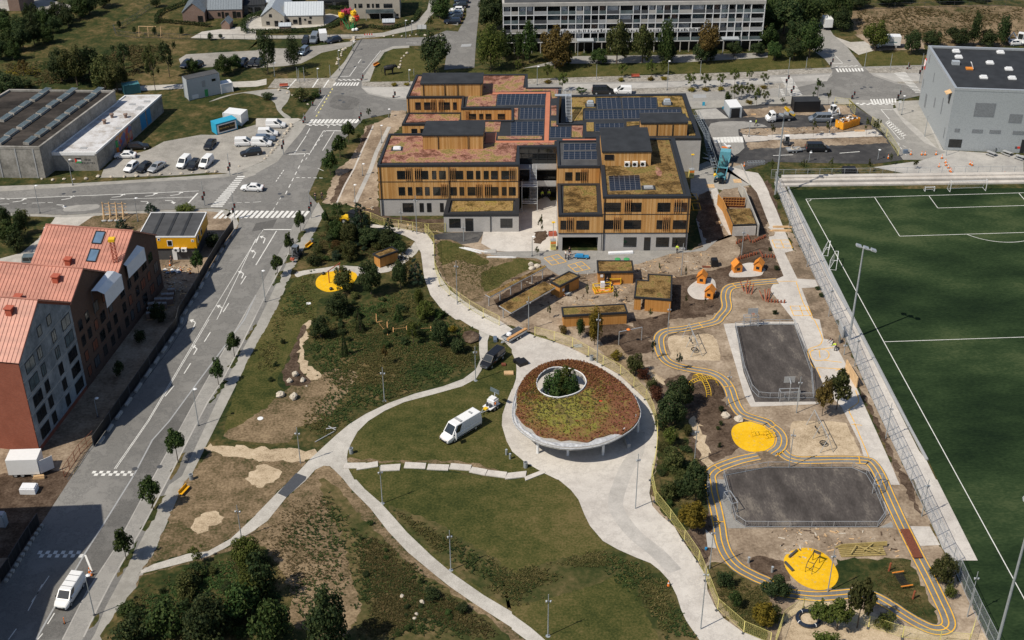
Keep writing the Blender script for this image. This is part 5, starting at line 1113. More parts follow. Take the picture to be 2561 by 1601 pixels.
c_,W=cntr('two-storey grey cabin with flat roof','00 1790,955','00 2092,888',2.6,5.2,'zinc','felt_grey',[(.45,.55,2.6,4.2,'gmt'),(.5,.6,.2,1.9,'green'),(.76,.88,3.5,4.1,'glass'),(.1,.3,.3,1.2,'wmt')],'stacked_cabin','site office',False)
c_,W=cntr('white box shed beside the grey cabin','00 2098,888','00 2205,868',2.2,2.3,'wmt',None,(),'box_shed','shed',False)
cntr('white shipping container behind the blue kiosk','00 2120,1172','00 2285,1192',3.2,2.6,'whitep')
M.cyan=pln('cyan_paint',(.03,.32,.5),.45);M.gold=pln('gold_paint',(.6,.4,.12),.5)
O=G1('00 2052,1280');E1=G1('00 2250,1224');a=atan2(E1.y-O.y,E1.x-O.x);W=(E1-O).length
b=obj_('kiosk_container','turquoise container kiosk with a black panel of gold lettering','container',O,a)
mb=MB();mb.bb(0,W,0,2.4,.1,2.55);mb.mk_('body',M.cyan,b);mb=MB();mb.bb(-.03,W+.03,-.05,2.45,2.55,2.62);mb.mk_('roof',M.cyan,b)
mb=MB();mb.bb(.25,W-.25,-.05,0,.25,2.35);mb.mk_('panel',M.black,b)
mb=MB()
for x0,x1,z0,z1 in((.25,.6,.3,2.3),(W-.6,W-.25,.3,2.3),(.6,W-.6,.3,.55),(.6,W-.6,2.05,2.3)):mb.bb(x0,x1,-.07,-.05,z0,z1)
mb.mk_('painted_border',M.wmt,b)
text(b,'Nørrebro Tivoli',.62,(W/2,-.075,1.35),(R(90),0,0),'gold')
cntr('faded teal shipping container by the workshop hall','00 1180,905','00 1330,880',2.2,2.3,'teal')
cntr('grey open container with dark doorway in the new car park','20 2055,1118','20 2165,1112',4.5,2.5,'zinc','whitep',[(.12,.85,.1,2.3,'black')])
def shed(lb_,rs,h,door=None,ov=.12,mat='wsh',name='timber_shed',wallpoly=None,slots=()):
 q=G(rs,h);O=V3((q[-1].x,q[-1].y,0));E1=q[-2];a=atan2(E1.y-O.y,E1.x-O.x)
 b=obj_(name,lb_,'shed',O,a);pgn=[loc(p,O,a)[:2]for p in q]
 wp=inset(pgn,ov)if wallpoly is None else[loc(p,O,a)[:2]for p in G(wallpoly,h)]
 wls(b,wp,0,h-.22,mat);frf(b,pgn,h,.2,.25,'felt','parapet');bed(b,inset(pgn,.24),h-.2,'sed_brown',.1)
 y=min(p[1]for p in wp)
 if door:p,d=LY(door,y,O,a);mb=MB();mb.bb(p.x,d.x,y-.03,y+.05,.02,p.z);mb.mk_('door',M.black,b)
 return b,O,a,y
Y_='@1200/640/480'
b,O,a,y=shed('timber shed with sedum roof and dark doorway behind the yellow frames',f'{Y_} 1475,55 1922,58 1945,195 1485,200',2.6,f'{Y_} 1572,218 1648,330')
p=LY(f'{Y_} 1537,252',y,O,a)[0];mb=MB();mb.bb(p.x-.25,p.x+.25,y-.08,y,p.z-.25,p.z+.25);mb.mk_('meter_box',M.whitep,b)
b,O,a,y=shed('angled timber shed with sedum roof behind a wheelbarrow',f'{Y_} 885,318 1125,190 1265,250 1008,380',2.6)
p,q=LY(f'{Y_} 1075,360 1125,470',y,O,a)
mb=MB();mb.bb(p.x,q.x,y-.03,y+.05,.02,2.);mb.mk_('door',M.black,b);p=LY(f'{Y_} 1052,415',y,O,a)[0];mb=MB();mb.bb(p.x-.2,p.x+.2,y-.08,y,1.1,1.6);mb.mk_('meter_box',M.whitep,b)
b,O,a,y=shed('L-shaped timber shed with sedum roof over an open porch',f'{Y_} 1970,298 2118,308 2118,226 2428,243 2415,548 1945,515',2.7,None,wallpoly=f'{Y_} 2090,305 2118,310 2118,230 2425,247 2412,546 2085,525')
mb=MB();mb.bb(.05,1.2,.1,.25,.05,2.4);mb.mk_('porch_screen',M.wsh,b)
shed('long low timber shed with sedum roof behind the shrubs',f'{Y_} 1030,645 1830,602 1865,708 1045,752',2.4)
shed('lone timber shed with sedum roof at the edge of the wooded mound','11 1105,885 1285,818 1345,855 1168,918',2.4)
def canopy(lb_,rs,h,np_):
 q=G(rs,h);A_,B_,C_,D_=q;O=V3((D_.x,D_.y,0));a=atan2(C_.y-D_.y,C_.x-D_.x)
 b=obj_('bike_canopy',lb_,'canopy',O,a);pgn=[loc(p,O,a)[:2]for p in q]
 mb=MB();mb.prism(pgn,h-.12,h);mb.mk_('roof',M.steel,b);bed(b,inset(pgn,.1),h,'sed_brown',.08)
 c=[V3((*p,0))for p in pgn]
 for i in range(np_):
  t=(i+.25)/(np_-.5);u=c[0].lerp(c[1],t);v=c[3].lerp(c[2],t);m_=u.lerp(v,.15);mb=MB();mb.bb(m_.x-.07,m_.x+.07,m_.y-.07,m_.y+.07,0,h-.12);mb.mk_('post',M.steel,b)
  m2=MB();m2.bar((u.x,u.y,h-.2),(v.x,v.y,h-.2),.08,.12);m2.mk_('beam',M.steel,b)
 return b
canopy('narrow sedum-roofed bike canopy along the grass bank',f'{Y_} 70,490 820,115 850,140 130,522',2.5,6)
canopy('wide sedum-roofed bike canopy beside the timber shed',f'{Y_} 240,630 810,320 955,400 395,725',2.5,5)
def bikeshelter():
 Z4='@1700/370/320';h=2.4
 O=G1(f'{Z4} 1040,1620');a=0
 b=obj_('waste_shelter','half-roofed shelter with a concrete wall and open timber grid','shelter',(0,0,0))
 q=G(f'{Z4} 885,1150 1335,1142 1450,1440 1008,1455',h);wls(b,q,h-.2,h,'felt','roof');bed(b,inset([p[:2]for p in q],.12),h,'sed_brown',.08)
 w1=[gz(p,2.6)for p in P(f'{Z4} 1115,690 1220,755 1500,1445')];mb=MB()
 for u,v in zip(w1,w1[1:]):mb.bar((u.x,u.y,1.3),(v.x,v.y,1.3),.2,2.6)
 mb.mk_('concrete_wall',M.cgr,b)
 w2=[gz(p,2.3)for p in P(f'{Z4} 725,880 830,1000 900,1180 1000,1450')];mb=MB()
 for u,v in zip(w2,w2[1:]):mb.bar((u.x,u.y,1.15),(v.x,v.y,1.15),.12,2.3)
 mb.mk_('timber_wall',M.wsh,b)
 g=[gz(p,2.3)for p in P(f'{Z4} 820,935 1240,945')];mb=MB();u,v=g;zb=.6
 for i in range(9):p=u.lerp(v,i/8);mb.bar((p.x,p.y,zb),(p.x,p.y,2.3),.07)
 for i in range(4):mb.bar((u.x,u.y,zb+i*.55),(v.x,v.y,zb+i*.55),.07)
 mb.mk_('timber_grid',M.wsh,b);mb=MB();mb.bar((u.x,u.y+.15,1.2),(v.x,v.y+.15,1.2),.05,2.2);mb.mk_('back_panel',M.red_wood,b)
 s_=[p[:2]for p in G(f'{Z4} 725,880 830,780 1090,775 1150,930 815,930 830,1010',1.4)];wls(b,s_,0,1.4,'dirt','earth_roof')
 f_=[gz(p,.0)for p in P(f'{Z4} 1015,1620 1300,1590')]
 mb=MB();u,v=q[3],q[2];mb.bar((u.x,u.y,1.),(v.x,v.y,1.),.12,2.);mb.mk_('front_wall',M.conc,b)
bikeshelter()
for lb,s,an in(('orange playhouse on the far sand island nearer the sheds','21 2125,1050',.15),('orange open playhouse on the far sand island nearer the logs','21 2330,1040',-.45),('orange playhouse at the back of the near sand island','21 1795,1155',-.35),('orange playhouse at the front of the near sand island','21 1870,1295',-.45)):
 p=G1(s);t=obj_('playhouse',lb,'playhouse',p,an,'orange playhouses');w_,d_,e_,r_=1.5,1.5,1.35,2.15
 mb=MB();mb.bb(-w_/2,w_/2,-d_/2,d_/2,0,e_);mb.q((-w_/2,-d_/2,e_),(w_/2,-d_/2,e_),(0,-d_/2,r_));mb.q((w_/2,d_/2,e_),(-w_/2,d_/2,e_),(0,d_/2,r_));mb.mk_('wall',M.owd,t)
 for sg in(-1,1):mb=MB();mb.q((sg*(w_/2+.15),-d_/2-.15,e_-.12),(0,-d_/2-.15,r_+.04),(0,d_/2+.15,r_+.04),(sg*(w_/2+.15),d_/2+.15,e_-.12));mb.q((sg*(w_/2+.15),-d_/2-.15,e_-.04),(0,-d_/2-.15,r_+.12),(0,d_/2+.15,r_+.12),(sg*(w_/2+.15),d_/2+.15,e_-.04));mb.mk_('roof',M.owd,t)
 mb=MB();mb.bb(-.3,.3,-d_/2-.02,-d_/2+.02,.5,1.05);mb.mk_('window',M.black,t);mb=MB();mb.bb(w_/2-.02,w_/2+.02,-.3,.3,.05,1.1);mb.mk_('door',M.black,t)
PAVR=[]
def pavilion():
 zt=3.5
 edge=[p for p in G('22 560,384 400,400 260,445 140,535 60,640 20,760 5,880 20,980 100,1070 240,1160 390,1205 550,1225 740,1210 900,1170 1060,1090 1170,1005 1220,900 1200,810 1150,710 1040,600 900,500 740,420',zt)]
 O=sum(edge,V3())/len(edge);O.z=0
 b=obj_('oval_pavilion','white oval park pavilion with a sedum roof around a planted opening','pavilion',O)
 L=lambda ps:[V3((p.x-O.x,p.y-O.y,0))for p in ps]
 e=smt(L(edge),4,True);n=len(e)
 zc=zt+.35
 inner=smt(L(G('22 390,455 290,500 240,570 240,640 290,700 400,737 520,725 640,680 700,610 690,550 640,500 540,465',zc)),4,True)
 ci=sum(inner,V3())/len(inner)
 A=lambda v:atan2(v.y-ci.y,v.x-ci.x)
 def hit(th):
  d=V3((cos(th),sin(th),0));best=None
  for p,q in zip(e,e[1:]+e[:1]):
   s_=q-p;det=d.x*(-s_.y)+s_.x*d.y
   if abs(det)<1e-9:continue
   w_=p-ci;t_=(w_.x*(-s_.y)+s_.x*w_.y)/det;u_=(d.x*w_.y-d.y*w_.x)/det
   if t_>0 and 0<=u_<=1:best=t_
  return ci+d*best
 N_=72;ths=[-math.pi+2*math.pi*i/N_ for i in range(N_)]
 inn=[]
 for th in ths:
  v=min(inner,key=lambda q:abs((A(q)-th+math.pi)%(2*math.pi)-math.pi));inn.append(ci+V3((cos(th),sin(th),0))*(v-ci).length)
 out=[hit(th)for th in ths]
 def ringband(f0,f1,z0,z1,mb,k=1):
  for s_ in range(k):
   for i in range(N_):
    j=(i+1)%N_;g=lambda i,f:inn[i].lerp(out[i],f)
    u,v=f0+(f1-f0)*s_/k,f0+(f1-f0)*(s_+1)/k;za,zb=z0+(z1-z0)*s_/k,z0+(z1-z0)*(s_+1)/k
    p=[g(i,u),g(i,v),g(j,v),g(j,u)];mb.q((p[0].x,p[0].y,za),(p[1].x,p[1].y,zb),(p[2].x,p[2].y,zb),(p[3].x,p[3].y,za))
 mb=MB();ringband(0,1,zt-.05,zt-.2,mb);ringband(0,.985,zt+.22,zt+.02,mb,3)
 for i in range(N_):
  j=(i+1)%N_;mb.q((out[i].x,out[i].y,zt-.2),(out[j].x,out[j].y,zt-.2),(out[j].x,out[j].y,zt+.06),(out[i].x,out[i].y,zt+.06));mb.q((inn[i].x,inn[i].y,zt-.4),(inn[j].x,inn[j].y,zt-.4),(inn[j].x,inn[j].y,zc+.12),(inn[i].x,inn[i].y,zc+.12))
 mb.mk_('roof_shell',M.cgr,b)
 mb=MB();cl=out+out[:1];mb.tube([(p.x,p.y,zt+.06)for p in cl],.08,6,False);mb.mk_('roof_edge',M.fleece,b)
 mb=MB();cl=inn+inn[:1];mb.tube([(p.x,p.y,zc+.12)for p in cl],.09,6,False);mb.mk_('opening_rim',M.wmt,b)
 mt,t,bs=newmat('pavilion_sedum');p=N(t,'ShaderNodeTexCoord').outputs['Object']
 ln=N(t,'ShaderNodeVectorMath',operation='DISTANCE');t.links.new(p,ln.inputs[0]);ln.inputs[1].default_value=(-1.5,-1.5,3.7)
 nz=nze(t,p,.55,4,.65);md=N(t,'ShaderNodeMath',operation='MULTIPLY_ADD');t.links.new(nz,md.inputs[0]);md.inputs[1].default_value=22.;t.links.new(ln.outputs['Value'],md.inputs[2])
 dv=N(t,'ShaderNodeMath',operation='DIVIDE');t.links.new(md.outputs[0],dv.inputs[0]);dv.inputs[1].default_value=22.
 c1=ramp(t,dv.outputs[0],[(.25,(.1,.085,.02)),(.5,(.17,.13,.035)),(.62,(.24,.235,.03)),(.76,(.2,.1,.035)),(.92,(.2,.06,.035))])
 fn=nze(t,p,3.2,4,.75);f2=ramp(t,fn,[(.4,0),(.62,.55)]);c2=mix(t,f2,c1,(.09,.075,.02));f3=nze(t,p,1.1,4,.7);k3=ramp(t,f3,[(.55,0),(.68,.7)]);c3=mix(t,k3,c2,(.25,.24,.04))
 t.links.new(c3,bs.inputs['Base Color']);bs.inputs['Roughness'].default_value=.95;bump(t,bs,fn,.9,.15);M.pav_sedum=mt
 mb=MB();K=8;rows=[]
 for i,th in enumerate(ths):
  dg=math.degrees(th)%360;lim=.985
  if 195<dg<300:lim=.9-.05*sin(math.radians((dg-195)/105*180))+.025*sin(i*2.3)+.018*sin(i*5.1)
  if 170<dg<=195:lim=.93+.015*sin(i*3)
  rows.append([inn[i].lerp(out[i],.03+(lim-.03)*s_/K)for s_ in range(K+1)])
 zz=lambda s_:zc+.1-(.26)*s_/K
 PAVR.extend((rows,O,zz,K))
 for i in range(N_):
  j=(i+1)%N_
  for s_ in range(K):mb.q((*rows[i][s_][:2],zz(s_)),(*rows[i][s_+1][:2],zz(s_+1)),(*rows[j][s_+1][:2],zz(s_+1)),(*rows[j][s_][:2],zz(s_)))
  mb.q((*rows[i][K][:2],zz(K)),(*rows[i][K][:2],zt-.02),(*rows[j][K][:2],zt-.02),(*rows[j][K][:2],zz(K)))
 mb.mk_('sedum_carpet',M.pav_sedum,b)
 mb=MB();r2=random.Random(5)
 for i in range(N_):
  dg=math.degrees(ths[i])%360
  if not(196<dg<318):continue
  j=(i+1)%N_;a0,a1=inn[i].lerp(out[i],.9+.02*sin(i*1.7)),inn[j].lerp(out[j],.9+.02*sin(j*1.7));b0,b1=inn[i].lerp(out[i],.97),inn[j].lerp(out[j],.97);m0,m1=a0.lerp(b0,.5),a1.lerp(b1,.5);w0,w1=.16+.1*sin(i*2.1),.16+.1*sin(j*2.1)
  mb.q((a0.x,a0.y,zt+.1),(m0.x,m0.y,zt+w0),(m1.x,m1.y,zt+w1),(a1.x,a1.y,zt+.1));mb.q((m0.x,m0.y,zt+w0),(b0.x,b0.y,zt+.08),(b1.x,b1.y,zt+.08),(m1.x,m1.y,zt+w1))
 mb.mk_('fleece',M.fleece,b)
 pts=L(G('22 245,1262 530,1283 862,1278 1190,1060'))+[V3((-6,3,0)),V3((-3,6.5,0)),V3((5.5,4.5,0)),V3((-7.2,-1.5,0))]
 for p in pts:mb=MB();mb.lth([(.2,0),(.2,zt-.3)],12,(p.x,p.y,0));mb.mk_('column',M.wmt,b)
 p=L(G('22 1090,1180'))[0];mb=MB();mb.box((p.x,p.y,.45),(.5,2.2,.9),.1);mb.mk_('low_wall',M.gmt,b)
 mb=MB();mb.tube([(q.x*.55+p_.x*.45,q.y*.55+p_.y*.45,.35)for q,p_ in zip(inn[:40],out[:40])],.22,6);mb.mk_('bench',M.gmt,b)
 return ci+O
PAV=pavilion()
# ================================================================ trees, shrubs, hedges, grass
def leaf(mb,c,n,s,r_,asp=.62):
 a=V3((0,0,1))if abs(n.z)<.9 else V3((1,0,0));u=n.cross(a).normalized();v=n.cross(u);th=r_.uniform(0,6.28);u,v=u*cos(th)+v*sin(th),v*cos(th)-u*sin(th)
 mb.q(c-u*s,c-v*s*asp+n*s*.15,c+u*s,c+v*s*asp+n*s*.15)
def crown(mb,lbs,nleaf,ls,r_,fill=.55,squash=1.,droop=.0):
 tot=sum(l[3]**2 for l in lbs)
 for cx,cy,cz,rr in lbs:
  for _ in range(max(4,int(nleaf*rr*rr/tot))):
   d=V3((r_.gauss(0,1),r_.gauss(0,1),r_.gauss(0,1))).normalized();k=rr*(1-fill*r_.random()**2)
   p=V3((cx+d.x*k,cy+d.y*k,cz+d.z*k*squash))
   n=(d+V3((r_.gauss(0,.45),r_.gauss(0,.45),r_.gauss(.25,.45)))).normalized()
   leaf(mb,p,n,ls*r_.uniform(.6,1.35),r_,.45 if droop else .62)
def trunk_mesh(par,limbs,h0,r0,r_,name='trunk'):
 mb=MB();mb.tube([(0,0,-.02),(r_.uniform(-.01,.01),r_.uniform(-.01,.01),h0*.5),(0,0,h0)],[r0*1.25,r0,r0*.8],7)
 for l in limbs:mb.tube([(0,0,h0*.9),(l[0]*.45,l[1]*.45,h0*.9+(l[2]-h0*.9)*.6),(l[0]*.85,l[1]*.85,l[2])],[r0*.6,r0*.4,r0*.15],5)
 return mb.mk_(name,M.trunk,par)
def mktree(kind,seed):
 """unit tree: one high, one wide; scaled where it is planted"""
 r_=random.Random(seed);t=obj_('tree','','tree');mb=MB()
 if kind=='round':
  lbs=[(r_.uniform(-.08,.08),r_.uniform(-.08,.08),.68,.24)]+[(cos(a+.4)*q,sin(a+.4)*q,z,r)for a,q,z,r in[(i*2*math.pi/6+r_.uniform(-.3,.3),r_.uniform(.2,.32),r_.uniform(.45,.72),r_.uniform(.13,.2))for i in range(6)]]+[(r_.uniform(-.14,.14),r_.uniform(-.14,.14),.84,.14),(r_.uniform(-.1,.1),r_.uniform(-.1,.1),.92,.08)]
  crown(mb,lbs,1500,.042,r_,.6);h0,r0=.42,.018
 elif kind=='big':
  lbs=[(0,0,.55,.3)]+[(cos(a)*q,sin(a)*q,z,r)for a,q,z,r in[(i*2.4+r_.uniform(-.4,.4),r_.uniform(.2,.34),r_.uniform(.25,.78),r_.uniform(.12,.19))for i in range(13)]]+[(r_.uniform(-.1,.1),r_.uniform(-.1,.1),.88,.12)]
  crown(mb,lbs,3600,.03,r_,.5);h0,r0=.3,.024
 elif kind=='tall':
  lbs=[(r_.uniform(-.12,.12),r_.uniform(-.12,.12),z,r_.uniform(.15,.24)*(1 if z<.8 else .6))for z in[.3+.045*i for i in range(15)]]+[(cos(i*2.1)*.28,sin(i*2.1)*.28,.3+.05*i,.13)for i in range(9)]
  crown(mb,lbs,2600,.032,r_,.6);h0,r0=.3,.018
 elif kind=='open':
  lbs=[(cos(a)*q,sin(a)*q,z,r)for a,q,z,r in[(i*2.4+r_.uniform(-.5,.5),r_.uniform(.08,.38),r_.uniform(.38,.92),r_.uniform(.07,.13))for i in range(17)]]
  crown(mb,lbs,1300,.03,r_,.8);h0,r0=.4,.014
 elif kind=='sapling':
  lbs=[(cos(a)*q,sin(a)*q,z,r)for a,q,z,r in[(i*2.4,r_.uniform(.05,.34),r_.uniform(.45,.95),r_.uniform(.07,.14))for i in range(9)]]
  crown(mb,lbs,230,.052,r_,.9);h0,r0=.6,.012
 elif kind=='pine':
  lbs=[]
  for i in range(9):
   z=.16+.8*i/8;q=.4*(1-(z-.1)**1.4*.85)
   for k in range(6 if i<6 else 3):a=i*1.1+k*2*math.pi/6+r_.uniform(-.3,.3);f=r_.uniform(.5,1);lbs.append((cos(a)*q*f,sin(a)*q*f,z+r_.uniform(-.04,.04),.1*(1.1-z*.55)))
  crown(mb,lbs,2300,.028,r_,.7,.6);h0,r0=.8,.02
 elif kind=='cone':
  lbs=[]
  for i in range(12):
   z=.06+.9*i/11;q=.42*(1-z)+.02
   for k in range(5):a=i*1.3+k*2*math.pi/5;lbs.append((cos(a)*q*.8,sin(a)*q*.8,z-.02,.05+.09*(1-z)))
  crown(mb,lbs,1300,.034,r_,.7,.5);h0,r0=.7,.02
 elif kind=='willow':
  lbs=[(cos(a)*q,sin(a)*q,z,r)for a,q,z,r in[(i*2.4,r_.uniform(.1,.34),r_.uniform(.3,.85),r_.uniform(.13,.2))for i in range(15)]]
  crown(mb,lbs,3200,.032,r_,.5,1.5,1);h0,r0=.4,.02
 else:
  lbs=[(cos(a)*q,sin(a)*q,z,r)for a,q,z,r in[(i*2.4+r_.uniform(-.5,.5),r_.uniform(.05,.33),r_.uniform(.22,.72),r_.uniform(.14,.24))for i in range(11)]]
  crown(mb,lbs,1300,.04,r_,.55);h0,r0=.3,.015
 limbs=r_.sample(lbs,min(6,len(lbs)))
 mb.mk_('crown',M.leaf_green,t);trunk_mesh(t,limbs,h0,r0,r_)
 return Proto(t)
PT={}
for k_ in('round','big','tall','open','sapling','pine','cone','willow','shrub'):PT[k_]=[mktree(k_,11*j+3)for j in range(3 if k_ in('big','shrub','round')else 2)]
TN={'sapling':('young_tree','young tree'),'pine':('pine_tree','tree'),'cone':('spruce_tree','tree'),'shrub':('shrub','shrub'),'willow':('birch_tree','tree')}
tc=[0]
def depth(p):return(p-CPOS).dot(FWD)
def plant(kind,lf,t,bx,by,ty,wpx,lb_,grp=None,squash=1.):
 base=G1(f'{t} {bx},{by}');h=max(.35,hgt_(base,P(f'{t} {bx},{ty}')[0]))
 k=src(t,1,0)[0]-src(t,0,0)[0];wd=max(.3,wpx*k*depth(base)/FPX)
 return place(kind,lf,base,h,wd,lb_,grp)
def place(kind,lf,base,h,wd,lb_,grp=None):
 tc[0]+=1;pr=PT[kind][tc[0]%len(PT[kind])]
 o=pr.put(base,RU(0,6.28),lb_,grp,(wd*1.08,wd*1.08,h),{'crown':M['leaf_'+lf]})
 nm,cat=TN.get(kind,('tree','tree'));o.name=nm;o['category']=cat
 return o
def row(kind,lf,t,lst,lab,grp):
 for i,e in enumerate(lst):plant(kind,e[4]if len(e)>4 else lf,t,*e[:4],lab.format(o=ORDS[i]),grp)
st=[('03',1195,760,450,205),('03',1450,285,-45,225),('02',1685,1350,1020,215),('02',2068,615,355,150),('02',2218,350,110,155),('11',210,1100,890,140),('11',322,890,680,110),('11',425,690,475,118),('11',662,640,470,75),('11',705,140,-95,165),('10',798,1500,1270,170),('10',880,1350,1150,150)]
for i,e in enumerate(st):plant('round','green',*e,f'maple street tree in the roadside verge, {ORDS[i]} up from the bottom of the picture','street trees along the main road')
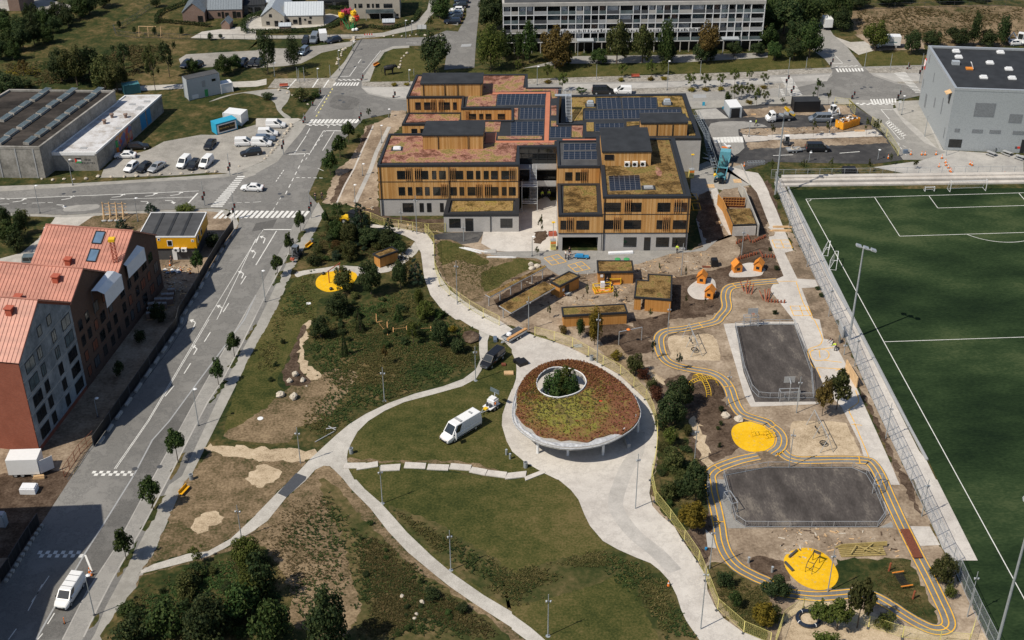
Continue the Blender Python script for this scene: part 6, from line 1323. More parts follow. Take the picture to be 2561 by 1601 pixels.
for kind,lf,t,bx,by,ty,w_,lab in[('round','green','01',1880,1080,838,135,'young tree before the yellow site cabin'),('pine','pine','01',1430,490,405,130,'dark pine shrub behind the site cabin roof'),('pine','pine','01',1150,665,548,150,'dark pine shrub beside the timber props'),('shrub','light','01',1760,488,425,210,'wide light green shrub at the crossroads corner'),('shrub','dark','01',2020,810,670,190,'dark shrub along the side of the yellow cabin'),('tall','dark','01',60,640,440,160,'dark tree at the far left, topmost of the site thicket'),('tall','dark','01',210,720,470,180,'dark tree in the site thicket beside the sandy drive'),('big','green','01',90,790,560,260,'broad green tree in the middle of the site thicket'),('shrub','dark','01',160,870,640,200,'dark shrub at the lower end of the site thicket'),('shrub','olive','01',230,620,455,150,'olive shrub with yellowing top in the site thicket'),('big','dark','01',1500,1540,1340,170,'dark tree in the shade behind the brick pallets'),('shrub','dark','02',1130,530,360,130,'dark shrub in the shade at the foot of the brick house'),('shrub','dark','02',1340,210,80,140,'dark shrub in the shade by the black fence'),('open','green','11',785,560,415,200,'spreading light tree at the top of the wooded mound'),('pine','pine','11',1000,720,400,240,'tall dark pine beside the yellow tractor'),('big','green','11',770,750,555,160,'green bushy tree on the left flank of the wooded mound'),('pine','pine','11',1265,720,550,140,'pine beside the concrete path near the yellow fence'),('big','olive','11',890,800,590,200,'olive bushy tree in the middle of the wooded mound'),('big','dark','11',1080,800,640,240,'dark broad tree in the middle of the wooded mound'),('big','dark','11',1250,840,650,210,'dark tree uphill of the lone shed'),('shrub','autumn','11',750,840,745,120,'straw-coloured shrub on the wooded mound'),('shrub','dark','11',555,1000,885,160,'dark shrub at the left foot of the wooded mound'),('big','olive','11',890,950,760,170,'olive tree left of the lone shed'),('shrub','dark','11',1360,880,740,170,'dark shrub right of the lone shed'),('big','dark','11',1090,1270,935,235,'big dark tree below the lone shed'),('big','olive','11',830,1250,985,215,'olive tree overlapping the yellow swing floor'),('big','dark','11',1370,1210,945,180,'dark tree on a clear stem below the lone shed'),('pine','pine','11',1515,1180,935,190,'dark pine at the path bend below the lone shed'),('big','dark','11',780,1450,1250,260,'dark dome-shaped tree below the yellow swing floor'),('tall','light','11',1540,1390,1215,120,'light green upright tree on the park slope'),('big','light','11',1600,1512,1330,200,'light green bushy tree on the park slope'),('cone','dark','11',965,1500,1400,100,'small dark spruce in the meadow'),('cone','green','11',1345,1512,1365,110,'green spruce in the meadow'),('shrub','green','11',1720,1500,1400,130,'green shrub beside the concrete path'),('big','dark','12',615,170,-40,210,'dark round tree beside the trodden sand path'),('cone','dark','12',990,110,-30,120,'dark spruce near the rope fence'),('cone','dark','12',842,340,100,85,'narrow dark spruce in the open meadow'),('open','light','12',1490,225,25,170,'light green tree by the rope fence'),('big','dark','12',1748,250,-10,210,'dark tree on a clear stem near the gravel path'),('shrub','dark','12',1925,310,160,185,'dark shrub by the earth heap'),('sapling','autumn','12',1226,425,215,100,'bare young tree on a pale stem in the meadow'),('shrub','yellow','12',1860,120,40,90,'yellowish shrub above the earth heap'),('big','light','03',2350,820,520,300,'light green tree overhanging the lower gravel path'),('open','light','03',1870,790,650,190,'small light green tree on the edge of the lower gravel path'),('shrub','dark','03',1260,1560,1290,380,'dark broad shrub in the bottom thicket nearest the footpath'),('shrub','green','03',1620,1490,1130,460,'green broad shrub in the bottom thicket below the orange patch'),('big','dark','03',1980,1540,1090,480,'large dark tree at the heart of the bottom thicket'),('shrub','green','03',2260,1320,930,430,'green broad shrub in the bottom thicket below the light green tree'),('shrub','light','03',2419,1100,780,330,'light green shrub at the upper right of the bottom thicket'),('shrub','dark','13',60,1130,640,360,'dark broad shrub at the right shoulder of the bottom thicket'),('shrub','green','13',150,1560,1050,420,'green broad shrub at the lower right of the bottom thicket'),('shrub','olive','03',1750,1080,900,260,'olive shrub on the sunny edge of the bottom thicket'),('big','dark','13',700,1640,1005,470,'big dark lone tree at the bottom edge of the picture'),('shrub','dark','13',1650,1120,1015,190,'dark low shrub beside two pale stones'),('shrub','dark','13',1965,1245,1155,140,'round dark low shrub beside the gravel path'),('shrub','dark','13',1565,975,920,60,'tiny dark shrub beside the gravel path'),('shrub','yellow','22',985,385,280,115,'small yellow shrub below the cable frame'),('big','olive','22',1165,520,325,190,'yellow-green bush outside the yellow fence'),('shrub','rust','22',1245,560,440,140,'rust-coloured shrub beside the yellow-green bush'),('sapling','pine','22',1328,375,195,90,'young pine at the bend of the running track'),('sapling','pine','22',1577,480,288,85,'young pine between the track and the climbing dome'),('shrub','olive','22',1330,660,540,150,'olive shrub beside the big dark tree'),('shrub','rust','22',1370,770,620,170,'red-brown shrub against the yellow fence'),('big','dark','22',1570,830,530,290,'tall dark tree beside the yellow climbing dome'),('big','dark','22',1490,1010,680,330,'broad dark tree right of the pavilion'),('shrub','light','22',1480,1200,980,160,'light green upright shrub right of the pavilion'),('shrub','olive','22',1665,1090,975,115,'small light shrub beside the gravel strip'),('big','olive','22',1525,1420,1205,235,'yellow-green bush by the lower fence run'),('big','dark','23',1730,220,-170,300,'dark dense tree beside the running track corner'),('big','yellow','23',1690,470,200,280,'golden yellow bush outside the lower fence'),('shrub','olive','23',1455,190,10,210,'olive shrub against the lower fence'),('shrub','dark','23',1570,160,-20,190,'dark green shrub between fence and dark tree'),('tall','yellow','22',780,240,-125,180,'pale yellowing tall tree before the long shed'),('tall','green','22',645,170,-20,110,'green upright shrub before the long shed'),('shrub','autumn','22',490,135,45,105,'brownish shrub before the long shed'),('round','autumn','32',512,910,545,190,'bronze-leaved tree, left of the pair beside the walk'),('round','olive','32',650,845,465,250,'bronze-green tree, right of the pair beside the walk'),('big','olive','33',1640,985,725,270,'yellow-green tree inside the track loop by the tall fence'),('shrub','light','33',1720,1120,990,130,'light green shrub by the tall fence'),('round','light','33',650,1430,1130,290,'light green tree in the sand play area, right of the tyre'),('round','olive','33',845,1400,935,310,'olive tree on the edge of the sand play area'),('round','light','33',480,1360,1140,230,'light tree overlapping the tyre ring'),('shrub','light','33',1090,1410,1230,210,'low light green tree beside the loop of the track'),('big','dark','33',70,1130,915,290,'dark tree on the track by the gymnastic floor'),('shrub','olive','33',30,1360,1150,190,'olive shrub at the corner of the lower fence'),('shrub','dark','23',2020,1010,850,190,'dark shrub inside the track bend'),('shrub','green','23',2110,1210,1020,140,'green shrub below the track bend'),('big','yellow','23',2360,1390,1150,230,'golden bush behind the lowest fence panels'),('shrub','light','33',560,1600,1440,300,'light green shrub cut by the bottom edge'),('big','dark','10',1690,700,290,300,'big dark tree on the corner lawn'),('willow','light','10',2220,670,235,290,'light green drooping tree at the end of the slab'),('big','green','10',1740,175,-60,210,'green tree on the lawn beside the parked cars'),('sapling','green','10',1655,290,130,90,'young tree by the notice board'),('willow','dark','10',115,695,305,205,'left of two dark birches beside the gravel yard'),('willow','dark','10',362,655,340,165,'right of two dark birches beside the gravel yard'),('shrub','olive','10',430,960,815,150,'olive shrub in the stony garden'),('shrub','dark','10',110,935,865,140,'dark low shrub in the stony garden'),('shrub','green','10',560,930,850,120,'green shrub on the kerb side of the stony garden'),('open','green','10',1070,1110,1020,60,'thin young tree at the corner of the building site'),('sapling','light','10',1030,1240,1130,50,'thin sapling by the planting bed'),('sapling','light','10',975,1340,1250,60,'thin sapling left of the planting bed'),('open','green','10',450,710,640,110,'flowering bush beside the flagpoles'),('tall','green','20',165,595,185,195,'upright green tree at the left end of the slab'),('big','autumn','20',410,645,230,330,'bronze-green tree with a broad crown before the slab'),('big','dark','20',490,625,390,200,'dark tree in front of the bronze one'),('big','olive','20',990,605,175,240,'yellow-green tree before the middle of the slab'),('big','green','20',820,600,455,190,'bushy green tree left of the yellow-green one'),('big','olive','20',1230,595,230,235,'olive tree before the middle of the slab'),('tall','green','20',1455,600,175,210,'tall green tree before the white banner'),('big','dark','20',1480,585,390,200,'dark round tree before the tall green one'),('big','autumn','20',1840,585,195,260,'bronze tall tree near the right entrance canopy'),('big','dark','20',1790,595,395,190,'dark tree at the foot of the bronze tall one'),('big','dark','20',1880,570,410,150,'small dark tree right of the bronze tall one'),('big','dark','20',2100,535,385,160,'round dark tree below the right entrance canopy'),('big','dark','20',2315,525,392,150,'round dark tree at the right end of the slab'),('tall','green','20',60,570,300,140,'green tree squeezed at the left corner of the slab'),('big','light','30',1010,485,185,250,'light green tree by the lorry at the upper right'),('big','dark','30',1350,515,275,180,'round dark tree right of the white lorry'),('big','dark','30',1540,440,275,190,'round dark tree above the corner of the sports hall'),('big','dark','30',1800,435,255,270,'broad dark tree behind the sports hall'),('tall','dark','30',1940,435,105,130,'tall narrow dark tree behind the sports hall'),('big','dark','30',2080,440,275,190,'dark tree behind the sports hall roof lights'),('tall','dark','30',2210,435,140,165,'tall dark tree behind the right of the sports hall'),('sapling','green','30',470,915,750,125,'young tree above the black site hut'),('sapling','olive','30',572,990,830,65,'thin young tree right of the black site hut'),('sapling','green','30',430,940,865,60,'small sapling left of the young tree'),('sapling','olive','30',140,990,915,75,'small olive sapling by the tipper lorry'),('shrub','yellow','30',460,955,918,85,'yellow shrub at the foot of the young tree'),('tall','green','20',2035,1000,860,95,'dense young tree behind the grey container')]:plant(kind,lf,t,bx,by,ty,w_,lab)
for dx,dy,h,wd,lf,lab in((-.9,.2,6.3,4.2,'green','green tree in the pavilion opening, left of three'),(.5,.2,6.9,4.2,'light','tallest tree in the pavilion opening, in the middle'),(1.5,-.7,5.9,3.2,'green','dark tree in the pavilion opening, right of three')):place('big',lf,V3((PAV.x+dx,PAV.y+dy,0)),h,wd,lab)
row('open','light','20',[(60,685,565,90),(340,765,600,95),(480,865,690,125),(1040,735,600,115),(1320,725,570,135),(1430,705,570,115),(1690,835,690,145),(1830,835,690,115),(1970,818,690,115),(2105,805,650,115),(2245,765,650,90),(2385,805,690,90),(2105,945,790,115),(2170,925,800,100),(2245,925,780,125),(2310,1005,820,100),(2395,965,850,100)],'thin street tree in the paved strips behind the school, {o} from the left','young trees behind the school')
row('shrub','yellow','20',[(340,790,752,75),(1035,768,730,75),(1315,758,720,80),(1435,755,720,80),(1695,864,825,85),(1830,858,820,85),(1970,855,815,85),(2110,988,950,85),(2245,978,945,85),(2378,838,805,75)],'low yellow shrub in the paved strips behind the school, {o} from the left','yellow shrubs in the paved strips')
row('shrub','yellow','10',[(1312,812,780,75),(1422,808,776,65)],'low yellow shrub beside the corner lawn, {o} from the left','yellow shrubs in the paved strips')
plant('open','green','20',650,885,830,130,'green sapling beside the black van')
row('sapling','olive','30',[(40,1312,1150,65),(430,1292,1130,75),(560,1285,1130,75),(930,1275,1120,85),(1020,1290,1100,95)],'thin car park tree in the middle planting row, {o} from the left','car park saplings')
row('sapling','olive','31',[(35,145,0,70),(330,130,-20,80),(590,130,-15,70),(955,115,-25,60),(1160,50,-60,60),(1390,85,-10,80)],'thin tree in the bed above the pitch terrace, {o} from the left','saplings above the terrace')
row('sapling','olive','21',[(275,735,530,80),(240,910,810,70),(712,1330,1180,60),(985,1350,1220,70),(355,1500,1380,70),(1310,1512,1390,60),(1640,1150,1010,40),(1645,1390,1260,40),(1825,1410,1290,40),(1395,1080,960,40)],'thin staked sapling in the school yard, {o} of those among the sheds','yard saplings')
row('shrub','dark','31',[(80,1040,990,60),(20,860,820,45),(80,370,320,70),(505,1300,1250,55),(70,1460,1410,60),(470,1230,1190,60)],'small dark shrub beside the pitch walk, {o} from the far end','small shrubs beside the pitch walk')
row('shrub','dark','22',[(1975,1000,950,50),(1960,1210,1150,40),(1945,1040,1000,45),(1975,870,800,60)],'small dark plant in the bark bed left of the yellow floor, {o} of four','small plants in the bark bed')
row('shrub','dark','12',[(185,440,395,60),(140,585,535,60),(260,225,175,60)],'small dark plant on the mown slope, {o} from the left','small plants on the mown slope')
woods=[(60,340,110,200),(190,360,140,190),(310,340,110,200),(430,260,60,190),(560,215,10,210),(650,255,80,170),(760,170,-40,200),(850,140,-60,190),(980,70,-110,190),(110,490,260,190),(230,480,230,190),(330,430,200,170),(440,410,220,170),(520,310,150,160),(0,570,330,200),(130,570,380,170),(300,230,20,160),(20,250,60,180)]
row('big','dark','00',[(*e,'dark' if i%3 else 'green')for i,e in enumerate(woods)],'dark tree in the upper left wood, {o} of its rows','trees of the upper left wood')
row('big','dark','00',[(590,770,440,260),(735,810,425,270,'olive'),(850,710,420,230),(1000,835,510,290,'olive'),(1115,870,560,250,'olive')],'broad tree of the clump above the workshop hall, {o} from the left','clump above the workshop hall')
row('open','dark','00',[(1185,690,400,210),(1470,865,420,190,'olive'),(1605,730,390,210),(230,720,560,130,'autumn')],'thin-crowned tree by the meadow track, {o} of four','thin trees by the meadow track')
row('big','dark','00',[(100,960,690,360),(-10,900,650,250),(250,850,740,160)],'dark tree at the left behind the workshop hall, {o} of three','trees left behind the workshop hall')
row('big','green','00',[(1830,690,545,125),(2120,715,515,190),(2225,665,505,130)],'green bush between the cars of the gravel yard, {o} from the left','bushes of the gravel yard')
row('tall','dark','00',[(1130,270,190,55),(1275,315,250,55),(1467,345,250,60),(1720,335,245,60),(1990,382,310,75),(2087,362,320,55),(1480,70,-40,130)],'small dark tree by the playground fence, {o} from the left','small trees by the playground fence')
wr=[(60,565,385,180),(245,565,375,180),(390,545,165,260),(150,320,-60,380),(340,270,-90,330),(700,285,55,210),(640,245,-110,260),(820,70,-70,300),(0,330,0,220),(520,190,-80,220),(60,170,-120,260),(280,430,150,240),(0,470,220,190)]
row('big','dark','30',[(*e,'dark' if i%2 else 'green')for i,e in enumerate(wr)],'dark tree in the wood right of the slab, {o} of its rows','wood right of the slab')
wt=[(2230,280,-30,260),(2340,560,260,200),(2380,300,40,200),(2300,130,-140,260),(2190,120,-120,200)]
row('big','dark','10',wt,'dark tree between the side street and the slab, {o} of the group','trees at the left end of the slab')
row('big','dark','30',[(1150,50,-70,260),(1700,10,-80,320),(1990,0,-60,260),(1290,20,-90,180)],'dark tree along the top right field edge, {o} of four','trees of the top right field edge')
def hedge(lb_,s,wd,h,lf='dark',n=90):
 p=smt(G(s),6);r_=random.Random(len(s));mb=MB();L=0
 for a,b in zip(p,p[1:]):
  d=b-a;ln=d.length;d.normalize();nn=V3((-d.y,d.x,0))
  for _ in range(int(ln*n)):
   q=a+d*r_.uniform(0,ln)+nn*r_.uniform(-.5,.5)*wd+V3((0,0,h*r_.random()**.5));leaf(mb,q,V3((r_.gauss(0,.6),r_.gauss(0,.6),r_.gauss(.5,.5))).normalized(),.16*r_.uniform(.7,1.3),r_)
 O=p[0].copy();mb.v=[(v[0]-O.x,v[1]-O.y,v[2])for v in mb.v]
 t=mb.mk_('hedge',M['leaf_'+lf]);t.location=O;tag(t,lb_,'hedge');return t
for lb,s,wd,h in(('clipped hedge curling round the brick house lawn','00 1480,230 1500,150 1600,100 1780,30',1.1,1.1),('clipped hedge before the brick house','00 1500,210 1650,225 1830,240 1990,258',1.,1.),('ring hedge between the brick and the buff house',f'{H_} 690,330 680,270 740,200 880,150',1.4,1.2),('low hedge in front of the buff house',f'{H_} 690,335 900,335 1200,330 1400,320 1640,250 1730,150 1720,100 1540,95',1.3,1.1),('hedge along the curved lane beside the cube house',f'{H_} 1950,280 2100,300 2300,265 2400,215 2460,120',1.2,1.)):hedge(lb,s,wd,h)
def tufts(name,s,n,hgt,lf,seed,sp=.22,inv=1):
 pgn=[V3((p.x,p.y))for p in G(s)];a=np.array([(p.x,p.y)for p in pgn]);r_=random.Random(seed);mb=MB();x0,x1,y0,y1=a[:,0].min(),a[:,0].max(),a[:,1].min(),a[:,1].max()
 rs=np.random.RandomState(seed);c=np.stack([rs.uniform(x0,x1,n*3),rs.uniform(y0,y1,n*3)],1);c=c[inside(a,c)][:n]
 nx_=np.roll(a,-1,0)-a;ll=(nx_**2).sum(1)+1e-9;tt=np.clip(((c[:,None,:]-a[None])*nx_[None]).sum(2)/ll,0,1);dd=np.sqrt((((a[None]+nx_[None]*tt[...,None])-c[:,None,:])**2).sum(2)).min(1)
 for(x,y),de in zip(c,dd):
  if r_.random()>de/2.5:continue
  dens=inv*(sin(x*.37+1.3*sin(y*.21))+sin(y*.43+1.7*sin(x*.19)))
  if dens<-.4 and r_.random()<.9:continue
  h=hgt*.75*r_.uniform(.5,1.4)*(1+.25*dens);th=r_.uniform(0,3.14)
  for k in range(3):
   t_=th+k*2.1;u=V3((cos(t_),sin(t_),0))*sp*r_.uniform(.4,1.);l=V3((-u.y,u.x,0)).normalized()*h*r_.uniform(.6,1.3);b=V3((x,y,.06));l.z=h*.55;mb.q(b-u*.5,b+u*.5,b+u*.25+l,b-u*.3+l*.9)
 return tag(mb.mk_(name,M['leaf_'+lf]),kind='stuff')
M.leaf_grass=leafmat('grass_tuft',(.05,.052,.016),(.1,.088,.03),(.19,.142,.062));M.leaf_drygrass=leafmat('dry_grass_tuft',(.06,.055,.02),(.15,.11,.05),(.26,.2,.11))
tufts('tall_grass','12 520,0 1900,0 2090,110 2110,280 2110,400 2050,470 1900,560 1500,690 1040,880 880,980 700,1120 600,1130 400,1000 480,820 700,640 480,480 430,330',9000,.28,'grass',5)
tufts('tall_grass','11 300,1230 560,1000 560,1512 900,1300 1400,1230 1640,1300 1890,1512 12 1900,0 300,0 200,500 0,500 0,270',5000,.25,'grass',6)
tufts('tall_grass','11 430,960 560,700 900,600 1480,780 1550,900 1560,1150 1000,960 700,1000',2600,.3,'grass',7)
tufts('tall_grass','13 850,400 1250,600 1700,950 2150,1300 2350,1512 900,1512 1050,1250 950,900',6000,.3,'grass',8)
tufts('tall_grass','13 1260,260 1800,500 2200,720 2419,850 23 200,800 500,900 200,1240 13 2419,1200 1800,820 1450,480',4200,.3,'grass',9)
tufts('tall_grass','23 300,800 800,650 1180,760 1480,980 1640,1350 1760,1512 1450,1512 1050,900 700,850',3600,.26,'grass',10)
tufts('tall_grass','03 1250,1150 1400,950 2100,750 2419,560 13 200,800 300,1300 400,1512 03 1030,1512',4500,.35,'grass',11)
tufts('dry_grass','13 300,200 700,100 900,350 1000,700 900,1100 450,1512 300,1300 150,800 0,560',3000,.16,'drygrass',12,.16)
tufts('dry_grass','30 800,100 1400,60 2419,60 2419,420 1500,420 1100,320 860,330',2600,.4,'drygrass',13,.5)
tufts('tall_grass','00 0,600 500,560 1100,420 1650,390 1650,560 1100,800 600,800 100,850',3000,.4,'grass',14,.5)
tufts('tall_grass','22 1390,1000 1650,960 1690,1100 1820,1400 23 1860,250 1700,430 1560,430 1340,130 22 1390,1250',1200,.22,'grass',15)
tufts('tall_grass','23 1860,860 2100,860 2419,1050 33 100,1300 -50,1512 23 2150,1400 1920,1100',1500,.25,'grass',16)
tufts('tall_grass','33 660,760 1330,755 1600,1320 1400,1320 1040,1080 700,1030',1300,.15,'grass',17,.15)
tufts('tall_grass','11 1720,780 1950,810 2300,960 2419,930 21 160,940 260,985 0,1120 11 2300,1220 2100,1310 1900,1230 1720,980',2400,.15,'grass',18,.15)
tufts('flowering_meadow','00 20,700 150,600 450,640 400,720 100,760',350,.3,'yellow',19,.35)
for s_,n_,sd_ in(('12 520,0 1900,0 2090,110 2110,400 1900,560 1040,880 700,1120 600,1130 400,1000 700,640 430,330',4200,31),('11 300,1230 560,1000 560,1512 1400,1230 1890,1512 12 1900,0 300,0 0,500',3000,32),('13 850,400 1250,600 1700,950 2350,1512 900,1512',2200,33),('13 1260,260 1800,500 2419,850 23 500,900 13 2419,1200 1450,480',1600,34),('03 1250,1150 2100,750 2419,560 13 200,800 400,1512 03 1030,1512',2600,35),('23 800,650 1180,760 1480,980 1760,1512 1450,1512 850,850',1100,36),('00 0,600 500,560 1650,390 1650,560 600,800',1500,37),('30 800,100 2419,60 2419,420 1500,420 860,330',700,38),('13 100,600 700,100 900,350 900,1100 450,1512',900,39)):tufts('weeds',s_,n_,.34,'green',sd_,.24,-1)
def sct(kind,lfs,s,n,h0,h1,seed,lb_,grp):
 a=np.array([(p.x,p.y)for p in G(s)]);rs=np.random.RandomState(seed);c=np.stack([rs.uniform(a[:,0].min(),a[:,0].max(),n*4),rs.uniform(a[:,1].min(),a[:,1].max(),n*4)],1)
 for x,y in c[inside(a,c)][:n]:h=RU(h0,h1);place(kind,rng.choice(lfs),V3((x,y,0)),h,h*RU(1.,1.7),lb_,grp)
sct('shrub',['dark','green','olive','pine'],'11 700,600 1050,560 1300,720 1480,800 1250,880 1100,900 900,960 600,960 520,900',42,1.,2.4,4,'wild shrub in the dense growth on top of the wooded mound','wild shrubs on the mound top')
sct('shrub',['dark','green','olive'],'11 700,1300 1300,1240 1640,1380 1880,1512 12 1850,150 1000,330 600,200 560,0',36,.6,1.6,5,'low wild shrub in the rough meadow below the wooded mound','wild shrubs in the meadow')
sct('shrub',['dark','dark','green','olive'],'03 1150,1350 1400,1000 2000,800 2419,800 13 250,800 300,1512 03 1000,1512',40,1.,2.4,6,'wild shrub filling the dark thicket at the bottom left','wild shrubs in the bottom thicket')
sct('shrub',['dark','green'],'13 1000,300 1300,620 1800,1000 2300,1480 1100,1500 950,900',22,.35,.8,7,'tiny dark weed clump in the rough grass above the lower path','weed clumps above the lower path')
sct('shrub',['olive','dark','green'],'22 1390,1000 1650,980 1700,1200 1830,1450 23 1850,250 1680,430 1540,400 1330,120',16,.8,1.8,8,'leafy shrub in the bed between the fence and the running track','shrubs in the fence bed')
mb=MB();r_=random.Random(9)
for s_,n_ in(('21 0,1120 440,1090 1150,1000 1500,890 1830,860 2000,1000 1500,1130 1240,1400 900,1360 300,1400',420),('11 880,430 1150,440 1160,560 1780,690 1500,690',120),('01 1530,990 1800,1000 1750,1350 1560,1180',120),('20 2150,1220 2419,1215 30 640,1195 640,1260 20 2180,1290',90),('33 0,460 1180,460 1240,740 200,740',120)):
 a=np.array([(p.x,p.y)for p in G(s_)]);rs=np.random.RandomState(n_);c=np.stack([rs.uniform(a[:,0].min(),a[:,0].max(),n_*4),rs.uniform(a[:,1].min(),a[:,1].max(),n_*4)],1)
 for x,y in c[inside(a,c)][:n_]:mb.cur=r_.randrange(3);k=r_.random()**3;mb.box((x,y,.09),(.12+.9*k,.08+.15*k,.06),r_.uniform(0,3.1))
tag(mb.mk_('debris',[M.plank,M.stone,M.soil]),kind='stuff')
rows_,PO_,zz_,K_=PAVR;r_=random.Random(3);pb_=[o for o in COL.objects if o.name=='oval_pavilion'][0];sd_={'rust':MB(),'yellow':MB(),'grass':MB(),'olive':MB()}
for _ in range(6500):
 i=r_.randrange(len(rows_));s_=r_.uniform(0,K_-.02);k=int(s_);f=s_-k;u=r_.random();j=(i+1)%len(rows_);p=rows_[i][k].lerp(rows_[i][k+1],f).lerp(rows_[j][k].lerp(rows_[j][k+1],f),u)
 q=(p-V3((-1.5,-1.5,0))).length+2.2*sin(p.x*1.3+2*sin(p.y*.9))+1.3*sin(p.y*2.7+p.x*.6)+r_.gauss(0,1.7)+(1.5 if p.y<-4 else 0);c='grass' if q<3. else 'olive' if q<4.3 else 'yellow' if q<6.3 else 'rust'
 leaf(sd_[c],V3((p.x,p.y,zz_(s_)+.07+.12*r_.random())),V3((r_.gauss(0,.5),r_.gauss(0,.5),1)).normalized(),r_.uniform(.08,.2),r_)
M.leaf_rustred=leafmat('rust_sedum_tuft',(.09,.028,.016),(.2,.07,.035),(.28,.13,.06));M.leaf_yellowgreen=leafmat('yellow_sedum_tuft',(.13,.125,.02),(.26,.25,.035),(.36,.33,.06))
for k,mm in(('rust','leaf_rustred'),('yellow','leaf_yellowgreen'),('grass','leaf_grass'),('olive','leaf_drygrass')):tag(sd_[k].mk_('sedum_tuft',M[mm],pb_),kind='stuff')
# ================================================================ vehicles and machines
def loft(mb,st):
 """st: (x, half width, z bottom, z shoulder, z top, half width at top)"""
 b=len(mb.v);n=8
 for x,hw,z0,zs,z1,ht in st:
  for y,z in((-hw*.9,z0),(-hw,z0+(zs-z0)*.4),(-hw,zs),(-ht,z1),(ht,z1),(hw,zs),(hw,z0+(zs-z0)*.4),(hw*.9,z0)):mb.v.append((x,y,z))
 for i in range(len(st)-1):
  for k in range(n):
   j=(k+1)%n;mb.f.append((b+i*n+k,b+(i+1)*n+k,b+(i+1)*n+j,b+i*n+j));mb.m.append(mb.cur)
 mb.f.append(tuple(b+k for k in range(n)));mb.m.append(mb.cur);e=b+(len(st)-1)*n;mb.f.append(tuple(e+k for k in range(n))[::-1]);mb.m.append(mb.cur)
def wheel(par,x,y,r,wd=.2,rim=True):
 mb=MB();mb.lth([(r*.75,-wd/2),(r,-wd*.35),(r,wd*.35),(r*.75,wd/2)],14);o=mb.mk_('wheel',M.rubber_black,par);o.rotation_euler=(R(90),0,0);o.location=(x,y,r)
 if rim:m2=MB();m2.lth([(r*.6,-wd/2-.012),(r*.6,wd/2+.012)],10);m2.mk_('rim',M.steel,o)
 return o
def mkcar(name,cat,L,W,body,cab,glass,paint='whitep',wr=.31,wx=None,extra=None,roof_mat=None):
 """body: loft stations; cab: (xb0, xb1, xt0, xt1, zb, zt, wb, wt); glass: side panes as fractions along the cabin"""
 t=obj_(name,'',cat);mb=MB();loft(mb,body);xb0,xb1,xt0,xt1,zb,zt,wb,wt=cab
 B=[V3(v)for v in((xb0,-wb,zb),(xb1,-wb,zb),(xb1,wb,zb),(xb0,wb,zb))];T=[V3(v)for v in((xt0,-wt,zt-.05),(xt1,-wt,zt-.05),(xt1,wt,zt-.05),(xt0,wt,zt-.05))];C_=[V3((p.x*.96+.0,p.y*.88,zt))for p in T]
 for lo,hi in((B,T),(T,C_)):
  for i in range(4):j=(i+1)%4;mb.q(lo[i],lo[j],hi[j],hi[i])
 mb.q(*C_);mb.mk_('body',M[paint],t,sm=False)
 def pane(nm,a,b,c,d,u0=.07,u1=.93,v0=.08,v1=.9,push=.015):
  f=lambda u,v:a.lerp(b,u).lerp(d.lerp(c,u),v);n=(b-a).cross(d-a).normalized();ctr=(a+b+c+d)/4;n=n if n.dot(V3((ctr.x-(xb0+xb1)/2,ctr.y,0)))>0 else-n
  g=MB();g.q(*[f(u,v)+n*push for u,v in((u0,v0),(u1,v0),(u1,v1),(u0,v1))]);g.mk_(nm,M.cgl,t)
 if 'front' in glass:pane('windscreen',B[1],B[2],T[2],T[1])
 if 'rear' in glass:pane('rear_window',B[3],B[0],T[0],T[3],.1,.9,.2)
 for u0,u1 in glass.get('side',()):pane('side_window',B[0],B[1],T[1],T[0],u0,u1,.12,.9);pane('side_window',B[3],B[2],T[2],T[3],u0,u1,.12,.9)
 x0,x1=wx or(-L*.3,L*.31)
 for x in(x0,x1):
  for s in(-1,1):wheel(t,x,s*(W/2-.1),wr)
 hx,hw,z0,zs,z1,ht=body[-1]
 for s in(-1,1):
  m2=MB();m2.box((hx-.02,s*(hw-.2),zs-.02),(.1,.3,.14));m2.mk_('headlight',M.glt,t)
  m2=MB();m2.box((body[0][0]+.0,s*(body[0][1]-.1),body[0][3]),(.06,.14,.3));m2.mk_('tail_light',M.red,t)
  m2=MB();m2.box((xb1-.35,s*(W/2+.06),zb+.08),(.1,.16,.13));m2.mk_('wing_mirror',M.black,t)
 m2=MB();m2.box((hx+.02,0,z0+.12),(.1,hw*1.7,.2));m2.box((body[0][0]-.02,0,z0+.12),(.1,hw*1.7,.2));m2.mk_('bumper',M.black if paint!='bpt' else M.sdk,t)
 if extra:extra(t)
 return Proto(t)
M.cgl=pln('car_glass',(.02,.026,.03),.06,spec=.8);M.bpt=pln('black_paintwork',(.014,.015,.018),.2,spec=.6);M.navy=pln('navy_paintwork',(.015,.022,.04),.22,spec=.6);M.silver=pln('silver_paintwork',(.42,.44,.46),.28,.4);M.bluegrey=pln('blue_grey_paintwork',(.16,.21,.28),.25,.3);M.greyvan=pln('slate_paintwork',(.2,.23,.27),.25,.3)
HATCH=mkcar('parked_car','car',4.1,1.75,[(-2.,.76,.3,.75,.9,.7),(-1.9,.84,.22,.82,.96,.74),(-.9,.87,.2,.86,.95,.78),(.7,.87,.2,.84,.93,.76),(1.6,.84,.2,.74,.82,.7),(1.98,.74,.26,.6,.68,.62),(2.05,.66,.3,.52,.58,.55)],(-1.95,1.,-1.55,.2,.9,1.48,.78,.6),{'front':1,'rear':1,'side':((.1,.45),(.49,.86))})
SEDAN=mkcar('parked_car','car',4.6,1.8,[(-2.28,.74,.32,.78,.88,.68),(-2.15,.84,.22,.84,.95,.74),(-1.2,.89,.2,.86,.95,.8),(.8,.89,.2,.84,.92,.78),(1.8,.86,.2,.72,.8,.7),(2.2,.76,.26,.6,.67,.62),(2.3,.66,.3,.52,.58,.55)],(-1.9,1.15,-1.,.25,.9,1.43,.8,.6),{'front':1,'rear':1,'side':((.16,.47),(.5,.86))})
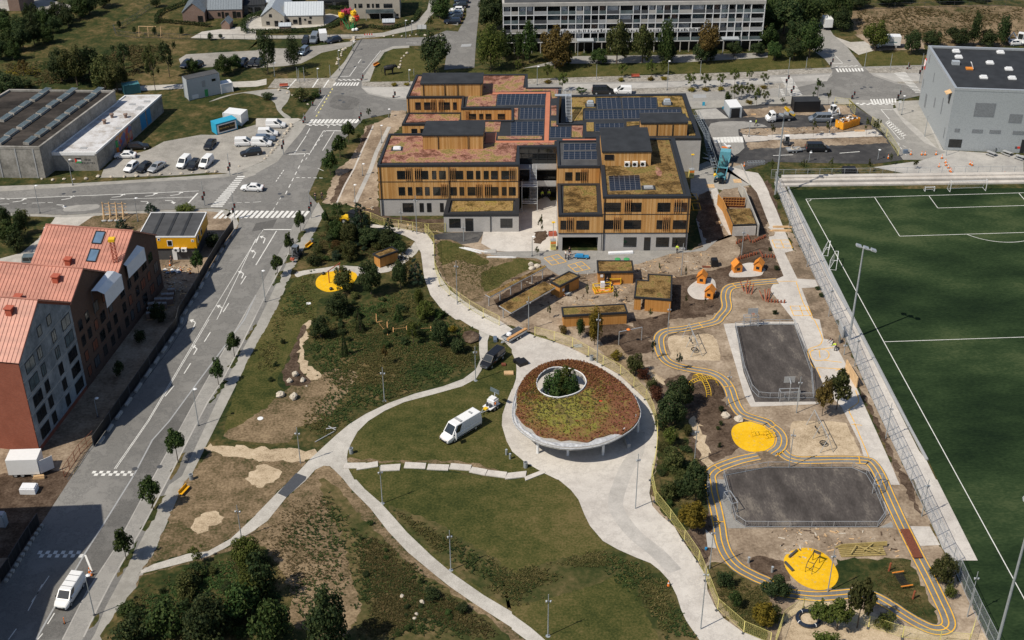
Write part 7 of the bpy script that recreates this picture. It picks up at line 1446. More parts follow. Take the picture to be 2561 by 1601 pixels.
ESTATE=mkcar('parked_car','car',4.6,1.8,[(-2.25,.78,.3,.8,.92,.72),(-2.15,.86,.22,.86,.98,.76),(-1.2,.89,.2,.88,.97,.8),(.8,.89,.2,.86,.95,.78),(1.8,.86,.2,.76,.84,.7),(2.2,.76,.26,.62,.7,.62),(2.28,.66,.3,.54,.6,.55)],(-2.2,1.1,-1.95,.2,.92,1.52,.8,.63),{'front':1,'rear':1,'side':((.06,.32),(.35,.6),(.63,.88))})
def bars3(t):
 for x in(-1.6,-.6,.3):mb=MB();mb.bar((x,-.72,1.93),(x,.72,1.93),.07,.05);mb.mk_('roof_bar',M.sdk,t)
SVAN=mkcar('small_van','van',4.4,1.8,[(-2.18,.8,.3,.9,1.,.78),(-2.1,.88,.22,.95,1.05,.82),(.9,.9,.2,.95,1.05,.82),(1.6,.87,.2,.86,.95,.74),(2.12,.76,.26,.68,.76,.62),(2.2,.66,.3,.58,.64,.55)],(-2.18,1.35,-2.08,.35,1.,1.85,.82,.72),{'front':1,'side':((.66,.9),)},wr=.32)
MINIBUS=mkcar('minibus','van',5.2,1.95,[(-2.55,.86,.32,1.,1.1,.84),(-2.48,.95,.24,1.05,1.15,.88),(1.2,.97,.22,1.05,1.15,.88),(2.,.93,.22,.92,1.02,.8),(2.48,.82,.28,.74,.84,.68),(2.58,.72,.32,.64,.7,.6)],(-2.52,1.75,-2.4,.85,1.1,1.95,.88,.76),{'front':1,'rear':1,'side':((.06,.34),(.37,.62),(.66,.92))},'bpt',.34)
TVAN=mkcar('panel_van','van',5.3,1.95,[(-2.6,.86,.32,1.,1.1,.84),(-2.53,.95,.24,1.05,1.15,.88),(1.2,.97,.22,1.05,1.15,.88),(2.,.93,.22,.92,1.02,.8),(2.5,.82,.28,.74,.84,.68),(2.6,.72,.32,.64,.7,.6)],(-2.57,1.75,-2.47,.85,1.1,1.95,.88,.78),{'front':1,'side':((.72,.93),)},'whitep',.34)
def vandetail(t):
 mb=MB();mb.box((-1.9,0,2.72),(.3,.6,.1));mb.box((.4,0,2.72),(.35,1.3,.12));mb.mk_('roof_equipment',M.gmt,t)
 mb=MB()
 for i in range(6):mb.box((3.2,-.7+i*.28,.78),(.03,.14,.16),0)
 mb.mk_('warning_stripe',M.red,t)
 mb=MB();mb.bar((1.95,1.05,1.5),(2.35,1.75,1.5),.06,1.1);mb.mk_('open_door',M.whitep,t)
 mb=MB();mb.bb(-3.,1.4,-1.035,-1.,.42,.6);mb.bb(-3.,1.4,1.,1.035,.42,.6);mb.mk_('sill_trim',M.black,t)
 mb=MB();mb.box((-1.35,-1.03,1.55),(.18,.02,.3));mb.mk_('emblem',M.black,t)
 text(t,'sportsbyen',.34,(-.1,-1.035,1.62),(R(90),0,0),'black');mb=MB();mb.bb(-1.,.75,-1.035,-1.02,1.33,1.37);mb.mk_('underline',M.black,t)
LVAN=mkcar('large_van','van',6.6,2.05,[(-3.28,.92,.34,1.1,1.2,.92),(-3.2,1.,.26,1.15,1.25,.96),(2.,1.02,.24,1.15,1.25,.96),(2.7,.98,.24,1.,1.1,.86),(3.15,.88,.3,.8,.9,.74),(3.25,.78,.34,.7,.78,.66)],(-3.25,2.4,-3.15,1.5,1.2,2.62,.97,.84),{'front':1,'side':((.76,.93),)},wr=.36,extra=vandetail)
def pcar(pr,s,lb_,paint=None,grp=None,dz=.0):
 a,b=G(s);d=b-a;c=(a+b)/2;lift=.045
 mt={'body':M[paint]}if paint else None
 return pr.put((c.x,c.y,lift+dz),atan2(d.y,d.x),lb_,grp,None,mt)
for pr,s,lb,pt in((HATCH,'01 1290,55 1198,128','white hatchback in the gravel car park beside a black hatchback','whitep'),(HATCH,'01 1408,62 1318,128','black hatchback between the white and the silver car','bpt'),(SEDAN,'01 1530,62 1440,118','silver saloon at the right of three cars near the kerb','silver'),(SVAN,'01 1785,10 1695,95','white small van left of a black hatchback by the boulders','whitep'),(HATCH,'01 1870,32 1798,105','black hatchback between two white small vans','bpt'),(SVAN,'01 1995,12 1910,92','white small van right of a black hatchback by the boulders','whitep'),(SEDAN,'00 2020,1345 1955,1432','black saloon alone in the middle of the gravel car park','bpt'),(ESTATE,'00 1225,1415 1392,1402','black estate car near the painted tanks','bpt'),(SEDAN,'00 1270,1490 1108,1492','white car with black roof glass beside the annex','whitep'),(ESTATE,'10 40,1455 -125,1475','black estate car with red tail lamp near the kerb boulders','bpt'),(SVAN,'10 112,1205 272,1205','white small van, furthest up of the row of vans','whitep'),(SVAN,'10 38,1288 200,1285','white small van, second down in the row of vans','whitep'),(ESTATE,'10 10,1335 172,1332','blue-grey estate car between two white vans','bluegrey'),(SVAN,'10 -20,1378 140,1380','white small van with lettering, lowest in the row','whitep'),(SVAN,'10 -160,1378 -40,1372','white small van standing behind the lowest lettered van','whitep'),(SEDAN,'S 657,477 606,475','white saloon with dark roof crossing the junction','whitep'),(TVAN,'03 765,955 572,1250','white small van with roof bars at the bottom left','whitep'),(LVAN,'12 2085,985 1785,1165','large white van with open door towing a machine trailer on the lawn','whitep'),(MINIBUS,'12 2325,330 2150,478','black minibus on the gravel path with a flatbed trailer','bpt'),(HATCH,'10 478,388 465,420','black car left of the grey van on the verge','bpt'),(MINIBUS,'10 568,362 540,420','grey van beside the white box trailer','greyvan'),(HATCH,'10 772,392 702,408','dark car right of the white box trailer','navy'),(ESTATE,'10 475,485 428,525','blue-grey car beside the right birch','bluegrey'),(ESTATE,'10 1905,222 1812,222','green-black estate, nearest of the cars parked along the side street','navy'),(HATCH,'10 1935,185 1838,185','black car, second nearest along the side street','bpt'),(HATCH,'10 1938,150 1840,150','blue-grey car, third nearest along the side street','bluegrey'),(HATCH,'10 1945,115 1850,115','white and dark car, fourth nearest along the side street','whitep'),(HATCH,'10 1985,70 1885,70','black car, fifth nearest along the side street','bpt'),(HATCH,'10 1990,28 1900,28','dark car, farthest along the side street','navy'),(HATCH,'00 1795,605 1730,652','navy car, leftmost in the gravel yard','navy'),(HATCH,'00 1890,625 1830,655','black car behind the first bush of the gravel yard','bpt'),(HATCH,'00 2325,590 2270,640','navy car, left of a close pair in the gravel yard','navy'),(HATCH,'00 2419,590 2365,640','black car, right of a close pair in the gravel yard','bpt'),(HATCH,'10 55,595 5,635','black car half hidden by the left birch','bpt'),(MINIBUS,'20 790,885 930,885','black box van parked behind the school','bpt'),(SVAN,'20 1115,885 975,882','white small van parked behind the school','whitep'),(MINIBUS,'30 360,1428 580,1428','black minibus in the lower lane of the new car park','bpt'),(MINIBUS,'30 595,1148 388,1150','slate grey van in the upper lane of the new car park','greyvan'),(HATCH,'30 2300,430 2400,425','white car at the right edge behind the sports hall','whitep'),(HATCH,'30 340,455 430,450','pale car half hidden under the trees right of the slab','silver')):
 o=pcar(pr,s,lb,pt)
 if 'roof bars' in lb:bars3(o);o.scale=(1.06,1.02,1.02)
 if 'flatbed' in lb:
  for tx,x in(('ITS',.3),('FREDE',-1.5)):text(o,tx,.42,(x,.99,.95),(R(90),0,R(180)),'whitep')
 if 'machine trailer' in lb:o.scale=(1.08,1.02,1.02)
def flat(lb_,s,L,W,h=.6,mat='steel',name='flatbed_trailer',cat='trailer'):
 a,b=G(s);d=b-a;c=(a+b)/2;t=obj_(name,lb_,cat,(c.x,c.y,.05),atan2(d.y,d.x));mb=MB();mb.bb(-L/2,L/2,-W/2,W/2,h-.08,h);mb.mk_('bed',M.gmt,t)
 mb=MB();
 for y in(-W/2,W/2):mb.bb(-L/2,L/2,y-.03,y+.03,h,h+.25)
 for x in(-L/2,L/2):mb.bb(x-.03,x+.03,-W/2,W/2,h,h+.25)
 mb.mk_('side_board',M[mat],t);mb=MB();mb.bar((L/2,0,h-.1),(L/2+1.1,0,.4),.1);mb.bar((L/2,-.5,h-.1),(L/2+1.1,0,.4),.07);mb.bar((L/2,.5,h-.1),(L/2+1.1,0,.4),.07);mb.mk_('drawbar',M.steel,t)
 for x in(-.4,.35):
  for y in(-1,1):wheel(t,x,y*(W/2+.02),.28,.18)
 return t,h
t,h=flat('flatbed trailer stacked with timber behind the black minibus','S 1325,822 1246,868',4.2,1.9)
mb=MB();mb.bb(-2.3,2.2,.35,.85,h+.05,h+.45);o=mb.mk_('timber_load',M.fin,None);o.location=t.location;o.rotation_euler=t.rotation_euler;tag(o,'bundle of reddish boards lying on the flatbed trailer','timber')
mb=MB();mb.bb(-2.,1.6,-.8,-.2,h+.05,h+.2);mb.bb(-1.6,.6,-.1,.25,h+.05,h+.3);o=mb.mk_('profile_load',M.sdk,None);o.location=t.location;o.rotation_euler=t.rotation_euler;tag(o,'dark metal profiles lying on the flatbed trailer','profiles')
mb=MB();mb.lth([(.5,0),(.42,.3),(.2,.42)],8,(.9,-.3,h+.25));o=mb.mk_('plastic_bundle',M.tarp,None);o.location=t.location;o.rotation_euler=t.rotation_euler;tag(o,'white plastic bundle lying on the flatbed trailer','bundle')
t,h=flat('loaded low trailer behind the black minibus in the new car park','30 165,1440 320,1430',3.,1.6,.5)
mb=MB()
for i in range(9):mb.box((RU(-1.2,1.2),RU(-.5,.5),h+.12),(RU(.3,.7),RU(.2,.5),.25),RU(0,3))
o=mb.mk_('rubble_load',M.stone,None);o.location=t.location;o.rotation_euler=t.rotation_euler;tag(o,'pile of rubble lying in the low trailer','rubble')
a,b=G('12 2290,790 2150,890');d=b-a;c=(a+b)/2;t=obj_('machine_trailer','white machine trailer with tilted arrow board behind the large van','trailer',(c.x,c.y,.05),atan2(d.y,d.x))
mb=MB();mb.bb(-1.3,1.,-.8,.8,.5,.62);mb.mk_('bed',M.whitep,t);mb=MB();mb.bb(-1.1,.1,-.65,.65,.62,1.5);mb.bb(-.9,-.1,-.5,.5,1.5,1.8);mb.mk_('machine',M.wmt,t);mb=MB();mb.lth([(.22,0),(.22,.6)],8,(.5,.3,.62));mb.mk_('hose_reel',M.sdk,t);mb=MB();mb.lth([(.2,0),(.2,.6)],8,(.5,-.3,.62));mb.mk_('hose_reel',M.sdk,t)
mb=MB();mb.bb(.9,1.5,-.3,.3,.55,.75);mb.mk_('tool_box',M.yellow,t);mb=MB();mb.bar((1.,-.5,.55),(2.3,0,.45),.09);mb.bar((1.,.5,.55),(2.3,0,.45),.09);mb.mk_('drawbar',M.steel,t)
mb=MB();mb.bar((-1.,0,1.8),(-1.,0,2.5),.12);mb.mk_('mast',M.steel,t);mb=MB();mb.box((-1.,0,2.75),(.1,1.7,.7));mb.mk_('arrow_board',M.glt,t);mb=MB();mb.lth([(.12,0),(.1,.3)],8,(-.2,.75,1.));mb.mk_('warning_lamp',M.orange,t)
for x in(-.5,.15):
 for s in(-1,1):wheel(t,x,s*.85,.3,.2)
a,b=G('10 645,410 632,360');t=obj_('box_trailer','tall white box trailer beside the grey van','trailer',((a+b)/2)[:2]+(.05,),atan2((b-a).y,(b-a).x)+math.pi);mb=MB();mb.bb(-1.8,1.6,-.95,.95,.5,2.5);mb.mk_('box',M.whitep,t);mb=MB();mb.bar((1.6,0,.5),(2.5,0,.4),.1);mb.mk_('drawbar',M.steel,t);[wheel(t,-.2,s*.98,.3)for s in(-1,1)]
a,b=G('30 655,1225 845,1165');d=b-a;t=obj_('waste_skip','orange waste skip heaped with rubbish in the new car park','skip',((a+b)/2)[:2]+(.05,),atan2(d.y,d.x));mb=MB();mb.bb(-2.6,2.6,-1.15,1.15,.15,.25)
for y in(-1.15,1.15):mb.bb(-2.6,2.6,y-.05,y+.05,.15,1.75)
for x in(-2.6,2.6):mb.bb(x-.05,x+.05,-1.15,1.15,.15,1.75)
mb.mk_('tub',M.skipor,t);mb=MB()
for i in range(11):x=-2.4+i*.48;mb.bb(x-.05,x+.05,-1.24,-1.2,.2,1.7);mb.bb(x-.05,x+.05,1.2,1.24,.2,1.7)
mb.mk_('rib',M.owd,t)
mb=MB()
for i in range(40):mb.box((RU(-2.3,2.3),RU(-.9,.9),1.5+RU(0,.5)),(RU(.3,1.1),RU(.1,.5),RU(.05,.3)),RU(0,3))
mb.m=[rng.randrange(3)for _ in mb.m];o=mb.mk_('rubbish_heap',[M.plank,M.wmt,M.sdk],None);o.location=t.location;o.rotation_euler=t.rotation_euler;tag(o,'heap of boards and white scraps lying in the orange skip','rubbish')
def lorry(lb_,s,L,box=None,load=None,boxh=2.6,name='lorry'):
 a,b=G(s);d=b-a;c=(a+b)/2;t=obj_(name,lb_,'lorry',(c.x,c.y,.05),atan2(d.y,d.x));mb=MB();loft(mb,[(L/2-1.9,1.,.4,1.3,1.4,.95),(L/2-1.8,1.02,.35,1.4,2.3,.85),(L/2-1.,1.02,.35,1.4,2.3,.85),(L/2-.55,1.,.35,1.25,1.4,.9),(L/2,.9,.4,.95,1.05,.8)]);mb.mk_('cab',M.whitep,t)
 g=MB();g.q((L/2-.53,-.85,1.42),(L/2-.53,.85,1.42),(L/2-.96,.78,2.2),(L/2-.96,-.78,2.2));g.mk_('windscreen',M.cgl,t)
 for s_ in(-1,1):g=MB();g.q((L/2-1.7,s_*1.,1.45),(L/2-.8,s_*1.,1.45),(L/2-1.05,s_*.9,2.1),(L/2-1.7,s_*.9,2.1));g.mk_('side_window',M.cgl,t)
 mb=MB();mb.bb(-L/2,L/2-1.8,-.45,.45,.55,.75);mb.mk_('chassis',M.black,t)
 if box:mb=MB();mb.bb(-L/2,L/2-2.,-1.08,1.08,.8,.8+boxh);mb.mk_('box',M[box],t)
 else:
  mb=MB();mb.bb(-L/2,L/2-2.,-1.05,1.05,.8,.9)
  for y in(-1.05,1.05):mb.bb(-L/2,L/2-2.,y-.03,y+.03,.9,1.3)
  mb.mk_('bed',M.sdk,t)
 for x in(-L/2+1.,L/2-1.1):
  for s_ in(-1,1):wheel(t,x,s_*.9,.42,.25)
 return t
t=lorry('white lorry with a green mark on its box near the building rubble','30 1238,448 995,445',6.6,'whitep',boxh=2.3)
mb=MB();mb.lth([(.5,0),(.5,.02)],4,(0,0,0));o=mb.mk_('leaf_emblem',M.green,t);o.rotation_euler=(R(90),0,0);o.location=(.4,1.09,1.9);o2=bpy.data.objects.new('leaf_emblem',o.data);COL.objects.link(o2);o2.parent=t;o2.rotation_euler=(R(90),0,0);o2.location=(.4,-1.11,1.9)
mb=MB();mb.bb(-2.4,-.4,1.081,1.1,1.55,1.75);mb.bb(-2.4,-.4,-1.1,-1.081,1.55,1.75);mb.mk_('lettering',M.teal,t)
lorry('white box van driving away between the trees at the upper right','30 575,300 520,215',5.6,'wmt',boxh=2.2)
t=lorry('white tipper lorry with an orange tipped bed in the new car park','30 205,1135 5,1150',6.)
mb=MB();mb.bar((-2.9,0,1.2),(-1.,0,2.6),1.7,.15);mb.bar((-2.9,.85,1.3),(-1.,.85,2.8),.08,.6);mb.bar((-2.9,-.85,1.3),(-1.,-.85,2.8),.08,.6);o=mb.mk_('tipped_bed',M.yellow,t);o.location=(-.4,0,0)
cntr('black site hut with a shallow roof beside the tipper lorry','30 245,1065','30 485,1062',3.,2.6,'black','felt',(),'site_hut','hut',False)
a,b=G('@1700/370/320 745,700 865,215');d=b-a;c=(a+b)/2;t=obj_('pump_truck','teal concrete pump truck with folded boom beside the school','lorry',(c.x,c.y,.05),atan2(d.y,d.x))
L=d.length
mb=MB();mb.bb(-L/2,L/2,-.5,.5,.6,.85);mb.mk_('chassis',M.black,t);mb=MB();loft(mb,[(L/2-2.2,1.15,.5,1.6,2.6,1.05),(L/2-.4,1.15,.5,1.6,2.6,1.05),(L/2,1.1,.5,1.5,1.6,1.)]);mb.mk_('cab',M.tealp,t)
mb=MB();mb.bb(L/2-.35,L/2+.05,-1.,1.,2.62,2.82);mb.mk_('light_bar',M.orange,t);mb=MB();mb.q((L/2+.01,-.95,1.62),(L/2+.01,.95,1.62),(L/2-.37,.9,2.5),(L/2-.37,-.9,2.5));mb.mk_('windscreen',M.cgl,t)
mb=MB()
for y in(-1.,1.):mb.bar((-L/2+.6,y,1.),(L/2-2.3,y,1.2),.12,.5)
for x in(-L/2+1.2,-.6,.6):mb.bar((x,-1,1.2),(x,1,1.2),.1,.3)
mb.mk_('rack',M.tealp,t)
mb=MB();mb.lth([(.15,-.1),(.75,.05),(.95,.9),(.8,1.6),(.4,1.8)],14,(.2,0,1.1));mb.mk_('drum',M.teal,t);mb=MB();mb.lth([(.3,0),(.75,.7),(.8,.9)],4,(-L/2+1.3,0,.9));mb.mk_('hopper',M.teal,t)
mb=MB();mb.tube([(-1.5,.9,1.6),(-2.4,1.6,2.4),(-3.2,3.8,1.6)],.11,6);mb.tube([(-1.,.2,2.4),(1.4,.3,3.),(-1.6,-.3,3.1)],.13,6);mb.mk_('boom',M.sdk,t);mb=MB();mb.lth([(.3,0),(.35,.4),(.2,.6)],10,(-L/2+1.5,1.1,1.1));mb.mk_('hydraulic_tank',M.yellow,t)
mb=MB();mb.bar((L/2-.3,-.3,2.8),(L/2+2.,.7,2.6),.28,.2);mb.lth([(.1,0),(.42,.3),(.42,.5)],10,(L/2-.2,-.5,2.7));mb.mk_('chute',M.whitep,t)
for x in(-L/2+.9,-L/2+2.1,L/2-1.2):
 for s in(-1,1):wheel(t,x,s*1.05,.48,.3)
def digger(lb_,s,an,col,cabc='whitep',bucket='sdk',sc=1.):
 p=G1(s);t=obj_('mini_digger',lb_,'digger',(p.x,p.y,.05),an);t.scale=(sc,)*3
 for y in(-.65,.65):mb=MB();mb.bb(-.9,.9,y-.18,y+.18,.05,.42);mb.mk_('track',M.rubber_black,t)
 mb=MB();mb.bb(-.9,.6,-.65,.65,.5,1.1);mb.mk_('engine_cover',M[col],t);mb=MB();mb.bb(-.35,.6,-.5,.45,1.1,2.2);mb.mk_('cab',M.cgl,t);mb=MB();mb.bb(-.42,.66,-.56,.5,2.2,2.3)
 for x in(-.38,.62):
  for y in(-.53,.47):mb.bb(x-.04,x+.04,y-.04,y+.04,1.1,2.2)
 mb.mk_('cab_frame',M[cabc],t);mb=MB();mb.bar((.6,.2,1.),(1.6,.2,2.2),.18,.22);mb.bar((1.6,.2,2.2),(2.3,.2,1.),.15,.18);mb.mk_('arm',M[col],t);mb=MB();mb.bb(2.,2.5,-.15,.55,.5,.9);mb.mk_('bucket',M[bucket],t)
 mb=MB();mb.bb(.95,1.1,-.8,.8,.1,.5);mb.mk_('blade',M[col],t);return t
digger('mini digger parked on the footpath','11 385,915',-1.9,'sdk','greyvan','rpt');digger('mini digger with white cab by the grey van','30 612,1085',-1.2,'whitep');digger('small loader next to the rubble trailer','30 175,1365',-1.6,'sdk','whitep','black',.9);digger('white digger at the right edge behind the sports hall','30 2385,420',2.6,'whitep','whitep','sdk',1.3)
p=G1('11 905,600');t=obj_('tractor','yellow tractor with black cab half hidden by a dark pine','tractor',(p.x,p.y,.05),2.6);mb=MB();mb.bb(-1.2,1.6,-.5,.5,.7,1.4);mb.mk_('bonnet',M.yellow,t);mb=MB();mb.bb(-1.3,.1,-.75,.75,1.4,2.6);mb.mk_('cab',M.cgl,t);mb=MB();mb.bb(-1.4,.2,-.8,.8,2.6,2.7);mb.mk_('cab_roof',M.black,t);mb=MB();mb.bb(1.9,2.5,-.9,.9,.2,.8);mb.bar((1.2,.4,1.2),(2.,.4,.6),.15);mb.bar((1.2,-.4,1.2),(2.,-.4,.6),.15);mb.mk_('front_loader',M.yellow,t)
for x,r in((-.8,.75),(1.1,.5)):
 for s in(-1,1):wheel(t,x,s*.8,r,.4)
p=G1('21 660,930');t=obj_('site_cart','blue hand cart on red wheels before the garage','cart',(p.x,p.y,.05),-.15);mb=MB();mb.bb(-1.3,1.3,-.5,.5,.35,.45)
mb.bb(-1.,.3,-.4,.4,.45,.75);mb.mk_('deck',M.blue,t);[wheel(t,x,s*.5,.2,.12)for x in(-.9,.9)for s in(-1,1)]
p=G1('21 525,1290');t=obj_('wheelbarrow','grey wheelbarrow with orange wheel by the angled shed','wheelbarrow',(p.x,p.y,.05),.2);mb=MB();mb.lth([(.3,.35),(.5,.65)],4,(0,0,0),1.2,.8);mb.mk_('tray',M.zinc,t);mb=MB();mb.bar((-.4,.2,.4),(.9,.3,.55),.04);mb.bar((-.4,-.2,.4),(.9,-.3,.55),.04);mb.bar((.3,.25,.4),(.35,.25,0),.04);mb.bar((.3,-.25,.4),(.35,-.25,0),.04);mb.mk_('handle',M.steel,t);w_=wheel(t,-.6,0,.18,.08);w_.data.materials[0]=M.orange
# ================================================================ poles, fences, play equipment, people, site clutter
def pole(kind,t,bx,by,ty,lb_,grp=None,extra=None):
 base=G1(f'{t} {bx},{by}');h=hgt_(base,P(f'{t} {bx},{ty}')[0]);nm={'street':'street_lamp','park':'park_lamp','signal':'traffic_light','mast':'floodlight_mast','plain':'post','sign':'sign_post'}[kind]
 o=obj_(nm,lb_,nm.replace('_',' ')if kind!='plain' else 'post',base,RU(0,.4),grp);r={'mast':.17}.get(kind,.065)
 mb=MB();mb.tube([(0,0,0),(0,0,h)],[r*1.25,r*.75],8);mb.mk_('shaft',M.pole,o)
 if kind=='street':
  mb=MB();mb.tube([(0,0,h-.05),(.25,.25,h+.05)],.04,5);mb.mk_('arm',M.pole,o);mb=MB();mb.lth([(.06,.16),(.3,.04),(.28,-.03),(.1,-.06)],10,(.32,.32,h));mb.mk_('lamp_head',M.whitep,o)
  mb=MB();mb.lth([(.2,0),(.12,.25)],8);mb.mk_('base',M.sdk,o)
 if kind=='park':
  for k,(dx,dy,dz)in enumerate(((.28,.05,h-1.2),(-.26,-.08,h-1.))):
   mb=MB();mb.bar((0,0,dz),(dx,dy,dz),.05);mb.lth([(.09,-.16),(.13,.1),(.06,.14)],8,(dx,dy,dz));mb.mk_('spotlight',M.steel,o)
  mb=MB();mb.lth([(.3,0),(.3,.03)],12);mb.mk_('base_plate',M.pole,o)
 if kind=='signal':
  for z,dx in((h*.5,.22),(min(h*.3+1.1,h*.5-.9),-.22)):
   mb=MB();mb.bb(dx-.16,dx+.16,-.15,.15,z-.45,z+.45);s=mb.mk_('signal_head',M.black,o)
   for i in range(3):g=MB();g.lth([(.09,0),(.09,.02)],8);q=g.mk_('lens',M.red if i==0 else M.sdk,s);q.rotation_euler=(R(90),0,0);q.location=(dx,-.15,z+.28-i*.28)
 if kind=='mast':
  ca=extra or .0;mb=MB();mb.bar((-1.3*cos(ca),-1.3*sin(ca),h+.0),(1.3*cos(ca),1.3*sin(ca),h),.12);mb.mk_('cross_arm',M.pole,o)
  for i in(-1,0,1):
   c=V3((1.25*i*cos(ca),1.25*i*sin(ca),h+.15));e=V3((.8,-.25,-.3)).normalized();mb=MB();mb.bar(c,c+e*.85,.75,.28);hd=mb.mk_('floodlight',M.steel,o)
 if kind=='sign':
  mb=MB();mb.box((0,-.08,h-.3),(.65,.04,.55));mb.mk_('sign_plate',M[extra or 'whitep'],o)
 return o
def poles(kind,t,lst,lab,grp):
 for i,e in enumerate(lst):pole(kind,t,e[0],e[1],e[2],lab.format(o=ORDS[i]),grp)
for i,e in enumerate([('03',892,1282,925),('02',925,918,755),('02',1878,1002,670),('11',90,1345,1060)]):pole('street',*e,['street lamp behind the white van at the bottom left','street lamp in the shade before the brick house','street lamp in the verge beside the building shadow','street lamp in the verge beside the park lawn'][i],'street lamps along the main road')
for kind,t,bx,by,ty,lb in[('signal','11',522,552,285,'traffic light on the near side of the lower zebra crossing'),('street','01',378,505,252,'street lamp beside the west road kerb'),('street','01',690,240,5,'street lamp on the footpath below the workshop hall'),('street','01',1305,582,370,'lamp post with loudspeakers beside the timber props'),('street','01',455,852,650,'thin lamp post beside the sandy site drive'),('signal','01',1935,435,205,'traffic light at the end of the west road lanes'),('signal','01',2175,148,-60,'traffic light above the west zebra crossing'),('signal','01',2222,562,305,'traffic light on the rounded corner below the crossing'),('signal','10',262,1462,1240,'traffic light beside the gravel car park'),('signal','10',458,1165,1075,'traffic light left of the upper zebra crossing'),('signal','10',605,912,828,'traffic light beside the stony garden'),('signal','10',530,1002,960,'small traffic light at the garden kerb'),('signal','10',990,1162,1000,'traffic light right of the upper zebra crossing'),('signal','10',1308,925,845,'traffic light on the pale lane behind the site'),('signal','10',1005,760,690,'traffic light right of the far zebra crossing'),('street','10',1257,1112,1040,'street lamp at the edge of the yard earth'),('street','10',1190,1355,1195,'street lamp beside the narrow kerb strips'),('street','11',940,412,245,'street lamp among the earth beds left of the school'),('street','11',1010,150,45,'street lamp beside the school corner'),('street','10',790,665,482,'street lamp on the verge by the boulders'),('street','10',920,485,395,'street lamp by the gravel yard exit'),('street','10',585,745,655,'street lamp beside the left sett strip'),('street','10',1450,775,668,'street lamp behind the corner lawn'),('plain','10',1495,712,650,'pale post on the corner lawn'),('plain','10',705,742,615,'pale flagpole beside the far crossing'),('street','10',178,722,600,'street lamp under the left birch'),('street','10',1420,362,200,'street lamp at the notice board bend'),('street','10',1475,312,205,'street lamp on the curved lane'),('plain','10',395,770,635,'flagpole with red tip, left of three'),('plain','10',410,780,650,'flagpole in the middle of three'),('plain','10',460,770,635,'flagpole at the right of three'),('street','20',240,805,635,'street lamp behind the left of the school'),('plain','20',800,755,608,'white post in the paved strip, left of two'),('street','20',1468,852,585,'street lamp with yellow box beside the bus lane'),('plain','20',1780,722,572,'white post in the paved strip, right of two'),('street','20',2240,1292,1155,'street lamp in the planting row right of the zebra'),('signal','30',170,912,545,'tall traffic light at the left far crossing'),('plain','30',102,922,798,'steel post before the left far crossing'),('signal','30',228,912,745,'traffic light on the traffic island at the left far crossing'),('plain','30',360,662,540,'white post on the corner lawn right of the slab'),('signal','30',598,652,490,'traffic light at the mouth of the tree street'),('plain','30',915,637,488,'white post right of the tree street zebra'),('plain','30',1155,667,510,'white post on the lawn above the far junction'),('signal','30',1325,652,588,'small traffic light above the right far crossing'),('signal','30',1430,785,505,'traffic light at the corner of the sports hall'),('signal','30',1237,942,808,'traffic light right of the near far-junction zebra'),('signal','30',805,935,832,'traffic light left of the near far-junction zebra'),('street','30',1265,1088,915,'street lamp on the paved corner by the sports hall'),('sign','30',1237,1045,950,'warning sign post on the paved corner'),('plain','30',1482,1292,1092,'white lamp post by the west wall of the sports hall'),('plain','30',1685,1472,1262,'white lamp post before the front of the sports hall'),('street','30',390,1530,1450,'car park lamp, left of two in the lower row'),('street','30',1040,1512,1425,'car park lamp, right of two in the lower row'),('street','30',582,1252,1120,'car park lamp beside the orange skip'),('street','21',192,912,735,'small lamp in the paved court before the school')]:pole(kind,t,bx,by,ty,lb)
for t,bx,by,ty,lb in[('12',1215,768,450,'park lamp above the curved gravel path'),('12',422,1358,1018,'park lamp at the path fork'),('12',2077,575,252,'park lamp before the black minibus'),('13',1196,224,-127,'park lamp below the stepping slabs'),('13',1843,855,478,'park lamp in the rough grass beside the lower path'),('03',2282,548,240,'park lamp between the two sand heaps'),('23',342,1478,1085,'park lamp at the bottom middle of the lawn'),('23',1168,275,-245,'park lamp in the middle of the concrete path'),('23',1785,1415,835,'park lamp on the concrete path near the bottom fence'),('23',1870,842,445,'park lamp beside the blue bucket'),('22',805,408,-55,'park lamp beside the litter bin and the upper fence'),('22',1472,158,-150,'park lamp at the bend of the running track'),('22',2032,808,485,'park lamp beside the track near the climbing dome'),('22',1725,1350,1003,'park lamp on the gravel strip left of the yellow floor'),('32',270,882,540,'park lamp before the basketball goal'),('32',200,1400,1035,'park lamp beside the second swing sand'),('32',1115,1122,785,'fence lamp beside the long concrete walk, lower of two'),('32',820,442,145,'fence lamp beside the plywood panel'),('32',720,335,190,'short post behind the grey boards'),(Y_,615,935,515,'park lamp beside the wide bike canopy'),('21',1602,1092,790,'park lamp left of the near sand island'),('21',2172,898,640,'park lamp before the concrete wall of the waste shelter'),('11',1522,703,335,'park lamp at the fence below the school wing'),('11',1903,1368,955,'park lamp at the bend of the concrete path'),('11',1375,590,450,'small lamp before the brick ground floor'),('11',1965,770,595,'small lamp before the annex door'),('33',567,1062,665,'park lamp standing on the gymnastic floor'),('33',1455,348,0,'fence lamp above the concrete pad'),('33',1885,1298,870,'fence lamp in the bottom right corner'),('31',370,1012,750,'fence lamp beside the pitch, near the small goals'),('31',200,642,395,'fence lamp beside the pitch, farthest up'),('31',575,1482,1185,'fence lamp beside the painted games')]:pole('park',t,bx,by,ty,lb)
pole('mast','32',770,192,-680,'tall floodlight mast in the middle of the pitch side',None,-.9)
pole('mast','@1700/370/320',1805,885,-650,'tall floodlight mast at the far corner of the pitch',None,.3)
pole('mast','33',2110,1780,240,'tall floodlight mast cut by the lower right edge',None,-.9)
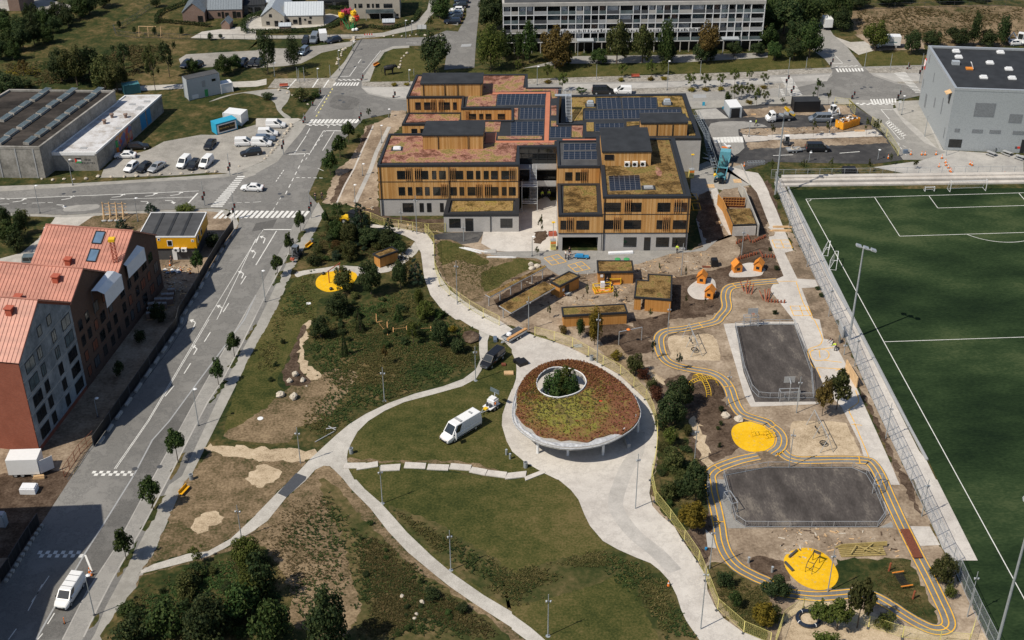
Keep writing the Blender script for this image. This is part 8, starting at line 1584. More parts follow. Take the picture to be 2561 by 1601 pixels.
for s,ty,lb in(('21 390,845',590,'yellow light tower cabinet before the garage'),('21 1695,170',-50,'yellow light tower cabinet on the east side of the school')):
 p=G1(s);k=s.split();x=k[1].split(',')[0];h=hgt_(p,P(f'{k[0]} {x},{ty}')[0]);t=obj_('light_tower',lb,'light tower',p,.05);mb=MB();mb.bb(-.5,.5,-.4,.4,.1,1.9);c_=mb.mk_('cabinet',M.yfence,t)
 mb=MB();mb.bb(-.5,.5,-.42,-.4,1.35,1.75);mb.mk_('warning_sticker',M.orange,c_);text(c_,'BYGGE',.26,(0,-.41,1.05),(R(90),0,0),'black');text(c_,'STRØM',.26,(0,-.41,.75),(R(90),0,0),'black')
 mb=MB();mb.bb(-.52,.52,-.42,.42,1.9,2.05);mb.mk_('lid',M.steel,t);mb=MB();mb.tube([(0,0,2),(0,0,h)],.05,6);mb.mk_('mast',M.steel,t);mb=MB();mb.box((0,0,h),(.6,.5,.12));mb.mk_('lamp_panel',M.yellow,t)
FP=[]
def fpan():
 t=obj_('fence_panel','','fence panel');mb=MB();h=1.95
 for x in(0,1):mb.bar((x,0,.08),(x,0,h),.03,.009)
 mb.bar((0,0,h),(1,0,h),.03);mb.bar((0,0,.2),(1,0,.2),.025);mb.mk_('frame',M.yfence,t)
 mb=MB()
 for i in range(1,13):mb.bar((0,0,.2+i*.135),(1,0,.2+i*.135),.007)
 for i in range(1,14):mb.bar((i/14,0,.2),(i/14,0,h),.002,.005)
 mb.mk_('mesh',M.yfence,t);mb=MB();mb.box((0,0,.06),(.07,.7,.12));mb.mk_('foot',M.sdk,t);return Proto(t)
FPP=fpan();fpn=[0]
CH=[('yellow fence panel before the brick wing of the school','11 905,545 1090,585 1215,640 1350,655 1485,675 1635,690 1795,685'),('yellow fence panel along the inner edge of the concrete path bend','11 1600,695 1685,795 1685,905 1690,1035 1740,1195 1830,1285 1920,1345 2020,1420 2150,1495 2300,1570'),('yellow fence panel beside the upper concrete path','22 218,162 400,207 572,264 722,347 862,434 1025,522 1152,638 1268,758 1335,895 1372,1052 1372,1212 1350,1375 1318,1500'),('yellow fence panel beside the lower concrete path','23 1318,10 1358,212 1497,387 1630,578 1765,778 1840,960 1945,1235 2190,1448 2440,1555'),('yellow fence panel round the sand play area','33 60,1600 145,1350 335,1220 620,1305 950,1400 1270,1500 1620,1545 1895,1570 1950,1400'),('yellow fence panel at the near end of the new car park','30 630,1000 770,1010 820,1090'),('yellow fence panel beside the sports hall approach','30 980,1180 1060,1240 1120,1300 1230,1480')]
for lb,s in CH:
 p=G(s);
 for i,(a,b)in enumerate(zip(p,p[1:])):
  d=b-a;FPP.put((a.x,a.y,.04),atan2(d.y,d.x),f'{lb}, {ORDS[i]} in its line','yellow site fence panels',(d.length,1,1))
def rail_f(name,lb_,pts,h,step,rails,bars=None,mat='steel',closed=False,pw=.06,cat='fence',mesh=None):
 O=pts[0].copy();O.z=0;t=obj_(name,lb_,cat,O);q=[p-O for p in pts];
 if closed:q.append(q[0])
 rl=MB();bm=MB();k=0
 for a,b in zip(q,q[1:]):
  L=(b-a).length;n=max(1,round(L/step))
  for i in range(n):
   p=a.lerp(b,i/n);mb=MB();mb.bar((p.x,p.y,0),(p.x,p.y,h),pw);mb.mk_('post',M[mat],t);k+=1
  for z in rails:rl.bar((a.x,a.y,z),(b.x,b.y,z),.05)
  if bars:
   m_=int(L/bars)
   for i in range(m_):p=a.lerp(b,(i+.5)/m_);bm.bar((p.x,p.y,rails[0]),(p.x,p.y,rails[-1]),.012)
  if mesh:
   z=mesh
   while z<h:bm.bar((a.x,a.y,z),(b.x,b.y,z),.018);z+=mesh
 rl.mk_('rail',M[mat],t)
 if bm.v:bm.mk_('mesh',M[mat],t)
 return t
rail_f('court_fence','galvanised rail fence round the upper ball court',G('22 2110,75 2390,50 32 250,50 410,500 430,745 20,745 22 2330,735 2265,665 2195,480'),1.1,2.6,(.15,1.08),.22,closed=True)
rail_f('court_fence','galvanised rail fence round the lower ball court',G('22 2000,1480 2419,1400 32 800,1405 930,1465 33 1010,90 1115,345 1035,452 0,452 23 2205,450 2110,385 2060,200'),1.1,2.8,(.15,1.08),.22,closed=True)
def ballgoal(lb_,s,rz,w_=3.,h=1.9,hoop=True):
 p=G1(s);t=obj_('ball_goal',lb_,'goal',p,rz);mb=MB()
 for x in(-w_/2,w_/2):mb.bar((x,0,0),(x,0,h),.09);mb.bar((x,-.9,0),(x,-.9,h),.07);mb.bar((x,0,h),(x,-.9,h),.07)
 mb.bar((-w_/2,0,h),(w_/2,0,h),.09);mb.bar((-w_/2,-.9,h),(w_/2,-.9,h),.06);mb.mk_('goal_frame',M.steel,t);mb=MB();n=int(w_/.16)
 for i in range(n):x=-w_/2+w_*(i+.5)/n;mb.bar((x,-.9,0),(x,-.9,h),.02);
 mb.mk_('net',M.steel,t)
 if hoop:
  mb=MB();mb.tube([(0,-.6,0),(0,-.6,3.2),(0,.3,3.6)],.07,6);mb.mk_('pole',M.steel,t);mb=MB();mb.bb(-.85,.85,.3,.34,2.8,3.9);mb.mk_('backboard',M.gmt,t);mb=MB();mb.tube([(.23*cos(i*.524),.62+.23*sin(i*.524),3.)for i in range(13)],.02,5);mb.mk_('hoop_ring',M.orange,t)
 return t
ballgoal('basketball goal at the near end of the upper ball court','32 190,745',0);ballgoal('basketball goal at the far end of the upper ball court','22 2260,68',math.pi,2.4);ballgoal('steel goal at the left end of the lower ball court','23 2090,255',-1.35,2.6,1.8,False);ballgoal('steel goal at the right end of the lower ball court','33 1000,80',1.15,2.6,1.8,False)
rail_f('pitch_fence','tall steel mesh fence along the near side of the football pitch',G('31 65,235 270,745 490,1205 640,1520 32 765,240 905,570 1132,1060 1352,1520 33 1545,410 1660,660 1745,800 1860,1060 1985,1330 2140,1640'),3.,2.5,(.05,1.5,2.98),mesh=.25,pw=.08)
rail_f('pitch_fence','steel mesh fence between the terrace and the planting beds',G('31 30,175 600,165 1200,155 1860,145 2440,140'),2.,2.4,(.05,1.95),mesh=.4)
rail_f('site_fence','low mesh fence round the hilltop play meadow',G('00 1450,60 1300,170 1160,260 1075,275 1100,335 1290,360 1500,360 1800,375 2100,375 2419,372'),1.4,2.6,(.1,1.35),mesh=.5,mat='sdk')
rail_f('site_fence','mesh fence between gravel lane and verge',G('10 0,378 400,372 800,362 980,350'),1.2,2.6,(.1,1.15),mesh=.5,mat='sdk')
rail_f('site_fence','wire fence across the top right field',G('30 860,90 1200,80 1900,62 2419,50'),1.6,4.5,(.1,1.5),mesh=.5,mat='sdk')
hp=G('02 890,1205 1050,975 1230,720 1420,445 1560,240 1680,70 01 1700,1490 1850,1250 1960,1050 2090,830 2210,660');
PP=[]
for a,b in zip(hp,hp[1:]):
 n=max(1,round((b-a).length/3.4))
 PP+=[(a.lerp(b,i/n),a.lerp(b,(i+1)/n))for i in range(n)]
def hoard():
 t=obj_('hoarding_panel','','fence panel');mb=MB();mb.bar((0,0,.1),(0,0,2.),.05);mb.bar((1,0,.1),(1,0,2.),.05);mb.bar((0,0,2.),(1,0,2.),.05);mb.bar((0,0,.12),(1,0,.12),.05);mb.mk_('frame',M.sdk,t);mb=MB();mb.bb(.005,.995,-.012,.012,.15,1.97);mb.mk_('screen',M.black,t);mb=MB();mb.box((.5,-.55,.2),(.55,.4,.36));mb.mk_('concrete_foot',M.cgr,t);return Proto(t)
HO=hoard()
for a,b in zip(*[iter(G('03 10,980 100,850 105,842 195,695 200,687 290,545 295,538 375,425'))]*2):
 for i in range(3):PP.append((a.lerp(b,i/3),a.lerp(b,(i+1)/3)))
for i,(a,b)in enumerate(PP):d=b-a;HO.put((a.x,a.y,.03),atan2(d.y,d.x),f'black screened hoarding panel along the left kerb, {ORDS[i]} going up' if i<len(PP)-12 else f'black screened hoarding panel at the lower left corner of the road, {ORDS[i-len(PP)+12]} going up','hoarding panels along the left kerb',(d.length,1,1))
rail_f('site_fence','leaning red and white site fence at the lower left kerb',G('02 610,1490 760,1270 890,1140'),1.8,1.6,(.1,.9,1.75),.3,mat='red_wood')
def goal(lb_,s,rz,w_,h,dp,grp=None):
 p=G1(s);t=obj_('football_goal',lb_,'goal',p,rz,grp);mb=MB()
 for x in(-w_/2,w_/2):mb.bar((x,0,0),(x,0,h),.1);mb.bar((x,0,h),(x,dp*.4,h),.06);mb.bar((x,dp*.4,h),(x,dp,0),.06);mb.bar((x,0,.03),(x,dp,.03),.06)
 mb.bar((-w_/2,0,h),(w_/2,0,h),.1);mb.bar((-w_/2,dp,.03),(w_/2,dp,.03),.06);mb.mk_('goal_frame',M.whitep,t);mb=MB();n=int(w_/.35)
 for i in range(1,n):x=-w_/2+w_*i/n;mb.bar((x,dp*.4,h),(x,dp,.03),.014)
 for k in range(1,6):z=h*k/6;y=dp-(dp*.6)*k/6;mb.bar((-w_/2,y,z),(w_/2,y,z),.014)
 mb.mk_('net',M.gmt,t);return t
goal('large white goal at the far end of the pitch','31 1890,300',0,7.3,2.4,1.6);goal('small white goal left of the large goal','31 1530,300',0,1.9,1.,.8,None);goal('white goal lying at the touchline, farther of two','31 575,880',1.2,2.6,1.8,1.);goal('white goal at the touchline, nearer of two','31 650,1000',1.25,3.6,2.,1.2)
for i,(s,h)in enumerate((('31 100,245 2419,215 2900,208',.35),('31 110,215 2419,185 2900,178',.7),('31 130,195 2419,165 2900,158',1.))):
 p=G(s);mb=MB()
 for a,b in zip(p,p[1:]):mb.bar((a.x,a.y,h/2),(b.x,b.y,h/2),1.1,h)
 tag(mb.mk_('terrace_step',M.conc),kind='structure')
for s,h,wd,m_ in(('31 190,262 300,530 560,1090 800,1500 32 810,10 1160,690 1505,1330',.28,.35,'gmt'),('@1700/370/320 1165,310 1335,710',.15,.25,'cgr')):
 p=G(s);mb=MB()
 for a,b in zip(p,p[1:]):mb.bar((a.x,a.y,h/2),(b.x,b.y,h/2),wd,h)
 tag(mb.mk_('retaining_kerb',M[m_]),kind='structure')
def bar_thing(name,lb_,cat,base,rz,parts,grp=None):
 t=obj_(name,lb_,cat,base,rz,grp)
 for nm,mt,bars,wd in parts:
  mb=MB()
  for a,b in bars:mb.tube([a,b],wd/2,6)
  mb.mk_(nm,M[mt],t)
 return t
def swing(lb_,s0,s1,seats=True,nest='black'):
 a,b=G(s0+' '+s1);d=b-a;L=d.length;t=obj_('swing_set',lb_,'swing',a,atan2(d.y,d.x));h=2.7;mb=MB()
 for x in(0,L*.5,L):
  for y in(-1.,1.):m2=MB();m2.tube([(x,y,0),(x,0,h)],.05,6);m2.mk_('leg',M.steel,t)
 m2=MB();m2.tube([(0,0,h),(L,0,h)],.06,6);m2.mk_('beam',M.steel,t)
 for x in(L*.18,L*.34):m2=MB();m2.bar((x-.2,0,h),(x-.2,0,.5),.02);m2.bar((x+.2,0,h),(x+.2,0,.5),.02);m2.box((x,0,.5),(.45,.2,.06));m2.mk_('seat',M.black,t)
 m2=MB();c=L*.75;m2.tube([(c+.5*cos(i*.524),.5*sin(i*.524),.5)for i in range(13)],.08,6);
 for i in range(4):an=i*1.57+.78;m2.bar((c+.5*cos(an),.5*sin(an),.5),(c+.1*cos(an),0,h),.02)
 for i in range(-3,4):m2.bar((c-.45,i*.13,.48),(c+.45,i*.13,.48),.02)
 m2.mk_('nest_seat',M.black,t);return t
swing('steel swing set in the upper sand patch','22 1665,165','22 1745,350');swing('steel swing set in the lower sand patch','32 425,990','32 555,1255')
a,b=G('22 1010,240 1225,195');d=b-a;t=obj_('cable_frame','grey steel frame with slung ropes in the bark bed','play frame',a,atan2(d.y,d.x));L=d.length
for x in(0,L):mb=MB();mb.tube([(x,0,0),(x,0,2.6)],.06,6);mb.mk_('leg',M.steel,t)
mb=MB();mb.tube([(0,0,2.6),(L,0,2.6)],.06,6);mb.mk_('beam',M.steel,t);mb=MB();mb.lth([(.15,0),(.35,.15),(.1,.35)],8,(L*.4,0,2.55));mb.mk_('rope_bundle',M.orange,t)
c=G1('22 1795,640');t=obj_('climbing_dome','yellow climbing dome of four curved ladders','climbing frame',c,.25)
for k in range(4):
 an=k*math.pi/2;mb=MB();P_=[]
 for sd in(-.38,.38):
  pl_=[]
  for i in range(9):
   u=i/8;r=.55+2.1*sin(u*math.pi/2*.98);z=1.75*cos(u*math.pi/2)**.9;x,y=r,sd;pl_.append(V3((x*cos(an)-y*sin(an),x*sin(an)+y*cos(an),max(z,0))))
  mb.tube(pl_,.045,6);P_.append(pl_)
 for i in range(9):mb.tube([P_[0][i],P_[1][i]],.028,5)
 mb.mk_('curved_ladder',M.yellow,t)
mb=MB()
for x in(-.55,-.18,.18,.55):mb.tube([(x,-.55,1.75),(x,.55,1.75)],.03,5);mb.tube([(-.55,x,1.75),(.55,x,1.75)],.03,5)
mb.mk_('top_grid',M.yellow,t)
def parbars(lb_,s,rz,mt,h=1.4,L=2.6):
 t=obj_('exercise_bars',lb_,'exercise bars',G1(s)+V3((0,0,.05)),rz)
 for y in(-.45,.45):
  mb=MB();mb.tube([(-L/2,y,0),(-L/2,y,h*.6),(-L/2+.5,y,h),(L/2-.3,y,h),(L/2,y,h*1.3),(L/2,y,0)],.045,6);mb.mk_('side_bar',M[mt],t)
 mb=MB()
 for x in(-L/2,-L/2+.5,L/2):mb.tube([(x,-.45,h*(.6 if x<-1 else 1)),(x,.45,h*(.6 if x<-1 else 1))],.04,6)
 mb.mk_('cross_bar',M[mt],t);return t
t=parbars('dark exercise bars with a panel on the gymnastic floor','33 420,830',.95,'black');mb=MB();mb.box((1.3,0,1.6),(.06,.85,.4));mb.mk_('panel',M.sdk,t)
parbars('yellow exercise bars on the middle yellow floor','22 2330,1090',0,'yellow',1.,2.);parbars('yellow low bars on the right of the middle yellow floor','32 10,1110',.2,'yellow',.8,1.4)
for lb,s,rz in(('black beam on the gymnastic floor, upper left','33 238,710',.75),('black beam on the gymnastic floor, lower left','33 200,830',-1.2)):o=MB().bb(-.9,.9,-.12,.12,0,.35).mk_('balance_beam',M.sdk,None);o.location=G1(s)+V3((0,0,.04));o.rotation_euler.z=rz;tag(o,lb,'beam')
a,b=G('11 695,1165 800,1090');d=b-a;t=obj_('swing_set','dark red timber swing frame on the far yellow floor','swing',a,atan2(d.y,d.x));L=d.length
for x in(0,L):mb=MB();mb.tube([(x,0,0),(x,0,2.5)],.09,6);mb.mk_('leg',M.rpt,t)
mb=MB();mb.tube([(-.2,0,2.5),(L+.2,0,2.5)],.08,6);mb.mk_('beam',M.rpt,t)
for lb,s in(('black rubber stump on the far yellow floor, left','11 640,1085'),('black rubber stump on the far yellow floor, front','11 712,1230')):o=MB().lth([(.3,0),(.32,.4),(.2,.5)],8).mk_('rubber_stump',M.black,None);o.location=G1(s);tag(o,lb,'stump')
a,b=G('00 1325,340 1530,345');d=b-a;t=obj_('timber_swing','pale timber double swing in the far play meadow','swing',a,atan2(d.y,d.x));L=d.length
for x in(0,L*.42,L):
 for y in(-.8,.8):mb=MB();mb.tube([(x,y,0),(x,0,2.6)],.07,6);mb.mk_('leg',M.plank,t)
mb=MB();mb.tube([(0,0,2.6),(L*.8,0,2.6)],.08,6);mb.mk_('beam',M.plank,t);mb=MB();mb.box((L*.25,0,.6),(.5,.3,.1));mb.bar((L*.25,0,.6),(L*.25,0,2.6),.03);mb.mk_('seat',M.black,t)
for lb,s,h in(('red-brown hammock post, farther of two','33 1145,865',1.4),('red-brown hammock post, nearer of two','33 1370,1130',1.4)):o=MB().tube([(0,0,0),(.08,.02,h)],.13,8).mk_('hammock_post',M.logred,None);o.location=G1(s);tag(o,lb,'post')
a,b=G('33 1225,905 1310,1035');t=obj_('net_hammock','black net hammock slung between two orange spars','hammock',a);d=b-a;mb=MB();nn=V3((-d.y,d.x,0)).normalized()
for i in range(7):u=-.55+i*1.1/6;mb.tube([nn*u+V3((0,0,.55)),nn*u*.9+d*.5+V3((0,0,.3)),nn*u+d+V3((0,0,.55))],.03,4)
for i in range(13):v=i/12;z=.55-.25*sin(v*math.pi);mb.tube([d*v-nn*.55+V3((0,0,z)),d*v+nn*.55+V3((0,0,z))],.03,4)
mb.mk_('net',M.black,t)
for v in(0,1):mb=MB();mb.tube([d*v-nn*.8+V3((0,0,.6)),d*v+nn*.8+V3((0,0,.6))],.09,6);mb.mk_('spar',M.owd,t)
def spars(name,lb_,segs,mat,r,cat,z=.6,grp=None):
 t=obj_(name,lb_,cat,(0,0,0),0,grp);O=G(segs[0][0])[0];t.location=O
 for s,za,zb,nm,rr in segs:a,b=[p-O for p in G(s)];mb=MB();mb.tube([(a.x,a.y,za),(b.x,b.y,zb)],rr or r,6);mb.mk_(nm,M[mat],t)
 return t
spars('balance_course','orange timber and rope balance course in the meadow',[('12 1140,20 1140,-10',0,1.,'post',.07),('12 1145,48 1195,35',.5,.5,'spar',.06),('12 1165,50 1210,105',.4,.35,'rope',.025),('12 1205,105 1250,90',.4,.4,'spar',.06),('12 1245,150 1245,85',0,1.4,'post',.08),('12 1300,125 1300,100',0,.6,'post',.07),('12 1300,110 1430,95',.5,.5,'rope',.025),('12 1425,105 1425,85',0,.6,'post',.07),('12 1560,105 1655,100',.5,.5,'rope',.025),('12 1655,108 1655,88',0,.6,'post',.07)],'fin',.05,'play course')
lg=[('21 2195,1245 2155,1205','21 2225,1270 2200,1225','21 2210,1235 2225,1190','21 2240,1265 2248,1205','21 2265,1275 2280,1225'),('21 2380,1330 2335,1290','21 2405,1340 2385,1280','31 -20,1340 0,1275','31 10,1330 18,1270')]
for k,g in enumerate(lg):spars('log_cluster',['leaning red-brown climbing logs inside the track, left group','leaning red-brown climbing logs inside the track, right group'][k],[(x,0,1.2,'log',.1)for x in g],'logred',.1,'logs')
for k,(a_,b_,n)in enumerate((('21 2125,795','21 2235,745',6),('21 2280,785','21 2395,735',7),('21 2140,945','21 2310,895',9),('21 2370,920','31 60,925',5),('31 5,1345','31 155,1355',6))):
 p,q=G(a_+' '+b_)
 for i in range(n):
  c=p.lerp(q,i/(n-1));o=MB().tube([(0,0,0),(.05*(i%3-1),.03,.55+.1*(i%2))],[.16,.14],7).mk_('stepping_stump',M.logred,None);o.location=c;tag(o,f'red-brown stump, {ORDS[i]} from the left in the row {["by the waste shelter wall","right of the shelter wall row","behind the orange playhouses","beside the concrete walk","in the dry sand by the walk"][k]}','stump','red-brown stepping stumps')
for lb,s in(('fallen red log across the stumps by the shelter','21 2225,735 2255,785'),('fallen red log behind the open playhouse','21 2340,880 2375,935')):spars('fallen_log',lb,[(s,.6,.3,'log',.14)],'red_wood',.14,'log')
c=G1('33 380,1330');t=obj_('tyre_ring','dark blue ring seat in the sand play area','ring seat',c);mb=MB();mb.tube([(1.35*cos(i*.2618),1.35*sin(i*.2618),.35)for i in range(25)],.25,8);mb.mk_('ring',M.navy,t)
for i in range(4):an=.4+i*1.57;mb=MB();mb.tube([(1.35*cos(an+j*.03),1.35*sin(an+j*.03),.35)for j in range(3)],.265,8);mb.mk_('band',M.wmt,t)
a,b=G('33 1290,485 1420,755');d=b-a;t=obj_('slatted_bench','long red-brown slatted bench lying on the running track','bench',a,atan2(d.y,d.x));L=d.length
for i in range(6):mb=MB();mb.bb(0,L,-.6+i*.2,-.44+i*.2,.3,.42);mb.mk_('slat',M.red_wood,t)
mb=MB()
for x in(.4,L/2,L-.4):mb.bb(x-.1,x+.1,-.6,.6,0,.3)
mb.mk_('support',M.sdk,t)
t=obj_('timber_stack','stack of loose yellowish timber on the dry ground','timber',G1('33 890,690'));mb=MB()
for i in range(5):mb.bar((-3.,-.7+i*.35,.15+.02*i),(3.,-.7+i*.35,.17),.16,.16)
for i in range(5):mb.bar((-3.4+.2*i,.9,.35+.1*i),(3.6,.9+.05*i,.35+.1*i),.12)
for x,y,an in((-1.2,0,.9),(.2,.2,-.8),(1.5,-.1,-.9),(.9,.4,.6)):mb.bar((x-.9*cos(an),y-.9*sin(an),.5),(x+.9*cos(an),y+.9*sin(an),.7),.13)
mb.mk_('beam',M.stackwood,t)
def cage(lb_,s,w_,d_,h,rz,op=False):
 t=obj_('yellow_frame',lb_,'play frame',G1(s),rz);mb=MB()
 for x in(-w_/2,w_/2):
  for y in(-d_/2,d_/2):mb.bar((x,y,0),(x,y,h),.12)
 mb.mk_('post',M.yellow,t);mb=MB()
 for z in((h-.05,)if op else(.3,h-.05)):
  for a_,b_ in(((-w_/2,-d_/2),(w_/2,-d_/2)),((w_/2,-d_/2),(w_/2,d_/2)),((w_/2,d_/2),(-w_/2,d_/2)),((-w_/2,d_/2),(-w_/2,-d_/2))):mb.bar((*a_,z),(*b_,z),.1,.12)
 mb.mk_('rail',M.yellow,t);mb=MB();mb.bb(-w_/2-.1,w_/2+.1,-d_/2-.1,d_/2+.1,0,.06);mb.mk_('floor_board',M.owd,t);return t
cage('yellow frame table on the left beside a standing person',f'{Y_} 1550,440',3.2,1.8,1.1,.15);cage('yellow open counter frame against the shed wall',f'{Y_} 1705,350',1.9,.7,1.2,0,True)
t=obj_('appliance','white wrapped appliance standing in the yellow frame table','appliance',G1(f'{Y_} 1545,420'));mb=MB();mb.bb(-.35,.35,-.3,.3,.06,1.5);mb.mk_('cover',M.tarp,t)
tu=obj_('tulip_sculpture','giant red and yellow tulip play sculpture by the hedge','sculpture',G1('10 910,280'))
for dx,dy,h,m_ in((-2.6,.6,2.9,'yellow'),(-1.9,1.4,3.3,'tulip'),(-.6,1.8,3.4,'tulip'),(.6,.8,3.2,'yellow'),(1.3,.2,2.1,'red'),(.2,-.4,2.,'yfence')):
 mb=MB();mb.tube([(dx*.4,dy*.4,0),(dx,dy,h)],.14,7);mb.mk_('stem',M.green,tu);mb=MB();mb.lth([(.15,0),(.75,.5),(.85,1.),(.7,1.5)],10,(dx,dy,h));mb.mk_('flower_cup',M[m_],tu)
 for k in range(5):an=k*1.257;mb=MB();x,y=dx+.7*cos(an),dy+.7*sin(an);mb.q((x-.4*sin(an),y+.4*cos(an),h+1.1),(x+.4*sin(an),y-.4*cos(an),h+1.1),(x+.25*cos(an),y+.25*sin(an),h+1.95));mb.mk_('petal',M[m_],tu)
mb=MB()
for i in range(6):mb.bar((-2.9,.0,.3+.35*i),(-2.4,.0,.3+.35*i),.06)
mb.bar((-2.95,0,0),(-2.95,0,2.5),.07);mb.bar((-2.35,0,0),(-2.35,0,2.5),.07);mb.mk_('ladder',M.rpt,tu)
for x,y in((1.2,-1.),(.4,-1.3)):mb=MB();mb.lth([(.1,0),(.5,.25),(.45,.6),(.1,.8)],10,(x,y,0));mb.mk_('pebble_seat',M.whitep,tu)
cw=obj_('bull_statue','black bull statue on the corner lawn','statue',G1('10 1265,705'),.2)
mb=MB();mb.tube([(-1.3,0,1.7),(-.6,0,1.75),(.3,0,1.8),(1.,0,2.05)],[.5,.62,.66,.5],10);mb.tube([(1.,0,2.05),(1.5,0,2.1),(1.95,0,1.75)],[.45,.32,.18],8)
for x in(-1.1,.75):
 for y in(-.32,.32):mb.tube([(x,y,1.5),(x-.06,y,.8),(x,y,0)],[.22,.15,.12],6)
mb.tube([(-1.7,0,1.9),(-1.95,0,1.3),(-1.9,0,.8)],[.07,.05,.07],5);mb.tube([(1.5,-.2,2.3),(1.5,-.55,2.5)],[.08,.03],5);mb.tube([(1.5,.2,2.3),(1.5,.55,2.5)],[.08,.03],5);mb.mk_('body',M.black,cw)
t=obj_('notice_board','white two-panel notice board at the lane bend','notice board',G1('10 1570,300'))
for x in(-1.2,0,1.2):mb=MB();mb.bar((x,0,0),(x,0,1.9),.08);mb.mk_('post',M.sdk,t)
for x in(-.6,.6):mb=MB();mb.box((x,-.06,1.3),(1.12,.05,1.1));mb.mk_('panel',M.wmt,t)
t=obj_('road_barrier','red and white striped road barrier on the verge','barrier',G1('10 1070,350'));mb=MB()
for i in range(8):mb.cur=i%2;mb.bb(-1.2+i*.3,-.9+i*.3,-.05,.05,.5,.85)
mb.mk_('board',[M.red,M.whitep],t);mb=MB();mb.bar((-1,0,0),(-1,0,.5),.08);mb.bar((1,0,0),(1,0,.5),.08);mb.mk_('leg',M.steel,t)
for lb,s in(('grey litter bin at the path fork','12 902,1262'),('grey litter bin beside the upper fence','22 752,385'),('grey litter bin on the lawn edge before the pavilion','22 130,1395'),('grey litter bin on the footpath by the yellow bench','11 530,790'),('grey litter bin at the bottom of the main footpath','02 1810,1510'),('grey bollard bin on the lawn beside the pavilion, left','12 2368,1275'),('grey bollard bin on the lawn beside the pavilion, right','12 2403,1315'),('short grey post beside the gymnastic floor, left','23 2238,785'),('short grey post beside the gymnastic floor, near','33 40,875')):
 p=G1(s);sm_='post' in lb or 'bollard' in lb;t=obj_('litter_bin' if not sm_ else 'bollard',lb,'bin' if not sm_ else 'bollard',p);r=.17 if sm_ else .3;mb=MB();mb.lth([(r,0),(r,.85),(r*1.08,.87),(r*1.08,.95)],12);mb.mk_('drum',M.pole,t);mb=MB();mb.lth([(r*.75,.951),(r*.75,.96)],12);mb.mk_('opening',M.sdk if not sm_ else M.zinc,t)
for lb,s,rz,mt in(('yellow bench on the footpath beside the mini digger','11 505,825',1.1,'cabin'),('yellow bench on the footpath near the sand heaps','03 1745,120',1.15,'cabin'),('red bench on the paved strip behind the school','20 1168,735',0,'rpt'),('red bench on the paved strip by the stony garden','10 265,825',.1,'rpt'),('red bench by the corner lawn edge','10 1140,625',1.,'owd')):
 t=obj_('bench',lb,'bench',G1(s),rz);mb=MB();mb.bb(-1.,1.,-.3,.2,.4,.48);mb.mk_('seat',M[mt],t);mb=MB();mb.bb(-1.,1.,.2,.28,.45,.9);mb.mk_('backrest',M[mt],t);mb=MB()
 for x in(-.8,.8):mb.bb(x-.05,x+.05,-.25,.2,0,.4)
 mb.mk_('support',M.sdk,t)
for lb,s,r in(('white round cover in the mown slope, upper','11 497,1360',.45),('white round cover in the mown slope, lower','12 42,935',.45)):o=MB().lth([(r,0),(r,.08),(r*.9,.1)],16).mk_('well_cover',M.whitep,None);o.location=G1(s);tag(o,lb,'cover')
for lb,s in(('green tank lid behind the shed, left','21 1000,942'),('green tank lid behind the shed, right','21 1085,942')):o=MB().lth([(.55,0),(.55,.12),(.3,.2)],14).mk_('tank_lid',M.green,None);o.location=G1(s);tag(o,lb,'lid')
o=MB().lth([(.16,0),(.18,.35)],10).mk_('bucket',M.blue,None);o.location=G1('23 1835,662');tag(o,'blue bucket beside the park lamp','bucket')
def stone(seed):
 mb=MB();r_=random.Random(seed);n=8;rows=[(.75,0),(1,.3),(.85,.65),(.45,.92)];b=[]
 for r,z in rows:b.append([(r*cos(2*math.pi*k/n)*r_.uniform(.75,1.15),r*sin(2*math.pi*k/n)*r_.uniform(.75,1.15),z*r_.uniform(.85,1.1))for k in range(n)])
 for i in range(3):
  for k in range(n):mb.q(b[i][k],b[i][(k+1)%n],b[i+1][(k+1)%n],b[i+1][k])
 mb.q(*b[3]);return mb.mk_('boulder',M.stone)
SR=[Proto(stone(s))for s in(1,2,3,4)];sc_=[0]
for p in SR:p.root['category']='boulder'
def rock(p,r,h,lb_,grp=None):sc_[0]+=1;r*=.76;o=SR[sc_[0]%4].put(p,RU(0,6.3),lb_,grp,(r,r*RU(.75,1.1),h*.8));o.name='boulder';return o
for s,r,h,lb in(('12 372,530',.75,1.1,'upright pale boulder, top of three on the bare patch'),('12 318,590',.7,.9,'pale boulder, left of three on the bare patch'),('12 445,580',.75,.9,'pale boulder, right of three on the bare patch'),('12 235,720',1.15,1.,'large flat pale boulder in the grass, left of two'),('12 360,745',1.1,1.3,'large pointed pale boulder in the grass, right of two'),('22 2020,920',1.1,1.,'pale boulder beside the track, left of two'),('22 2145,950',1.,1.,'pale boulder beside the track, right of two'),('21 182,1005',.8,1.1,'round pale boulder behind the narrow canopy, top'),('21 190,1035',.8,.8,'pale boulder behind the narrow canopy, front'),('21 240,1015',.9,.8,'pale boulder behind the narrow canopy, right'),('13 1382,1105',.4,.5,'small white stone in the rough grass, upper'),('13 1570,1165',.5,.6,'white stone beside the dark low shrub'),('13 1518,1275',.35,.4,'small white stone in the rough grass, middle'),('13 1500,1318',.35,.4,'small white stone in the rough grass, lower'),('12 478,630',.25,.3,'small reddish stone below the bare patch')):rock(G1(s),r,h,lb)
